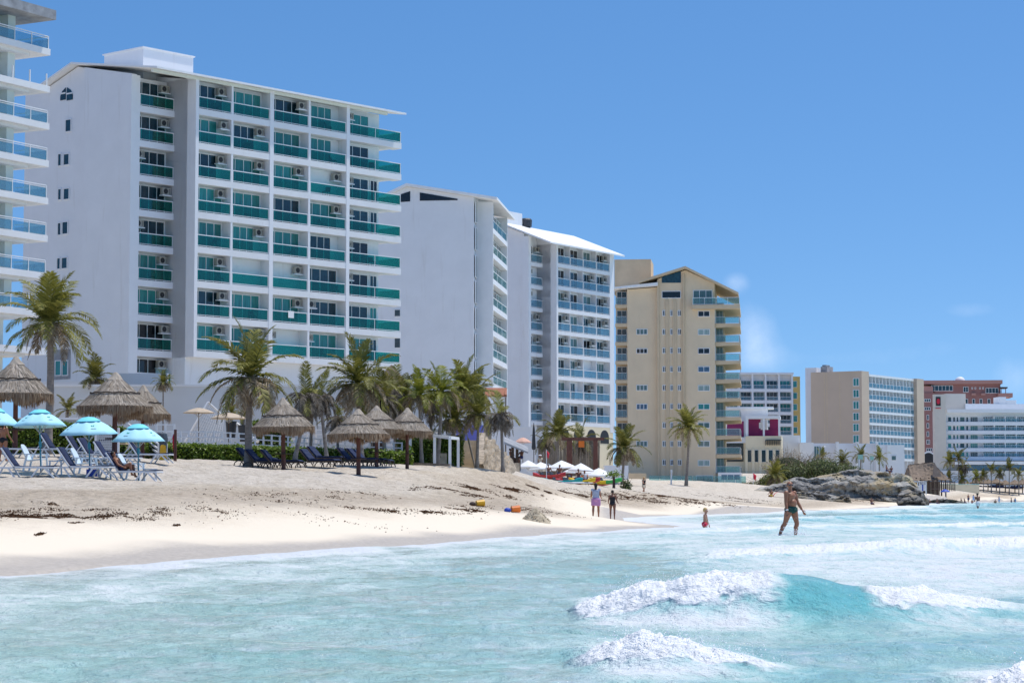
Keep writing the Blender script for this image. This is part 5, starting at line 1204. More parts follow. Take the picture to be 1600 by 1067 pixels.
# white square-post frame left of the stone steps
def frame_():
    r0 = ground(642, 132); r = thing('post_frame', 'open white square-post frame at the top of the sand bank', 'pergola', r0); pts = [(641,728,706,132),(668,728,0,137),(684,729,0,133),(701,734,0,129.5),(714,735,0,131.5)]
    tops = [(641,676,132),(703,684,129.5),(716,685,132),(668,678,137)]
    T = [at(*t)-r0 for t in tops]; B = [Vector((t.x, t.y, float(tz(t.x+r0.x, t.y+r0.y)[0])-r0.z-.4)) for t in T]
    mid = T[0].lerp(T[1], .62); T.append(mid); B.append(Vector((mid.x, mid.y, B[0].z*.4+B[1].z*.6)))
    for t, b in zip(T, B): m = MB(); m.bar(b, t, .16); m.build('post', M['white_paint'], r)
    for i, j in ((0,1),(1,2),(2,3),(3,0)): m = MB(); m.bar(T[i], T[j], .13, .16); m.build('beam', M['white_paint'], r)
    m = MB(); m.bar(B[0]+Vector((-1,-.3,.55)), B[1]+Vector((0,-.3,.55)), .14); m.build('ground_beam', M['wood_grey'], r)
frame_()
# white cabana counter behind the shelters
def cabana():
    g = at(655, 705, 139); r = thing('cabana', 'small white flat-roofed kiosk behind the rightmost shelter', 'kiosk', g); m = MB(); m.box(-.9,1.0,0,1.8,-.6,1.2); m.build('wall', M['white_wall'], r); m = MB(); m.box(-1.1,1.2,-.3,2,1.2,1.38); m.build('roof', M['white_paint'], r); m = MB(); m.box(-.55,.45,-.03,-.003,.45,1.0); m.build('window', M['pane_dark'], r)
cabana()
def steps():
    g = ground(733, 140); g.z = zat(733, 737, 139); r = thing('stone_steps', 'weathered stone stairway climbing to the purple wall', 'stairs', g); n = 9; h = (zat(728, 690, 150)-g.z)/n; m = MB()
    for i in range(n): m.box(-.62-.0*i, .55-.02*i, .75*i, .75*(i+1) if i < n-1 else 12, -.6, h*(i+1)-.02*(i%2))
    m.build('steps', M['step'], r)
    m = MB(); m.add([(.56,-.6,-.6),(1.0,-.6,-.6),(1.0,8,-.6),(.56,8,-.6),(.56,-.6,.5),(1.0,-.6,.5),(.95,8,h*n+.55),(.5,8,h*n+.55)], [(0,3,2,1),(4,5,6,7),(0,1,5,4),(1,2,6,5),(2,3,7,6),(3,0,4,7)]); m.build('side_wall', M['stone'], r)
steps()
wbox('purple_wall', 'periwinkle purple wall at the top of the stone steps', 'wall', 716, 756, 153, 154, 664, .3, 'purple', 4)
wbox('stone_pillar', 'square rubble stone pillar right of the purple wall', 'pillar', 755.5, 768, 152, 152, 658, .8, 'stone', 2)
def rubble():
    g = ground(760, 137); r = thing('rubble_bank', 'sloping rubble stone bank right of the stairway', 'stone wall', g); m = MB(); rg = random.Random(4); nx, ny = 26, 14
    for i in range(nx+1):
        for j in range(ny+1):
            t = i/nx; s = j/ny; H = 2.3*(1-t)**.8+.15; x = .05+2.1*t*(.6+.4*s); n = float(fbm(i*.9, j*.9, 5, 3))-.5
            m.v.append((x-.2+n*.2, -1.0+s*3.2+n*.25, -.5+(H+.5)*s**.7+n*.5))
    for i in range(nx):
        for j in range(ny): a = i*(ny+1)+j; m.f.append((a, a+ny+1, a+ny+2, a+1)); m.m.append(0)
    m.build('rubble', M['stone'], r, smooth=False)
    k = MB(); k.tube([(-.55,-1.2,-.3),(-1.1,-.9,2.0)], .06, 6); o = k.build('leaning_pole', M['wood_grey'], None, g); tag(o, 'pale slanting pole propped against the rubble bank', 'pole')
rubble()
wbox('stone_wall', 'low rubble stone wall under the beach bar', 'wall', 775, 812, 178, 180, 723, .6, 'stone', 1)
wbox('white_block', 'plain white single-storey block behind the beach bar', 'building', 768, 838, 232, 232, 669, 8, 'white_wall', 2, cap='white_paint')
def bar():
    g = at(790, 728, 186); r = thing('beach_bar', 'open beach bar with dark sloping roof, two people at its counter', 'bar', g)
    a = at(788, 690, 185)-g; b = at(825, 706, 186)-g; m = MB(); m.add([a, b, b+Vector((0,3,.5)), a+Vector((0,3,.5)), a-Vector((0,0,.2)), b-Vector((0,0,.12)), b+Vector((0,3,.38)), a+Vector((0,3,.3))], [(0,1,2,3),(7,6,5,4),(0,4,5,1),(1,5,6,2),(2,6,7,3),(3,7,4,0)]); m.build('roof', M['concrete'], r)
    for px in (801, 808): p = at(px, 730, 186)-g; m = MB(); m.box(p.x-.12, p.x+.12, .05, .3, -.3, (a.z+b.z)/2+.0); m.build('post', M['wood_dark'], r)
    m = MB(); m.box(.3, 1.25, .5, .9, -.4, .55); m.build('counter', M['wood_dark'], r)
    p = at(780,723,184); t = MB(); t.ell((0,0,.85),(.42,.07,1.15),16,12); o = t.build('paddleboard', M['kteal'], None, p-Vector((.3,0,.5)), .3, smooth=True); tag(o, 'teal board leaning upright behind the shaggy dead palm', 'paddleboard')
    t = MB(); t.ell((0,0,.6),(.34,.06,.9),16,12); o = t.build('surfboard', M['cyan'], None, at(772,716,183)-Vector((0,0,.4)), -.2, smooth=True); o.rotation_euler = (0,-.5,0); tag(o, 'light blue board lying against the rubble bank', 'surfboard')
bar()
parasol('parasol', 'faded peach parasol behind the beach bar roof', at(817,720,215), 2.25, .85, .5, 'orange', 'wood_dark', 8)
bpy.data.objects['canopy.002'].data.materials[0] = plain('faded_peach_canvas', (.70,.42,.32), .8, .05)
def closed():
    g = at(834, 718, 226); r = thing('closed_parasol', 'tall folded dark parasol at the corner of the white block', 'umbrella', g); m = MB(); m.lathe([(.02,3.6),(.10,3.2),(.22,1.2),(.16,1.0),(.02,1.0)], 8, wob=lambda i,k: 1+.2*(k%2)); m.build('canopy', M['pot'], r); MB().tube([(0,0,-.3),(0,0,3.7)], .035, 6).build('pole', M['wood_dark'], r)
closed()
def palisade():
    a = at(842, 735, 240); b = at(936, 735, 242); r = thing('palisade', 'brown reed and post palisade behind the wooden swing frame', 'fence', a); rg = random.Random(8); L = b.x-a.x; m = MB()
    for i in range(90): x = L*i/90; z = (zat(880,686,241)-a.z)*rg.uniform(.86,1.02); m.tube([(x,rg.uniform(-.1,.1),-.6),(x+rg.uniform(-.05,.05),0,z)], .055, 5)
    m.build('reeds', M['wood_grey'], r)
palisade()
def swing():
    g = at(907, 742, 214); r = thing('swing_frame', 'tall reddish timber frame with hanging ropes behind the white umbrellas', 'swing', g); zt = zat(907, 688, 214)-g.z
    for a, c in ((885.5,894),(927,934)): x0 = at(a,700,214).x-g.x; x1 = at(c,700,214).x-g.x; m = MB(); m.box(x0,x1,-.25,.25,-.5,zt); m.build('post', M['wood_post'], r)
    m = MB(); x0 = at(878,688,214).x-g.x; x1 = at(944,688,214).x-g.x; m.box(x0,x1,-.16,.16,zt+.003,zt+.28); m.build('beam', M['wood_post'], r)
    for px in (898.5,901.5,917,920): x = at(px,700,214).x-g.x; m = MB(); m.tube([(x,0,.5),(x,0,zt)], .025, 5); m.build('rope', M['khaki'], r)
    x0 = at(904,700,214).x-g.x; x1 = at(913,700,214).x-g.x; m = MB(); m.box(x0,x1,-.1,.1,zt-.65,zt-.05); m.build('hanging_sign', M['orange'], r)
swing()
wbox('low_wall', 'low white wall behind the pale drooping palm', 'wall', 945, 982, 250, 251, 727, .4, 'white_wall', 1)
# roofs peeping over the palms
M['thatch_far'] = plain('old_thatch', (.25,.19,.14), .95, .35, 2.5, .5, vec=(3,3,.5))
def far_thatch(label, px, py_top, py_eave, hw, D, cat='roof', walls=True):
    t = at(px, py_top, D); e = at(px, py_eave, D); w = hw*D/FPX; r = thing('thatched_roof', label, cat, (t.x, t.y, e.z)); h = t.z-e.z; rg = random.Random(px)
    m = MB(); m.lathe([(.02,h),(w*.18,h*.9),(w*.55,h*.52),(w,0),(w*.92,-.15),(w*.5,h*.3)], 28, wob=lambda i,k: 1+rg.uniform(-.035,.035)); m.build('thatch', M['thatch_far'], r)
    for i in range(6): a = i*1.05; m = MB(); m.tube([(w*.75*math.cos(a), w*.75*math.sin(a), -4), (w*.75*math.cos(a), w*.75*math.sin(a), h*.25)], .12, 6); m.build('post', M['wood_dark'], r)
far_thatch('large conical thatched roof rising behind the ragged palms', 612, 570, 622, 38, 143)
def tile_roof():
    a = at(757, 622, 190); r = thing('tiled_canopy', 'broken terracotta tiled canopy between the palms and the blank white hotel', 'roof', a); m = MB(); rg = random.Random(5); L = at(792,622,190).x-a.x
    for i in range(9): x = L*i/9; m.add([(x,0,.35-rg.uniform(0,.15)),(x+L/9,0,.30-rg.uniform(0,.15)),(x+L/9,2.5,1.0),(x,2.5,1.0),(x,0,.1),(x+L/9,0,.1),(x+L/9,2.5,.85),(x,2.5,.85)], [(0,1,2,3),(7,6,5,4),(0,4,5,1),(1,5,6,2),(2,6,7,3),(3,7,4,0)])
    m.build('tiles', plain('terracotta_tile', (.34,.14,.08), .85, .25, 4.0), r)
    for px in (760, 790): x = at(px,622,190).x-a.x; p = MB(); p.box(x-.06,x+.06,.2,.32,-6.5,.09); p.build('post', M['wood_grey'], r)
tile_roof()
# ================================================================ thatched shelters
def thatchmat():
    m, nt, b = nodes('thatch_straw'); b.inputs['Roughness'].default_value = .95; b.inputs['Specular IOR Level'].default_value = .1
    g = nt.nodes.new('ShaderNodeNewGeometry'); c = ramp(nt, g.outputs['Random Per Island'], [(0, (.20,.16,.12)), (.5, (.42,.36,.29)), (1, (.62,.55,.46))])
    nt.links.new(mixc(nt, .35, c, ramp(nt, noise(nt, 1.5, 4, .6, coord(nt)), [(.3, (.26,.21,.16)), (.7, (.54,.47,.39))])), b.inputs['Base Color']); return m
M['thatch'] = thatchmat()
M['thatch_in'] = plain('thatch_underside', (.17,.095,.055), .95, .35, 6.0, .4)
M['fringe'] = leafmat('thatch_fringe', (.24,.15,.09), (.50,.39,.27), .95, .2)
def palapa_maker(seed=1, r=1.6, h=1.55, hp=2.45):
    rg = random.Random(seed); o = thing('thatched_shelter', 'thatched shelter', 'beach shelter'); ze = hp
    def prof(t): return (r*(1.16*t-.16*t*t) if t < 1 else r*(1+.84*(t-1)), ze+h*max(0.0, 1-t))      # t 0 apex .. 1 eave
    m = MB(); n = 36
    m.lathe([(max(.02, prof(t)[0]), prof(t)[1]) for t in [i/12 for i in range(13)]], n, wob=lambda i,k: 1+.05*math.sin(k*1.7+i)+rg.uniform(-.02,.02))
    for i in range(3400):                                          # straw laid down the slope
        t = rg.random()**.6*.97; a = rg.random()*6.283; rr, z = prof(t); r2_, z2 = prof(min(1.04, t+rg.uniform(.12,.24))); up = rg.uniform(.01,.07)
        w = rg.uniform(.010,.026); da = rg.uniform(-.06,.06); ca, sa = math.cos(a), math.sin(a); cb, sb = math.cos(a+da), math.sin(a+da)
        p = Vector((rr*ca, rr*sa, z+up*.5)); q = Vector((r2_*cb*(1+up*.4), r2_*sb*(1+up*.4), z2+up)); s = Vector((-sa, ca, 0))*w
        m.add([p-s, p+s, q+s*.5, q-s*.5], [(0,1,2,3)])
    m.lathe([(.02,ze+h+.12),(.08,ze+h+.10),(.22,ze+h-.08),(.36,ze+h-.26)], 12, wob=lambda i,k: 1+rg.uniform(-.15,.15))
    th = m.build('thatch_roof', M['thatch'], o)
    f = MB()
    for i in range(2200):
        a = rg.random()*6.283; rr = r*rg.uniform(.93,1.05); L = rg.uniform(.18,.46)*(1+.35*math.sin(a*5+seed)); w = rg.uniform(.010,.024); ca, sa = math.cos(a), math.sin(a)
        p = Vector((rr*ca, rr*sa, ze+.06)); q = p+Vector((ca*rg.uniform(-.06,.09), sa*rg.uniform(-.06,.09), -L)); s = Vector((-sa, ca, 0))*w
        f.add([p-s, p+s, q+s*.4, q-s*.4], [(0,1,2,3)])
    f.build('fringe', M['fringe'], th)
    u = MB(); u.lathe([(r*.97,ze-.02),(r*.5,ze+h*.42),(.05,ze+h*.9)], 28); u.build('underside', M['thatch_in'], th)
    b = MB(); rr, z = prof(.60); N = 40
    b.tube([Vector(((rr+.06)*math.cos(2*math.pi*k/N), (rr+.06)*math.sin(2*math.pi*k/N), z+.06+.025*math.sin(k*1.9))) for k in range(N+1)], .032, 5); b.build('rope_band', M['rope'], th)
    p = MB(); p.tube([(0,0,-.4),(.01,0,1.0),(0,0,ze+h*.8)], [.125,.115,.095], 10); p.build('pole', M['wood_post'], o)
    s = MB(); s.lathe([(.13,.98),(.42,.98),(.42,1.03),(.13,1.03)], 18); s.build('table_ring', M['wood_dark'], o)
    k = MB()
    for i in range(8): a = i*math.pi/4; k.bar((0,0,ze+h*.78), (r*.9*math.cos(a), r*.9*math.sin(a), ze+.02), .06)
    k.build('rafters', M['wood_dark'], o)
    return o
PA = [Proto(palapa_maker, 1), Proto(palapa_maker, 2)]
def shelter(i, label, px, D, rpx, ytop, tilt=0.0):
    g = ground(px, D); zt = zat(px, ytop, D); s = rpx*D/FPX/1.66; hz = (zt-g.z)/4.10
    o = PA[i % 2].put(label, g, i*1.3, (s, s, hz), 'thatched shelters on the beach'); o.rotation_euler = (0, tilt, i*1.3)
shelter(0, 'thatched shelter cut by the left edge, behind the tall palm trunk', 22, 104, 58, 557)
shelter(1, 'largest thatched shelter, standing over the blue umbrellas right of the tall palm', 178, 98, 59, 582)
shelter(2, 'thatched shelter half hidden behind the largest one', 222, 113, 43, 602)
shelter(3, 'lone thatched shelter right of the bare palm trunk, casting shade on two loungers', 443, 109, 49, 622, .02)
shelter(4, 'front thatched shelter of the cluster of three', 560, 106, 49, 639, -.02)
shelter(5, 'middle thatched shelter, mostly hidden behind the front one', 588, 113, 43, 634)
shelter(6, 'rightmost thatched shelter of the cluster, on the edge of the sand bank', 636, 114, 40, 637)
# ================================================================ umbrellas, loungers, chairs
for px, D, half, yt, lb in ((-14, 87, 40, 638, 'light blue umbrella cut by the left edge'), (63, 87, 42, 641, 'light blue umbrella in front of the tall palm trunk'), (140, 86, 46, 653, 'light blue umbrella under the largest thatched shelter'), (216, 86, 43, 664, 'light blue umbrella farthest right, above the bather lying down')):
    g = ground(px, D); h = zat(px, yt, D)-g.z; parasol('beach_umbrella', lb, g, h, half*D/FPX, .62, 'cyan', 'teal_pole', 8, 'light blue beach umbrellas', .05, True, 'cyan2')
def lounger_maker(frame='plastic', fab='navy', back=55, name='sun_lounger'):
    r = thing(name, 'lounger', 'lounger'); c = math.cos(R(back)); s = math.sin(R(back)); hb = .36
    # x: head (-) to foot (+)
    f = MB(); 
    for y in (-.31,.31): f.bar((-.35,y,hb),(1.12,y,hb-.02),.05,.06)
    for x in (-.3,.4,1.1): f.bar((x,-.31,hb-.01),(x,.31,hb-.01),.045)
    for y in (-.31,.31): f.bar((-.35,y,hb),(-.35-.8*c,y,hb+.8*s),.05,.05)
    f.bar((-.35-.8*c,-.31,hb+.8*s),(-.35-.8*c,.31,hb+.8*s),.06); f.bar((-.6,-.31,hb+.38),(-.95,-.31,hb-.02),.035); f.bar((-.6,.31,hb+.38),(-.95,.31,hb-.02),.035); f.bar((-.98,-.31,hb-.02),(-.3,-.31,hb-.02),.05); f.bar((-.98,.31,hb-.02),(-.3,.31,hb-.02),.05)
    f.build('frame', M[frame], r)
    for x0, x1 in ((-.95,-1.12),(-.55,-.30),(.55,.28),(.75,1.12)):
        for y in (-.31,.31): l = MB(); l.bar((x0,y,hb-.03),(x1,y,-.02),.06,.05); l.build('leg', M[frame], r)
    a = MB(); N = 8
    pts = [(-.33-.80*c*(1-i/N), hb+.035+.80*s*(1-i/N)-.02*math.sin(math.pi*i/N)) for i in range(N+1)]
    for k, (x, z) in enumerate(pts): a.v += [(x-.0,-.29,z),(x,.29,z)]
    a.f += [(2*i,2*i+1,2*i+3,2*i+2) for i in range(N)]; a.m += [0]*N
    o = a.build('backrest', M[fab], r, smooth=True); o.modifiers.new('thick','SOLIDIFY').thickness = .03
    a = MB(); pts = [(-.33+1.46*i/N, hb+.035-.03*math.sin(math.pi*i/N)) for i in range(N+1)]
    for x, z in pts: a.v += [(x,-.29,z),(x,.29,z)]
    a.f += [(2*i,2*i+1,2*i+3,2*i+2) for i in range(N)]; a.m += [0]*N
    o = a.build('seat', M[fab], r, smooth=True); o.modifiers.new('thick','SOLIDIFY').thickness = .03
    return r
def padded_maker():
    r = thing('sun_lounger', 'padded lounger', 'lounger'); hb = .30; c, s = math.cos(R(48)), math.sin(R(48))
    f = MB()
    for y in (-.33,.33):
        f.bar((-.4,y,hb),(1.15,y,hb),.06,.07); f.bar((-.4,y,hb),(-.4-.78*c,y,hb+.78*s),.05)
    f.build('frame', M['brown_frame'], r)
    for x in (-.75, .25, .95):
        for y in (-.33,.33):
            l = MB(); l.tube([(x+.26*math.cos(t), y, .02+.26*math.sin(t)) for t in [math.pi*i/8 for i in range(9)]], .028, 5); l.build('leg', M['brown_frame'], r)
    def pad(nm, p, q, thk):
        m = MB(); n = 10; d = Vector(q)-Vector(p); u = Vector((-d.z,0,d.x)).normalized()
        if u.z < 0: u = -u
        for i in range(n+1):
            t = i/n; b = Vector(p)+d*t; e = thk*(.75+.25*math.sin(math.pi*((t*3) % 1)))*(1 if 0 < i < n else .4)
            m.v += [tuple(b+Vector((0,-.31,0))), tuple(b+Vector((0,.31,0))), tuple(b+u*e+Vector((0,.29,0))), tuple(b+u*e+Vector((0,-.29,0)))]
        for i in range(n):
            for k in range(4): m.f.append((4*i+k, 4*i+(k+1)%4, 4*i+4+(k+1)%4, 4*i+4+k)); m.m.append(0)
        m.f += [(3,2,1,0),(4*n,4*n+1,4*n+2,4*n+3)]; m.m += [0,0]; m.build(nm, M['navy'], r)
    pad('seat_cushion', (-.36,0,hb+.04), (1.16,0,hb+.04), .085); pad('back_cushion', (-.40-.80*c,0,hb+.80*s+.03), (-.38,0,hb+.05), .085); return r
LW = Proto(lounger_maker); LP = Proto(padded_maker); LB = Proto(lounger_maker, 'bluish_plastic', 'navy', 38)
for px, D, rz, lb in ((37,84,-.10,'navy sling lounger nearest the left edge, front row'),(124,84.5,-.16,'navy sling lounger in the middle of the front row, without a bather'),(200,85,-.20,'navy sling lounger on which a bather lies, front row')):
    g = ground(px+3, D); LW.put(lb, g+Vector((0,0,.0)), rz, 1.06, 'navy loungers under the blue umbrellas')
for px, D, rz, lb in ((92,98,-.25,'empty lounger of the second row, in the shade behind the tall palm base'),(134,96,-.2,'second row lounger, left one of the pair beneath the largest shelter'),(152,95,-.3,'second row lounger, right one of the pair beneath the largest shelter'),(178,94,-.2,'second row lounger by the pole of the largest shelter'),(228,97,-.15,'second row lounger set apart, left of the yellow stand'),(14,97,-.2,'second row lounger at the left edge below the cut umbrella')):
    LW.put(lb, ground(px, D), rz, 1.0, 'navy loungers under the blue umbrellas')
for px, D, rz, lb in ((398,113,-.35,'padded navy lounger left of the bare palm trunk'),(413,111.5,-.35,'padded navy lounger touching the bare palm trunk'),(437,111,-.25,'padded navy lounger in the shade of the lone shelter'),(497,112,-.45,'padded navy lounger, front one of the pair between shelters'),(508,115,-.45,'padded navy lounger, back one of the pair between shelters'),(556,113,-.3,'padded navy lounger left of the front shelter post'),(570,115,-.3,'padded navy lounger between the two front shelter posts'),(580,117,-.25,'padded navy lounger farthest back in the cluster')):
    LP.put(lb, ground(px, D), rz, 1.0, 'padded navy loungers under the shelters')
def adk_maker():
    r = thing('garden_chair', 'chair', 'chair'); m = MB()
    m.add([(-.28,-.26,.36),(.28,-.26,.42),(.28,.26,.42),(-.28,.26,.36),(-.28,-.26,.40),(.28,-.26,.46),(.28,.26,.46),(-.28,.26,.40)], [(0,3,2,1),(4,5,6,7),(0,1,5,4),(1,2,6,5),(2,3,7,6),(3,0,4,7)]); m.build('seat', M['bluish_plastic'], r)
    b = MB(); n = 10
    for i in range(n+1):
        t = i/n; w = .27*(1 if t < .6 else math.sqrt(max(.04, 1-((t-.6)/.42)**2))); x = -.24-.30*t; z = .38+.62*t; b.v += [(x,-w,z),(x,w,z),(x-.04,w,z),(x-.04,-w,z)]
    for i in range(n):
        for k in range(4): b.f.append((4*i+k,4*i+(k+1)%4,4*i+4+(k+1)%4,4*i+4+k)); b.m.append(0)
    b.f += [(3,2,1,0),(4*n,4*n+1,4*n+2,4*n+3)]; b.m += [0,0]; b.build('backrest', M['bluish_plastic'], r)
    for y in (-.31,.31):
        a = MB(); a.box(-.34,.36,y-.05,y+.05,.60,.64); a.build('armrest', M['bluish_plastic'], r)
        for x0, x1 in ((.28,.34),(-.26,-.40)): l = MB(); l.bar((x0,y,.60),(x1,y,-.02),.07,.05); l.build('leg', M['bluish_plastic'], r)
    return r
AD = Proto(adk_maker)
for px, D, lb in ((56,89,'pale plastic armchair between the left and middle front loungers'),(134,89,'pale plastic armchair beside the pole of the umbrella under the largest shelter'),(208,88,'pale plastic armchair beside the bather, farthest right')): AD.put(lb, ground(px, D), -.15, 1.05, 'pale plastic armchairs')
def table_maker():
    r = thing('side_table', 'table', 'table'); m = MB(); m.box(-.24,.24,-.24,.24,.45,.49); m.build('table_top', M['plastic'], r)
    for x in (-.19,.19):
        for y in (-.19,.19): l = MB(); l.bar((x*1.1,y*1.1,-.02),(x,y,.45),.06); l.build('leg', M['plastic'], r)
    return r
TB = Proto(table_maker)
for px, D, lb in ((86,86,'white side table at the foot of the left front lounger'),(163,86,'white side table at the foot of the middle front lounger'),(234,86,'white side table at the foot of the bather')): TB.put(lb, ground(px, D), .2, 1.1, 'white side tables')
g = ground(143, 85.5); bg_ = MB(); bg_.box(-.2,.2,-.12,.12,0,.28); bg_.tube([(-.12,0,.28),(-.08,0,.46),(.08,0,.46),(.12,0,.28)], .015, 5); tag(bg_.build('beach_bag', M['blue'], None, g, .3), 'small bright blue beach bag on the sand by the middle front lounger', 'bag')
# ================================================================ bin, stand, flags, signs
def bin_():
    g = ground(250, 117); r = thing('litter_bin', 'dark grey blue litter bin with domed lid before the hedge', 'bin', g); m = MB(); m.lathe([(.01,0),(.28,0),(.34,.95),(.01,.95)], 14); m.build('body', M['bin'], r); m = MB(); m.lathe([(.38,.95),(.38,1.15),(.33,1.38),(.20,1.45),(.01,1.45)], 14); l = m.build('lid', M['bin'], r); m = MB(); m.box(-.2,.2,-.385,-.30,1.0,1.17); m.build('flap', M['pot'], l)
bin_()
def stand():
    g = ground(254, 111); r = thing('floor_sign', 'yellow folding floor stand on the sand beside the litter bin', 'stand', g); m = MB(); m.add([(-.17,-.12,0),(.17,-.12,0),(.14,-.02,.62),(-.14,-.02,.62),(-.17,-.08,0),(.17,-.08,0),(.14,.02,.62),(-.14,.02,.62)], [(0,1,2,3),(7,6,5,4),(0,4,5,1),(1,5,6,2),(2,6,7,3),(3,7,4,0)]); m.build('front_panel', M['yellow'], r); m = MB(); m.add([(-.17,.22,0),(.17,.22,0),(.14,.03,.62),(-.14,.03,.62),(-.17,.18,0),(.17,.18,0),(.14,.01,.62),(-.14,.01,.62)], [(3,2,1,0),(4,5,6,7),(0,1,5,4),(1,2,6,5),(2,3,7,6),(3,0,4,7)]); m.build('rear_panel', M['yellow'], r); m = MB(); m.ell((0,0,.66),(.15,.05,.10),10,6); m.build('handle', M['yellow'], r)
stand()
def flagpost(name, label, px, D, y0, y1, rad, pm, fw, fh, droop):
    g = ground(px, D); h = zat(px, y0, D)-g.z; r = thing(name, label, 'flag', g); MB().tube([(0,0,-.3),(0,0,h)], [rad,rad*.85], 8).build('pole', M[pm], r); m = MB(); n = 8
    for i in range(n+1):
        t = i/n; x = (-1 if droop < 0 else 1)*fw*t; m.v += [(x, .06*math.sin(t*7), h-.05-abs(droop)*t), (x*.75, .08*math.sin(t*6+1), h-fh-abs(droop)*t*.7)]
    m.f = [(2*i,2*i+2,2*i+3,2*i+1) for i in range(n)]; m.m = [0]*n; o = m.build('flag', M['red'], r, smooth=True); o.modifiers.new('cloth','SOLIDIFY').thickness = .01
flagpost('flag_post', 'thick wooden post with a limp red flag, right of the yellow stand', 273, 112, 671, 0, .085, 'wood_post', .16, .75, -.35)
flagpost('flag_pole', 'thin white pole with a red flag in front of the white umbrellas', 854, 178, 702, 0, .03, 'plastic', .22, .55, .25)
flagpost('flag_pole', 'small far red flag on the sand below the cream clubhouse', 1177, 330, 738, 0, .04, 'plastic', .5, .9, .4)
def board():
    g = at(167, 712, 110); r = thing('notice_board', 'pale grey notice board with lines of small print behind the largest shelter pole', 'sign', g); z0 = .15; z1 = zat(167, 672, 110)-g.z; w = 34*110/FPX/2*.95; m = MB(); m.box(-w,w,-.03,.03,z0,z1); m.build('panel', M['sign'], r)
    for x in (-w-.05,w+.05): p = MB(); p.box(x-.05,x+.05,-.05,.05,-.5,z1+.12); p.build('post', M['white_paint'], r)
    t = MB(); rg = random.Random(4); H = z1-z0
    for i in range(9):
        if i == 3: continue
        z = z1-.12-i*H/9.5; x = -w+.12
        while x < w*.75: q = rg.uniform(.03,.10); t.box(x, x+q, -.036, -.031, z-.022, z); x += q+.03
    for i in range(8): x = -w+.14+i*(2*w-.28)/7; t.lathe([(0,0),(.045,0)], 8, (x, 0, z1-.12-3*H/9.5)); 
    n = 8*16
    for i in range(len(t.v)-n, len(t.v)):
        x, y, z = t.v[i]; t.v[i] = (x, -.034, z-.02+y)
    t.build('print', M['text'], r)
board()
def tsign(px, py0, py1, wpx, D, lb):
    g = ground(px, D); z0 = zat(px, py1, D)-g.z; z1 = zat(px, py0, D)-g.z; w = wpx*D/FPX/2; r = thing('sign_board', lb, 'sign', g); m = MB(); m.box(-w,w,-.04,.04,z0,z1); m.build('panel', M['teal_sign'], r)
    for x in (-w*.7,w*.7): p = MB(); p.box(x-.05,x+.05,.041,.13,-.5,z1-.1); p.build('post', M['metal'], r)
tsign(1345, 710, 717.5, 8, 372, 'pale teal sign board above the rock, larger of the two'); tsign(1363, 712.5, 718.5, 6, 385, 'pale teal sign board right of the larger one')
def lamp():
    g = ground(1281.5, 392); h = zat(1281, 698, 392)-g.z; r = thing('lamp_post', 'thin grey lamp post before the low white annex', 'lamp post', g); MB().tube([(0,0,-.3),(0,0,h)], [.09,.05], 6).build('pole', M['metal'], r); m = MB(); m.tube([(0,0,h),(.7,0,h+.1)], .04, 5); m.build('arm', M['metal'], r); m = MB(); m.ell((.85,0,h+.05),(.25,.14,.09),8,6); m.build('lamp_head', M['plastic'], r)
lamp()
def post_(): 
    g = ground(1048.5, 300); r = MB(); r.tube([(0,0,-.3),(.1,0,2.0)], .10, 7); r.box(-.05,.2,-.12,.12,1.7,2.05); o = r.build('white_post', M['plastic'], None, g); tag(o, 'short white marker post on the sand before the beige tower', 'post')
post_()
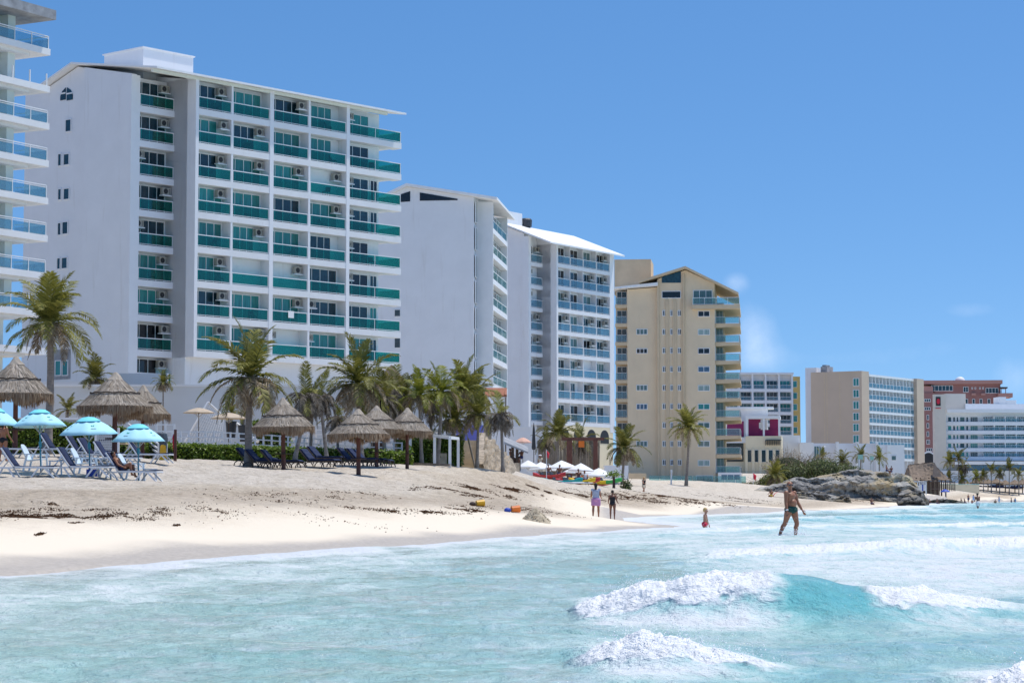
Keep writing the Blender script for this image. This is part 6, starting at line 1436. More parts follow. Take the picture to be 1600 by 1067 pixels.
# ================================================================ white umbrellas, kayaks
for px, D, yt, hw, lb in ((826,205,719,16.5,'white square umbrella nearest the beach bar, leftmost of its group'),(845,218,723,13,'small white umbrella half hidden behind the red flag pole'),(858,222,724,14,'white umbrella directly behind the red flag pole'),(847,208,729,20,'low white umbrella below the red flag, merging with its neighbours'),(879,200,719,21,'largest white umbrella, tallest in the middle of the group'),(901,207,727,20,'white umbrella just right of the tallest one'),(917,216,730,15,'white umbrella in the second line, between two right ones'),(936,210,731,21,'white umbrella at the right end of the group'),(907,196,739,19,'lowest white umbrella, in front above the seated bathers')):
    g = ground(px, D); h = max(2.0, zat(px, yt, D)-g.z); parasol('beach_umbrella', lb, g, h, hw*D/FPX*1.08, .62, 'canvas', 'plastic', 8, 'white beach umbrellas', .03, valance=.10, dome=.12)
def kayak(label, px, py, D, L, rz, m1, m2=None, m3=None, tilt=0.0):
    g = ground(px, D); r = thing('kayak', label, 'kayak', g+Vector((0,0,.12)), rz, 'colourful kayaks on the sand'); r.rotation_euler = (0, tilt, rz); m = MB(); n = 22; k = 12; cols = [x for x in (m1, m2, m3) if x]
    for i in range(n+1):
        t = i/n; w = .40*max(.03, math.sin(math.pi*min(1, max(0, t)))**.55); x = (t-.5)*L; zc = .22*abs(2*t-1)**2.2; hgt = .17+.05*math.sin(math.pi*t)
        for q in range(k):
            a = 2*math.pi*q/k; y = w*math.cos(a); z = hgt*math.sin(a); z *= 1 if z < 0 else (.55 if .18 < t < .82 and abs(math.cos(a)) < .7 else 1.0)
            m.v.append((x, y, zc+.17+z))
    for i in range(n):
        for q in range(k): m.f.append((i*k+q, i*k+(q+1)%k, (i+1)*k+(q+1)%k, (i+1)*k+q)); m.m.append(min(len(cols)-1, int(i/n*len(cols))))
    m.f += [tuple(range(k))[::-1], tuple(n*k+q for q in range(k))]; m.m += [0, len(cols)-1]; o = m.build('hull', [M[c] for c in cols], r, smooth=True); fix_normals(o.data)
    for x in (-.45, .5): s = MB(); s.box(x-.22,x+.22,-.22,.22,.24,.33); s.add([(x-.28,-.22,.30),(x-.20,-.22,.30),(x-.20,.22,.30),(x-.28,.22,.30),(x-.36,-.2,.56),(x-.30,-.2,.56),(x-.30,.2,.56),(x-.36,.2,.56)], [(0,3,2,1),(4,5,6,7),(0,1,5,4),(1,2,6,5),(2,3,7,6),(3,0,4,7)]); s.build('seat', M['pot'], r)
kayak('teal kayak in front of the group, bow towards the sea', 878, 755, 182, 3.9, -.55, 'kteal', 'kteal')
kayak('dark red kayak leftmost, beside the red flag pole', 858, 748, 188, 3.3, -.6, 'kred')
kayak('red kayak with yellow and green bow, directly right of the teal one', 897, 757, 184, 4.2, -.62, 'kred', 'kred', 'kyellow')
kayak('long faded red kayak behind the teal one', 886, 749, 193, 4.0, -.5, 'kred', 'kred', 'orange')
kayak('yellow and green kayak behind the woman in lilac shorts', 913, 760, 186, 3.2, -.65, 'kyellow', 'kgreen', 'kred')
kayak('red kayak with yellow and green tip at the right end of the row', 936, 757, 188, 4.2, -.45, 'kred', 'kyellow', 'kgreen')
kayak('orange kayak lying behind the rightmost red one', 928, 751, 195, 3.6, -.4, 'orange', 'kred')
g = ground(897, 166); m = MB(); m.ell((0,0,.10),(1.55,.36,.07),18,8); o = m.build('paddleboard', M['plastic'], None, g, -.35, smooth=True); tag(o, 'white paddleboard with dark stripes lying on the sand before the kayaks', 'paddleboard'); m = MB()
for x0, x1 in ((-1.2,-.9),(-.75,-.1),(.85,1.15)): m.box(x0,x1,-.2,.2,.155,.185)
m.build('stripe', M['navy'], o)
# ================================================================ sand castle, toys, weed
def mound():
    g = ground(836, 79.5); r = random.Random(3); m = MB(); n = 26
    m.lathe([(.62,-.12),(.50,.0),(.36,.14),(.22,.29),(.10,.41),(.02,.46)], n, wob=lambda i,k: 1+.22*(float(vn(k*.6,i*.9,7))-.5)+r.uniform(-.06,.06))
    for i in range(240):
        a = r.random()*6.28; t = r.random(); q = .52*(1-t)+.04; m.ell((q*math.cos(a), q*math.sin(a), .46*t-.02), (r.uniform(.015,.04),)*3, 5, 3)
    o = m.build('sand_castle', plain('damp_sand_pile', (.50,.42,.30), .95, .2, 9.0, .4), None, g); tag(o, 'crumbling little sand castle near the water line', 'sand castle')
mound()
def toy(px, D, lb, c1, c2):
    g = ground(px, D); r = thing('toy_bucket', lb, 'toy', g, .4); m = MB(); m.tube([(-.1,0,.12),(.22,0,.14)], [.11,.14], 12); m.build('body', M[c1], r, smooth=False); m = MB(); m.ell((-.26,0,.09),(.14,.12,.1),10,6); m.build('sand_mould', M[c2], r, smooth=True)
toy(803, 84, 'orange toy bucket with blue mould lying on the sand', 'orange', 'blue'); toy(748, 88, 'small yellow toy half buried left of the orange bucket', 'yellow', 'wood_dark')
M['weed'] = leafmat('dried_sargassum', (.035,.014,.006), (.16,.07,.025), .9, .0)
def hitg(px, py, d0=34, d1=320):
    r = ray(px, py); D = np.geomspace(d0, d1, 260); X = r[0]/r[1]*D; Z = CAMZ+r[2]/r[1]*D; T = tz(X, D); k = np.where(Z < T)[0]
    if len(k) == 0: return None
    i = k[0]; return Vector((X[i], D[i], T[i]))
wm = MB(); rg = random.Random(12)
def clump(px, py, rx, ry, n, sz):
    c = hitg(px, py); e = hitg(px, py-ry); 
    if c is None: return
    ex = rx*c.y/FPX; ey = max(.25, min(5.0, abs((e or c).y-c.y)))
    P = []
    n = int(n*1.8); sz *= .72
    for i in range(n):
        for _ in range(7):
            x = c.x+rg.gauss(0, ex*.55); y = c.y+rg.gauss(0, ey*.5)
            if float(fbm(x*1.5, y*.7, 77, 3)) > .55: break
        P.append((x, y))
    a = np.array(P); z = tz(a[:,0], a[:,1])
    for (x, y), zz in zip(P, z):
        s = sz*rg.uniform(.4,1.3); an = rg.random()*3.14; h = rg.uniform(.01,.05); d = Vector((math.cos(an), math.sin(an)*.7, 0)); q = Vector((-d.y, d.x, 0)); p = Vector((x, y, zz+.012))
        wm.add([p-d*s, p+q*s*.4, p+d*s, p-q*s*.4, p+Vector((0,0,h*.6+s*.16))], [(0,1,4),(1,2,4),(2,3,4),(3,0,4)])
for a in ((10,808,24,10,420,.05),(50,808,22,9,330,.05),(25,803,30,5,140,.045),(105,806,16,7,170,.045),(120,818,6,2,30,.05),(63,837,4,2,50,.04),(160,808,18,7,200,.045),(150,800,30,5,70,.04),(190,806,14,5,70,.04),(220,812,30,6,70,.04),(250,804,30,8,80,.04),(276,822,5,2,40,.045),(330,800,50,14,90,.04),(70,789,20,3,60,.04),(75,797,40,4,60,.04),(255,798,14,4,60,.04),(360,805,24,8,60,.04),
          (600,799,34,3,170,.06),(650,799,25,3,120,.06),(735,797,26,5,260,.06),(745,791,14,3,120,.06),(700,803,30,3,90,.05),(560,796,30,4,60,.05),(820,797,40,6,110,.06),(860,800,40,5,80,.06),
          (710,768,40,2,260,.09),(760,768,40,2.5,330,.09),(815,769,34,3,420,.09),(850,770,24,3,420,.09),(900,773,50,2.5,360,.10),(960,776,50,2.5,330,.10),(560,771,50,3,60,.07),(480,775,60,4,60,.06),(646,765,8,3,50,.06),
          (1000,779,50,3,300,.13),(1060,781,60,3,300,.13),(1100,783,40,2,200,.13),(1150,779,60,3,160,.13),(1170,785,26,1.2,160,.12),(1040,776,60,3,140,.13),(420,780,120,8,120,.05),(500,810,120,6,60,.04),(1330,781,20,1.5,140,.16)): clump(*a)
o = wm.build('dried_seaweed', M['weed']); kind(o, 'stuff'); o['label'] = 'brown dried sargassum washed up in lines on the sand'; o['category'] = 'seaweed'
# ================================================================ rock outcrop
def rockmat():
    m, nt, b = nodes('limestone_rock'); b.inputs['Roughness'].default_value = .9
    cv = coord(nt, (.5,.5,1.3)); n = noise(nt, .55, 8, .68, cv, .7); c = ramp(nt, n, [(.30, (.05,.048,.045)), (.42, (.17,.165,.16)), (.54, (.36,.345,.32)), (.64, (.52,.50,.45)), (.76, (.76,.73,.66))])
    oc = ramp(nt, noise(nt, .28, 5, .6, coord(nt, (.6,.6,1.6))), [(.50, 0.0), (.60, .65)]); c = mixc(nt, oc, c, (.50,.38,.19))
    g = nt.nodes.new('ShaderNodeAttribute'); g.attribute_name = 'foot_dark'; c = mixc(nt, math_(nt, 'MULTIPLY', g.outputs['Fac'], .85), c, (.055,.05,.035)); nt.links.new(c, b.inputs['Base Color'])
    bump(nt, b, noise(nt, 1.6, 8, .7, cv, .5), .9, .5); return m
M['rock'] = rockmat()
def rock(name, label, prof, D, depth, seed, over=.35, lean=0.0):
    """prof: list of (px, y_top, y_base) ; a ledge overhangs a darker undercut towards the beach"""
    P0 = at(prof[0][0], 775, D); r = thing(name, label, 'rock', (P0.x, P0.y, 0)); n = 150; k = 44; pxs = np.linspace(prof[0][0], prof[-1][0], n); a = np.array(prof, float)
    V = np.zeros((n, k, 3)); dm = np.zeros((n, k))
    for i, px in enumerate(pxs):
        d = D+lean*(i/(n-1)); yt = np.interp(px, a[:,0], a[:,1]); yb = np.interp(px, a[:,0], a[:,2]); zt = at(px, yt, d).z; zb = at(px, yb, d).z-.8; x = at(px, 775, d).x-P0.x; H = zt-zb
        for j in range(k):
            t = j/(k-1)
            if t < .62:
                s = t/.62; z = zb+H*s*.93; und = -over*H*np.exp(-((s-.36)/.16)**2)+over*.55*H*np.exp(-((s-.66)/.14)**2)-.30*H*max(0, s-.7)/.3+(.25*H*(1-s)**2); y = -und
            else: s = (t-.62)/.38; z = zb+H*(.93+.07*math.sin(s*math.pi)) - H*.25*s*s; y = .30*H+depth*s
            V[i,j] = (x, y+d-D, z)
    ii, jj = np.meshgrid(np.arange(n), np.arange(k), indexing='ij')
    n1 = fbm(V[:,:,0]*.30+seed, V[:,:,2]*.75+V[:,:,1]*.2, seed, 5)-.5; n2 = fbm(V[:,:,0]*1.1, V[:,:,2]*2.6+V[:,:,1]*.5, seed+3, 4)-.5; st = np.abs((V[:,:,2]*.9+n1*1.5) % 1-.5)
    n3 = fbm(V[:,:,0]*3.0, V[:,:,2]*6+V[:,:,1], seed+5, 3)-.5; V[:,:,1] += n1*3.6+n2*1.7+(st-.25)*1.5+n3*.7; V[:,:,2] += (fbm(V[:,:,0]*.5, V[:,:,1]*.4, seed+9, 4)-.5)*1.0*(jj > 14); V[:,:,0] += n2*.6
    zr = V[:,:,2]; dm = np.clip(1-(zr-.2)/1.5, 0, 1)*.8  # mask that darkens the rock colour towards its foot
    me = bpy.data.meshes.new('rock_mass'); v = V.reshape(-1, 3); idx = np.arange(n*k).reshape(n, k); f = np.stack([idx[:-1,:-1], idx[1:,:-1], idx[1:,1:], idx[:-1,1:]], -1).reshape(-1, 4)
    caps = [tuple(int(q) for q in idx[0,::-1]), tuple(int(q) for q in idx[-1,:])][::1]
    me.from_pydata(v.tolist(), [], f.tolist()+[list(c) for c in caps]); me.materials.append(M['rock']); at2 = me.attributes.new('foot_dark', 'FLOAT', 'POINT'); at2.data.foreach_set('value', dm.astype(np.float32).ravel()); me.update(); fix_normals(me); link('rock_mass', me, r); return r
rock('rock_outcrop', 'long grey and ochre limestone outcrop with an overhanging ledge on the beach', [(1165,772,775),(1190,763,776),(1215,754,777),(1240,748,778),(1270,744,779),(1300,739.5,781),(1322,733,782),(1345,730,784),(1372,733.5,785),(1400,737.5,786),(1420,739,787),(1430,744,787.5),(1437,757,788),(1444,768,788),(1452,781,788)], 300, 9, 3, .22, 22)
rock('rock', 'dark boulder at the seaward foot of the outcrop', [(1404,779,787),(1412,769,788),(1424,764,789),(1436,770,789),(1445,779,789),(1452,785,789)], 292, 2, 8, .06)
rock('rock', 'pale broken boulders along the foot of the outcrop', [(1228,772,777),(1240,768,778),(1252,770,779),(1266,768,780),(1280,772,781),(1296,770,781.5),(1315,774,782),(1330,773,783)], 285, 2, 14, .05)
rock('rock', 'low flat reef slab awash right of the outcrop', [(1448,784.5,787),(1462,781,787),(1480,780.5,787),(1500,782,787),(1512,785,787)], 400, 3, 19, .02)
# ================================================================ far beach: hut, shelters, fence, small things
def bighut():
    D = 470; t = at(1456, 722, D); e = at(1456, 750, D); r = thing('thatched_hall', 'big thatched beach hall with a gable vent beside the rock', 'beach hut', (t.x, t.y, e.z)); h = t.z-e.z; s = D/FPX; m = MB(); rg = random.Random(6)
    x0, x1, xr0, xr1 = -38*s, 22*s, -34*s, 0.0; d = 9
    V = [(x0,-d*.6,0),(x1,-d*.6,0),(x1+1,d,0),(x0,d,0),(xr0,2,h*.85),(xr1,-1.0,h)]
    def sheet(a, b, c, d_, n=14):
        A, B, C, D_ = map(Vector, (a, b, c, d_)); b0 = len(m.v)
        for i in range(n+1):
            for j in range(n+1): u, v = i/n, j/n; p = A.lerp(B, u).lerp(D_.lerp(C, u), v); m.v.append((p.x+rg.gauss(0,.06), p.y+rg.gauss(0,.06), p.z+rg.gauss(0,.08)-(.35*math.sin(math.pi*v))))
        for i in range(n):
            for j in range(n): q = b0+i*(n+1)+j; m.f.append((q, q+n+1, q+n+2, q+1)); m.m.append(0)
    sheet(V[0], V[1], V[5], V[4]); sheet(V[1], V[2], V[5], V[5]); sheet(V[2], V[3], V[4], V[5]); sheet(V[3], V[0], V[4], V[4]); m.build('thatch', M['thatch_far'], r)
    g = MB(); g.add([(-9*s,-d*.38,h*.36),(9.5*s,-d*.38,h*.36),(xr1+.2,-1.35,h*1.0),(-9*s,-d*.36,h*.36),(9.5*s,-d*.36,h*.36),(xr1+.2,-1.2,h*1.0)], [(0,1,2),(5,4,3),(0,3,4,1),(1,4,5,2),(2,5,3,0)]); 
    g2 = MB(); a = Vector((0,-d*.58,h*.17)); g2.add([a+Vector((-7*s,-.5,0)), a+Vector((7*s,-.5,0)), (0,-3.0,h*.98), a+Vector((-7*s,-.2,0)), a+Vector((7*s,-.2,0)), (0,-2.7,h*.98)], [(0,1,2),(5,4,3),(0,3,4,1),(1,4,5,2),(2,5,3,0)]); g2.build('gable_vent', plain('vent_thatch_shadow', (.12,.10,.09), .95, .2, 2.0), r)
    for i in range(8): x = x0+1+(x1-x0-2)*i/7; p = MB(); p.tube([(x,-d*.5,-4),(x,-d*.5,.5)], .16, 6); p.build('post', M['wood_dark'], r)
    w = MB(); w.box(x0+1.5,x1-1,2,d-1,-4,-.2); w.build('bar_wall', M['wood_grey'], r)
bighut()
def fp_maker():
    r = thing('thatched_shelter', 'far shelter', 'beach shelter'); rg = random.Random(3); m = MB(); m.lathe([(.02,3.9),(.25,3.75),(1.0,3.0),(1.9,2.35),(1.95,2.0),(1.7,2.05),(.3,3.2)], 22, wob=lambda i,k: 1+rg.uniform(-.05,.05)); m.build('thatch_roof', M['thatch_far'], r); MB().tube([(0,0,-.5),(0,0,3.4)], .12, 6).build('pole', M['wood_dark'], r); return r
FPR = Proto(fp_maker); W9 = ['first','second','third','fourth','fifth','sixth','seventh','eighth']
for i, (px, yt) in enumerate(((1528,747),(1544,748),(1557,747),(1571,749.5),(1586,749),(1598,748),(1512,752))):
    D = 545 if i < 6 else 575; g = ground(px, D); g.z = min(g.z+.5, zat(px, yt, D)-2.6); FPR.put(f'far thatched shelter, {W9[i] if i < 6 else "small one set back"} {"counting from the orange palm rightwards" if i < 6 else "behind the orange palm"}', g, i, (1.05,1.05,(zat(px,yt,D)-g.z)/3.9), 'far thatched shelters')
m = MB(); g = ground(1560, 556); rg = random.Random(2)
for i in range(60): x = rg.uniform(-7,9); m.box(x-.3,x+.3,rg.uniform(-.5,.5),1.5,-.2,rg.uniform(.2,.7))
o = m.build('shaded_loungers', M['navy'], None, g); tag(o, 'dark huddle of furniture in the shade under the far shelters', 'loungers'); kind(o, 'stuff')
def rack():
    g = ground(1437, 425); g.z = zat(1437, 765, 425); r = thing('towel_rack', 'white and blue board rack beside the big thatched hall', 'rack', g); m = MB(); s = 425/FPX
    for x in (-10*s,-3*s,4*s,10*s): m.box(x-.1,x+.1,-.1,.1,-1,1.6)
    m.box(-10*s,10*s,-.1,.1,1.45,1.65); m.build('frame', M['plastic'], r); rg = random.Random(4)
    for i in range(9): x = -9*s+i*2.1*s; b = MB(); b.box(x,x+.22,-.25,-.12,-.2,rg.uniform(.8,1.5)); b.build('board', M[rg.choice(['plastic','blue','plastic','yellow'])], r)
rack()
fence('fence', 'dark picket fence with a pale rope rail beside the big thatched hall', [at(1453,767,450), at(1492,767,470)], 2.0, 14, 2, 'wood_dark', .16, .10)
wbox('low_wall', 'pale terrace wall with green trim behind the far picket fence', 'wall', 1448, 1530, 520, 525, 757, 1, 'cream', 1, cap='teal_sign')
g = ground(1477, 420); parasol('beach_umbrella', 'bright blue low umbrella on the far beach', g, max(1.7, zat(1477,764,420)-g.z), 7.8*420/FPX, .5, 'blue', 'plastic', 8)
def tent():
    g = ground(1221, 253); r = thing('beach_tent', 'low red and white sunshade on the sand left of the man', 'tent', g); m = MB(); n = 8
    for i in range(n+1): a = math.pi*i/n; m.v += [(.75*math.cos(a)-.2, -.5, .62*math.sin(a)), (.75*math.cos(a)-.2, .5, .62*math.sin(a))]
    m.f = [(2*i,2*i+1,2*i+3,2*i+2) for i in range(n)]; m.m = [0]*n; m.build('canopy', M['red'], r); m = MB(); m.box(.35,.85,-.45,.45,.02,.50); m.build('side_flap', M['plastic'], r)
tent()
# ================================================================ people
def skin(name, c): 
    m = plain(name, c, .45, .10, 3.0, spec=.45); return m
SK = {'tan': skin('tanned_skin', (.31,.130,.068)), 'brown': skin('brown_skin', (.20,.085,.05)), 'fair': skin('fair_skin', (.42,.22,.14))}  # the figures' own skin tones
HAIR = {'dark': plain('dark_hair', (.015,.012,.010), .6, .3, 20.0), 'blond': plain('blond_hair', (.55,.36,.14), .6, .25, 20.0), 'grey': plain('cropped_grey_hair', (.10,.075,.06), .7, .2, 20.0)}
CL = lambda n, c: plain(n, c, .8, .15, 8.0, .1)
CLO = {'green': CL('dark_green_swim_cloth', (.008,.055,.045)), 'red': CL('red_swim_cloth', (.60,.03,.07)), 'white': CL('white_cloth', (.75,.76,.78)), 'lilac': CL('lilac_cloth', (.50,.24,.46)), 'bluegrey': CL('blue_grey_cloth', (.36,.42,.56)), 'black': CL('black_cloth', (.015,.016,.02)), 'khaki': CL('cream_cloth', (.55,.47,.36)), 'navy': CL('navy_cloth', (.02,.03,.10)), 'yellow': CL('yellow_cloth', (.65,.50,.04)), 'blue': CL('pale_blue_cloth', (.30,.45,.72))}
def remesh(mb, name, mat, voxel, parent, smooth=4):
    o = mb.build(name, mat); md = o.modifiers.new('r', 'REMESH'); md.mode = 'VOXEL'; md.voxel_size = voxel
    if smooth: s = o.modifiers.new('s', 'SMOOTH'); s.iterations = smooth; s.factor = .5
    dg = bpy.context.evaluated_depsgraph_get(); me = bpy.data.meshes.new_from_object(o.evaluated_get(dg)); me.name = name; bpy.data.objects.remove(o)
    me.polygons.foreach_set('use_smooth', [True]*len(me.polygons)); me.materials.clear(); me.materials.append(mat)
    return link(name, me, parent)
def rotx(v, a): c, s = math.cos(a), math.sin(a); return Vector((v.x, v.y*c-v.z*s, v.y*s+v.z*c))
def person(label, H=1.75, sk='tan', legs=((0,0),(0,0)), arms=((5,12,10),(5,12,10)), lean=0, head=(0,0), hair=('dark', .0), clothes=(), voxel=.02, belly=0.0, female=False, hands=False, child=False, glasses=False, lie=None, group=None, spread=3.0, hip=None):
    """local: facing -y, z up, feet on z=0.  legs (thigh forward, knee bend), arms (forward, out, elbow)"""
    r = thing('person', label, 'person', (0,0,0), 0, group); b = MB(); h = H; HP = .52*h; J = {}
    up = rotx(Vector((0,0,1)), R(lean)); fw = rotx(Vector((0,-1,0)), R(lean)); P = Vector((0,0,HP))
    waist = P+up*.085*h; chest = P+up*.19*h; neck = P+up*.295*h; hd = .062*h*(1.28 if child else 1.0); hc = neck+up*(hd*1.35+.01*h)
    hw = .058*h; sw = (.098 if female or child else .115)*h
    b.tube([P-up*.045*h, P, waist-up*.02*h, waist+up*.04*h, chest, chest+up*.06*h, neck-up*.01*h], [.075*h,.088*h,(.074 if female else .080)*h,(.080)*h,.096*h,.092*h,.045*h], 16, flat=.66)
    if belly: b.ell(waist+fw*.035*h+up*.005*h, (.072*h,.060*h*belly,.075*h), 12, 8)
    if not child: b.ell(chest+fw*.030*h+up*.022*h, (.085*h,.045*h,.045*h), 12, 8)
    b.ell(P-fw*.028*h-up*.01*h, (.085*h,.062*h,.062*h), 12, 8)
    b.tube([neck-up*.03*h, neck+up*.03*h, hc-up*.02*h], [.036*h,.031*h,.031*h], 10)
    hr = Matrix.Rotation(R(head[0]), 3, 'Z') @ Matrix.Rotation(R(head[1]), 3, 'X'); HF = hr @ Vector((0,-1,0)); HS = hr @ Vector((1,0,0)); HU = hr @ Vector((0,0,1))
    E = lambda c, q: b.ell(c, q, 14, 10, 0, hr)
    E(hc+HU*hd*.12-HF*hd*.08, (hd*.76,hd*.92,hd*.92)); E(hc-HU*hd*.42+HF*hd*.25, (hd*.56,hd*.58,hd*.62)); E(hc-HU*.15*hd+HF*hd*.88, (hd*.14,hd*.20,hd*.24)); E(hc-HU*.55*hd+HF*hd*.74, (hd*.26,hd*.12,hd*.08)); E(hc-HU*.95*hd+HF*hd*.62, (hd*.26,hd*.2,hd*.16))
    for s in (-1,1): E(hc+HS*s*hd*.76-HU*hd*.05, (hd*.10,hd*.2,hd*.26)); E(hc+HU*.22*hd+HF*hd*.72+HS*s*hd*.3, (hd*.22,hd*.14,hd*.09))
    for i, s in enumerate((-1,1)):
        th, kn = legs[i]; hp = P+Vector((s*hw,0,-.01*h)); d1 = rotx(Vector((s*math.sin(R(spread)),0,-1)), -R(th)); kneej = hp+d1*.245*h; d2 = rotx(Vector((s*math.sin(R(spread))*.3,0,-1)), -R(th-kn)); ank = kneej+d2*.235*h
        b.tube([hp+Vector((0,0,.02*h)), hp.lerp(kneej,.3), hp.lerp(kneej,.75), kneej], [.060*h,.056*h,.040*h,.034*h], 12); q = rotx(Vector((0,1,0)), -R(th-kn))*.010*h
        b.tube([kneej, kneej.lerp(ank,.3)+q, kneej.lerp(ank,.6)+q*.6, ank], [.034*h,.036*h,.028*h,.020*h], 12); b.ell(kneej, (.034*h,)*3, 10, 7)
        fd = rotx(Vector((0,-1,0)), -R((th-kn)*.6)); b.tube([ank+Vector((0,0,-.012*h))-fd*.025*h, ank+Vector((0,0,-.025*h))+fd*.03*h, ank+Vector((0,0,-.032*h))+fd*.10*h], [.024*h,.026*h,.016*h], 10, flat=.8); J['hip',s] = hp; J['knee',s] = kneej; J['ank',s] = ank
        fo, out, el = arms[i]; sh = neck-up*.035*h+Vector((s*sw,0,0)); a1 = rotx(Vector((s*math.sin(R(out)),0,-math.cos(R(out)))), -R(fo)+R(lean)*.5); elb = sh+a1*.165*h; a2 = rotx(Vector((s*math.sin(R(out))*.6,0,-1)), -R(fo+el)+R(lean)*.5).normalized(); wr = elb+a2*.145*h
        b.ell(sh, (.040*h,.038*h,.040*h), 10, 7); b.tube([sh, sh.lerp(elb,.4), elb], [.034*h,.031*h,.024*h], 10); b.tube([elb, elb.lerp(wr,.3), wr], [.024*h,.025*h,.016*h], 10); J['wr',s] = wr; J['a2',s] = a2
        sd = Vector((0,-1,0)); sd = (sd-a2*sd.dot(a2)).normalized(); pn = a2.cross(sd)          # palm: length a2, width sd, thickness pn
        if hands:
            b.tube([wr, wr+a2*.022*h, wr+a2*.055*h], [.014*h,.021*h,.023*h], 10, flat=.5)
            for kf, (off, ln) in enumerate(((-.017,.040),(-.006,.046),(.006,.043),(.016,.034))):
                p0 = wr+a2*.050*h+sd*off*h; c = -pn*s; b.tube([p0, p0+a2*ln*h*.45+c*.004*h, p0+a2*ln*h*.8+c*.014*h, p0+a2*ln*h+c*.024*h], [.0062*h,.0058*h,.0052*h,.004*h], 7)
            p0 = wr+a2*.018*h-sd*.016*h*(-1); p0 = wr+a2*.016*h+sd*.016*h; b.tube([p0, p0+a2*.018*h+sd*.016*h, p0+a2*.040*h+sd*.020*h], [.0078*h,.007*h,.005*h], 7)
        else:
            b.tube([wr, wr+a2*.03*h, wr+a2*.06*h], [.015*h,.021*h,.018*h], 8, flat=.55)
            for off in (-.014,-.005,.005,.014): p0 = wr+a2*.05*h+sd*off*h; b.tube([p0, p0+a2*.04*h-pn*s*.012*h], [.007*h,.005*h], 5)
            p0 = wr+a2*.015*h+sd*.014*h; b.tube([p0, p0+a2*.03*h+sd*.018*h], [.008*h,.006*h], 5)
    body = remesh(b, 'body', SK[sk], voxel, r)
    hm = MB(); hk, hl = hair
    if hl >= 0:
        hm.ell(hc+HU*hd*.24-HF*hd*.20, (hd*.84,hd*.92,hd*.90), 14, 10, 0, hr)
        if hl > 0: hm.tube([hc-HF*hd*.55, hc-HF*hd*.72-HU*hl*h*.5, hc-HF*hd*.62-HU*hl*h], [hd*.72,hd*.66,hd*.40], 12, flat=.55)
        if hl == 0: hm.ell(hc+HU*hd*.15-HF*hd*.5, (hd*.80,hd*.6,hd*.9), 12, 8, 0, hr)
        remesh(hm, 'hair', HAIR[hk], max(.012, voxel*.8), r, 2)
    if glasses:
        g = MB()
        for s in (-1,1): g.ell(hc+HU*.12*hd+HF*hd*.80+HS*s*hd*.33, (hd*.30,hd*.12,hd*.22), 12, 8, 0, hr); g.bar(hc+HU*.16*hd+HF*hd*.75+HS*s*hd*.6, hc+HU*.12*hd+HS*s*hd*.84-HF*.1*hd, hd*.08)
        g.bar(hc+HU*.16*hd+HF*hd*.9-HS*hd*.2, hc+HU*.16*hd+HF*hd*.9+HS*hd*.2, hd*.08); g.build('sunglasses', M['pot'], r)
    for c in clothes:
        k, col = c[0], c[1]; m = MB(); e = .010*h
        if k in ('shorts','trunks','skirt'):
            ln = {'shorts': .62, 'trunks': .16, 'skirt': .80}[k] if len(c) < 3 else c[2]
            m.tube([P-up*.05*h, P, P+up*(.055*h if k != 'trunks' else .035*h)], [.078*h+e,.091*h+e,.084*h+e], 16, flat=.70); m.ell(P-fw*.030*h-up*.012*h, (.086*h+e,.062*h+e,.062*h+e), 12, 8); m.ell(P+fw*.02*h-up*.03*h, (.06*h+e,.055*h+e,.055*h), 12, 8)
            for s in (-1,1):
                q = J['hip',s]; kk = J['knee',s]; m.tube([q+Vector((0,0,.02*h)), q.lerp(kk,.3*min(1,ln/.3)), q.lerp(kk,ln)], [.062*h+e*(.3 if k == 'trunks' else 1),.060*h+e*(.15 if k == 'trunks' else 1.3),(.056-.012*ln)*h+e*(.1 if k == 'trunks' else 2)], 12)
            if k == 'skirt': m.tube([P-up*.03*h, P.lerp((J['knee',-1]+J['knee',1])/2, ln)], [.09*h,.085*h], 14, flat=.8)
        elif k in ('top','dress'):
            m.tube([P+up*.03*h, waist, chest, chest+up*.07*h], [.092*h+e,.082*h+e,.098*h+e,.092*h+e], 16, flat=.70); m.tube([chest+up*.06*h, neck-up*.02*h],[.095*h,.06*h],14,flat=.6)
            for s in (-1,1):
                sh = neck-up*.035*h+Vector((s*sw,0,0)); m.ell(sh, (.044*h,.044*h,.046*h), 10, 7)
                if len(c) > 2: m.tube([sh, sh.lerp(J['wr',s],.28)], [.045*h,.042*h], 10)
        elif k == 'onepiece':
            m.tube([P-up*.045*h, P, waist, chest, chest+up*.035*h], [.076*h+e*.6,.090*h+e*.6,.080*h+e*.6,.096*h+e*.6,.090*h+e*.5], 16, flat=.68); m.ell(P-fw*.028*h-up*.01*h, (.086*h+e*.5,.063*h+e*.5,.062*h), 12, 8)
        elif k == 'hat':
            m.lathe([(hd*1.7,0),(hd*1.6,.03),(hd*.95,.06),(hd*.85,hd*.7),(.01,hd*.85)], 16, tuple(hc+HU*hd*.45))
        elif k == 'watch':
            wv = J['wr', c[2]]; m.tube([wv-J['a2',c[2]]*.03*h, wv-J['a2',c[2]]*.012*h], [.021*h,.020*h], 10)
        nm = {'shorts':'shorts','trunks':'swim_trunks','skirt':'skirt','top':'top','dress':'dress','onepiece':'swimsuit','hat':'hat','watch':'bracelet'}[k]
        if k in ('hat','watch'): m.build(nm, CLO[col], r, smooth=True)
        else: remesh(m, nm, CLO[col], max(.012, voxel*.8), r, 3)
    return r
def place(r, px, D, dz=0.0, rz=0.0, z=None):
    if z is None: g = ground(px, D); z = g.z
    p = at(px, 775, D); r.location = (p.x, p.y, z+dz); r.rotation_euler = (0, 0, rz); return r
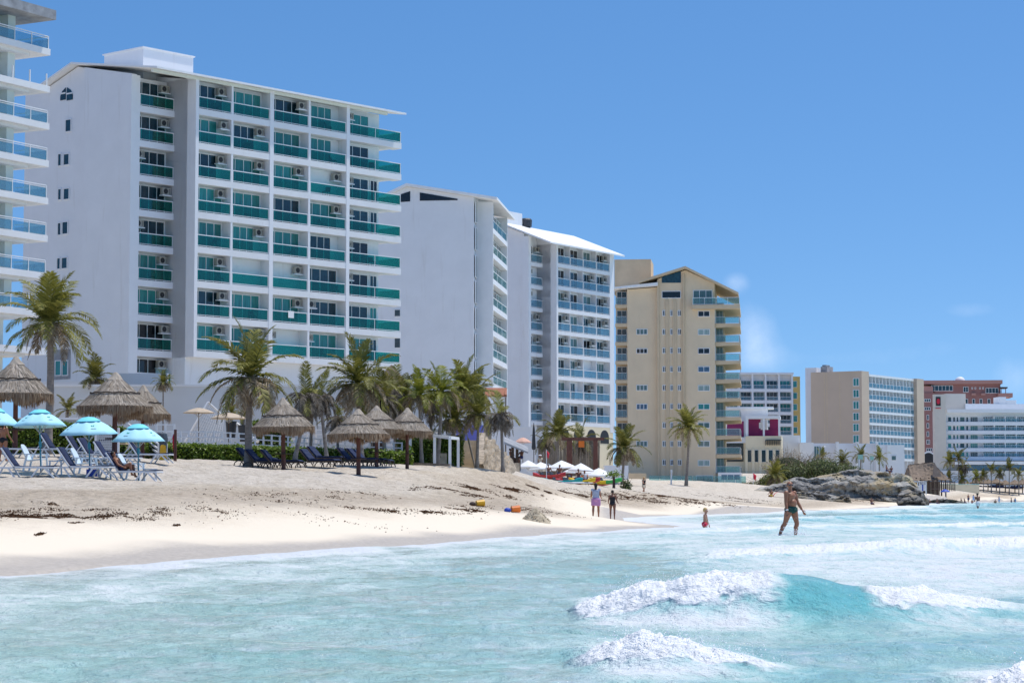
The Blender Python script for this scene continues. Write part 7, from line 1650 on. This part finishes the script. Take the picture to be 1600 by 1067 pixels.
# the man wading in the foreground
man = person('tanned man in dark green swim briefs and sunglasses wading through the surf', 1.86, 'tan', legs=((-15,10),(13,20)), arms=((1,9,10),(11,13,14)), lean=-3, head=(-40,2), hair=('grey',-1), clothes=(('trunks','green',.20),('watch','white',-1)), voxel=.009, belly=1.0, hands=True, glasses=True)
place(man, 1236, 70, z=-.14, rz=R(52)); man.scale = (1.13,1.13,1.0)
man.rotation_euler = (0, 0, R(52))
kid = person('small blond child in red and white shorts standing in the surf', 1.12, 'fair', legs=((0,0),(8,4)), arms=((22,8,14),(10,10,10)), lean=4, head=(6,8), hair=('blond',0), clothes=(('shorts','red',.30),), voxel=.010, child=True, hands=True)
place(kid, 1101, 79, z=-.33, rz=R(68))
wom = person('woman in blue grey top and lilac shorts walking away along the water', 1.66, 'tan', legs=((8,2),(-8,10)), arms=((8,10,60),(8,10,60)), head=(0,4), hair=('dark',.13), clothes=(('top','bluegrey'),('skirt','lilac',.72)), voxel=.014, female=True)
place(wom, 931, 105, rz=R(175))
girl = person('girl in a black swimsuit walking beside the woman in lilac shorts', 1.36, 'brown', legs=((-6,6),(8,2)), arms=((10,14,50),(10,14,50)), head=(0,4), hair=('dark',0), clothes=(('onepiece','black'),), voxel=.013, female=True)
place(girl, 957, 103, rz=R(170))
wal = person('woman in a dark top and cream skirt striding across the dry sand', 1.66, 'fair', legs=((22,6),(-18,16)), arms=((30,8,60),(-14,10,20)), lean=3, head=(0,8), hair=('blond',.10), clothes=(('top','black'),('skirt','khaki',.55)), voxel=.02, female=True)
place(wal, 1006, 202, rz=R(40))
swm = person('man in white shorts wading far out with his back turned', 1.76, 'brown', legs=((24,30),(-16,10)), arms=((14,8,40),(10,8,50)), lean=8, head=(0,18), hair=('dark',0), clothes=(('shorts','white',.72),), voxel=.02)
place(swm, 1528, 191, z=-.22, rz=R(205))
sy = person('bather in yellow shorts sitting on the sand beside the red sunshade', 1.7, 'tan', legs=((95,110),(88,100)), arms=((30,12,50),(35,12,40)), lean=-10, hair=('dark',0), clothes=(('shorts','yellow',.6),), voxel=.025)
place(sy, 1205, 250, dz=-.72, rz=R(-30))
# bather lying on the front-row lounger and the one standing at the frame edge
lg = person('bather with bent knees lying on the navy lounger under the last blue umbrella', 1.68, 'tan', legs=((118,108),(108,96)), arms=((20,10,30),(20,10,30)), lean=-35, hair=('dark',0), clothes=(('shorts','navy',.3),), voxel=.018)
pz = ground(203, 85); lg.location = (pz.x-.30, pz.y-.0, pz.z-.37); lg.rotation_euler = (0, 0, R(90)-.20)
se = person('tanned bather in a dark bikini standing behind the leftmost umbrella', 1.7, 'tan', legs=((3,0),(-3,4)), arms=((10,14,30),(10,14,30)), hair=('dark',.1), clothes=(('trunks','black',.1),), voxel=.018, female=True)
place(se, 4, 94, rz=R(150))
# seated people under the white umbrellas and in the bar
sit = Proto(lambda: person('seated', 1.68, 'brown', legs=((84,88),(80,84)), arms=((25,12,50),(25,12,50)), lean=-4, hair=('dark',0), clothes=(('shorts','navy',.6),), voxel=.03))
sitw = Proto(lambda: person('seated', 1.66, 'tan', legs=((84,88),(80,84)), arms=((30,12,50),(20,12,60)), lean=-4, hair=('dark',.08), clothes=(('top','white'),('shorts','navy',.5)), voxel=.03, female=True))
def S(proto, lb, px, D, dz=-.40, rz=0.0, z=None, group=None):
    p = at(px, 775, D); g = float(tz(p.x, p.y)[0]) if z is None else z; return proto.put(lb, (p.x, p.y, g+dz), rz, None, group)
S(sit, 'person seated under the white umbrellas behind the dark red kayak', 857, 192, -.35, .4); S(sit, 'person seated right of the teal kayak, in umbrella shade', 874, 190, -.30, -.5)
S(sit, 'dark haired person seated in front of the lowest white umbrella', 904, 186, -.3, .2); S(sitw, 'person in a white top seated beneath the lowest white umbrella', 914, 185, -.35, .5)
S(sit, 'person seated in the shade of the beach bar, left of its posts', 798, 187, 0, 1.2, zat(798,731,187)); S(sit, 'person seated in the shade of the beach bar, right of its posts', 814.5, 186.5, 0, -.8, zat(814,731,187))
S(sit, 'person seated on the sand under the rock ledge', 1362, 286, -.72, .3); S(sit, 'dark figure seated on top of the rock outcrop, left one', 1386, 312, -.8, 1.0, zat(1386,735.5,312)); S(sit, 'dark figure seated on top of the rock outcrop, right one', 1393, 312, -.8, -.7, zat(1393,737,312))
st = person('barman in a pale hat and cream shirt standing by the folded parasol', 1.72, 'tan', hair=('dark',0), clothes=(('top','khaki',1),('shorts','black',.8),('hat','white')), voxel=.03); place(st, 844, 214, rz=.5, z=zat(844,738,214))
# the far beach
stand_d = Proto(lambda: person('standing', 1.72, 'tan', legs=((6,2),(-6,6)), arms=((10,10,20),(-8,10,20)), hair=('dark',0), clothes=(('shorts','navy',.7),), voxel=.035))
stand_w = Proto(lambda: person('standing', 1.66, 'tan', legs=((3,2),(-4,6)), arms=((5,8,40),(5,8,20)), hair=('dark',.1), clothes=(('dress','blue'),('skirt','blue',.9)), voxel=.035, female=True))
kidf = Proto(lambda: person('child', 1.15, 'tan', hair=('dark',0), clothes=(('shorts','red',.6),), voxel=.03, child=True))
G = 'people on the far beach'
def F(proto, lb, px, py, D, dz=0.0, rz=0.0):
    p = at(px, 775, D); g = float(tz(p.x, p.y)[0]); proto.put(lb, (p.x, p.y, g+dz), rz, None, G)
F(stand_d, 'standing far bather in navy shorts, left of two close standing figures', 1513, 777, 430, 0, .4); F(stand_w, 'far woman in a pale blue dress beside the standing navy one', 1521, 774, 455, 0, 2.5); F(kidf, 'far child in red shorts at the water edge before the standing pair', 1518.5, 781, 405, 0, .3)
F(stand_d, 'far bather with bare back facing the waves, a child beside him', 1555, 785, 400, 0, 3.0); F(kidf, 'far child sitting low at the water edge, right of the bare backed bather', 1562, 785, 398, -.4, .3); F(stand_w, 'far woman in pale blue before the shelters with a yellow tube', 1561, 775, 450, 0, .8)
F(stand_d, 'far bather near the right edge, close to the shelters', 1580, 774, 455, 0, 1.5); F(stand_w, 'far woman near the right edge, walking towards the shelters', 1586, 773, 450, 0, -.6); F(stand_d, 'far bather walking at the water edge nearest the right edge', 1585, 783, 405, 0, 1.7)
for px, D, lb in ((1452,395,'far bather sitting alone next to the dark boulder'),(1464.5,372,'far bather sitting lower on the wet sand right of the boulder'),(1474,418,'far bather sitting in the shade of the bright blue umbrella'),(1488,405,'far bather in a seated group, left one of three'),(1493,402,'far bather in a seated group, middle one of three'),(1502,415,'far bather in a seated group, right one of three'),(1507,416,'far bather seated next to the standing navy one')): F(sit, lb, px, 0, D, -.72, px % 3)
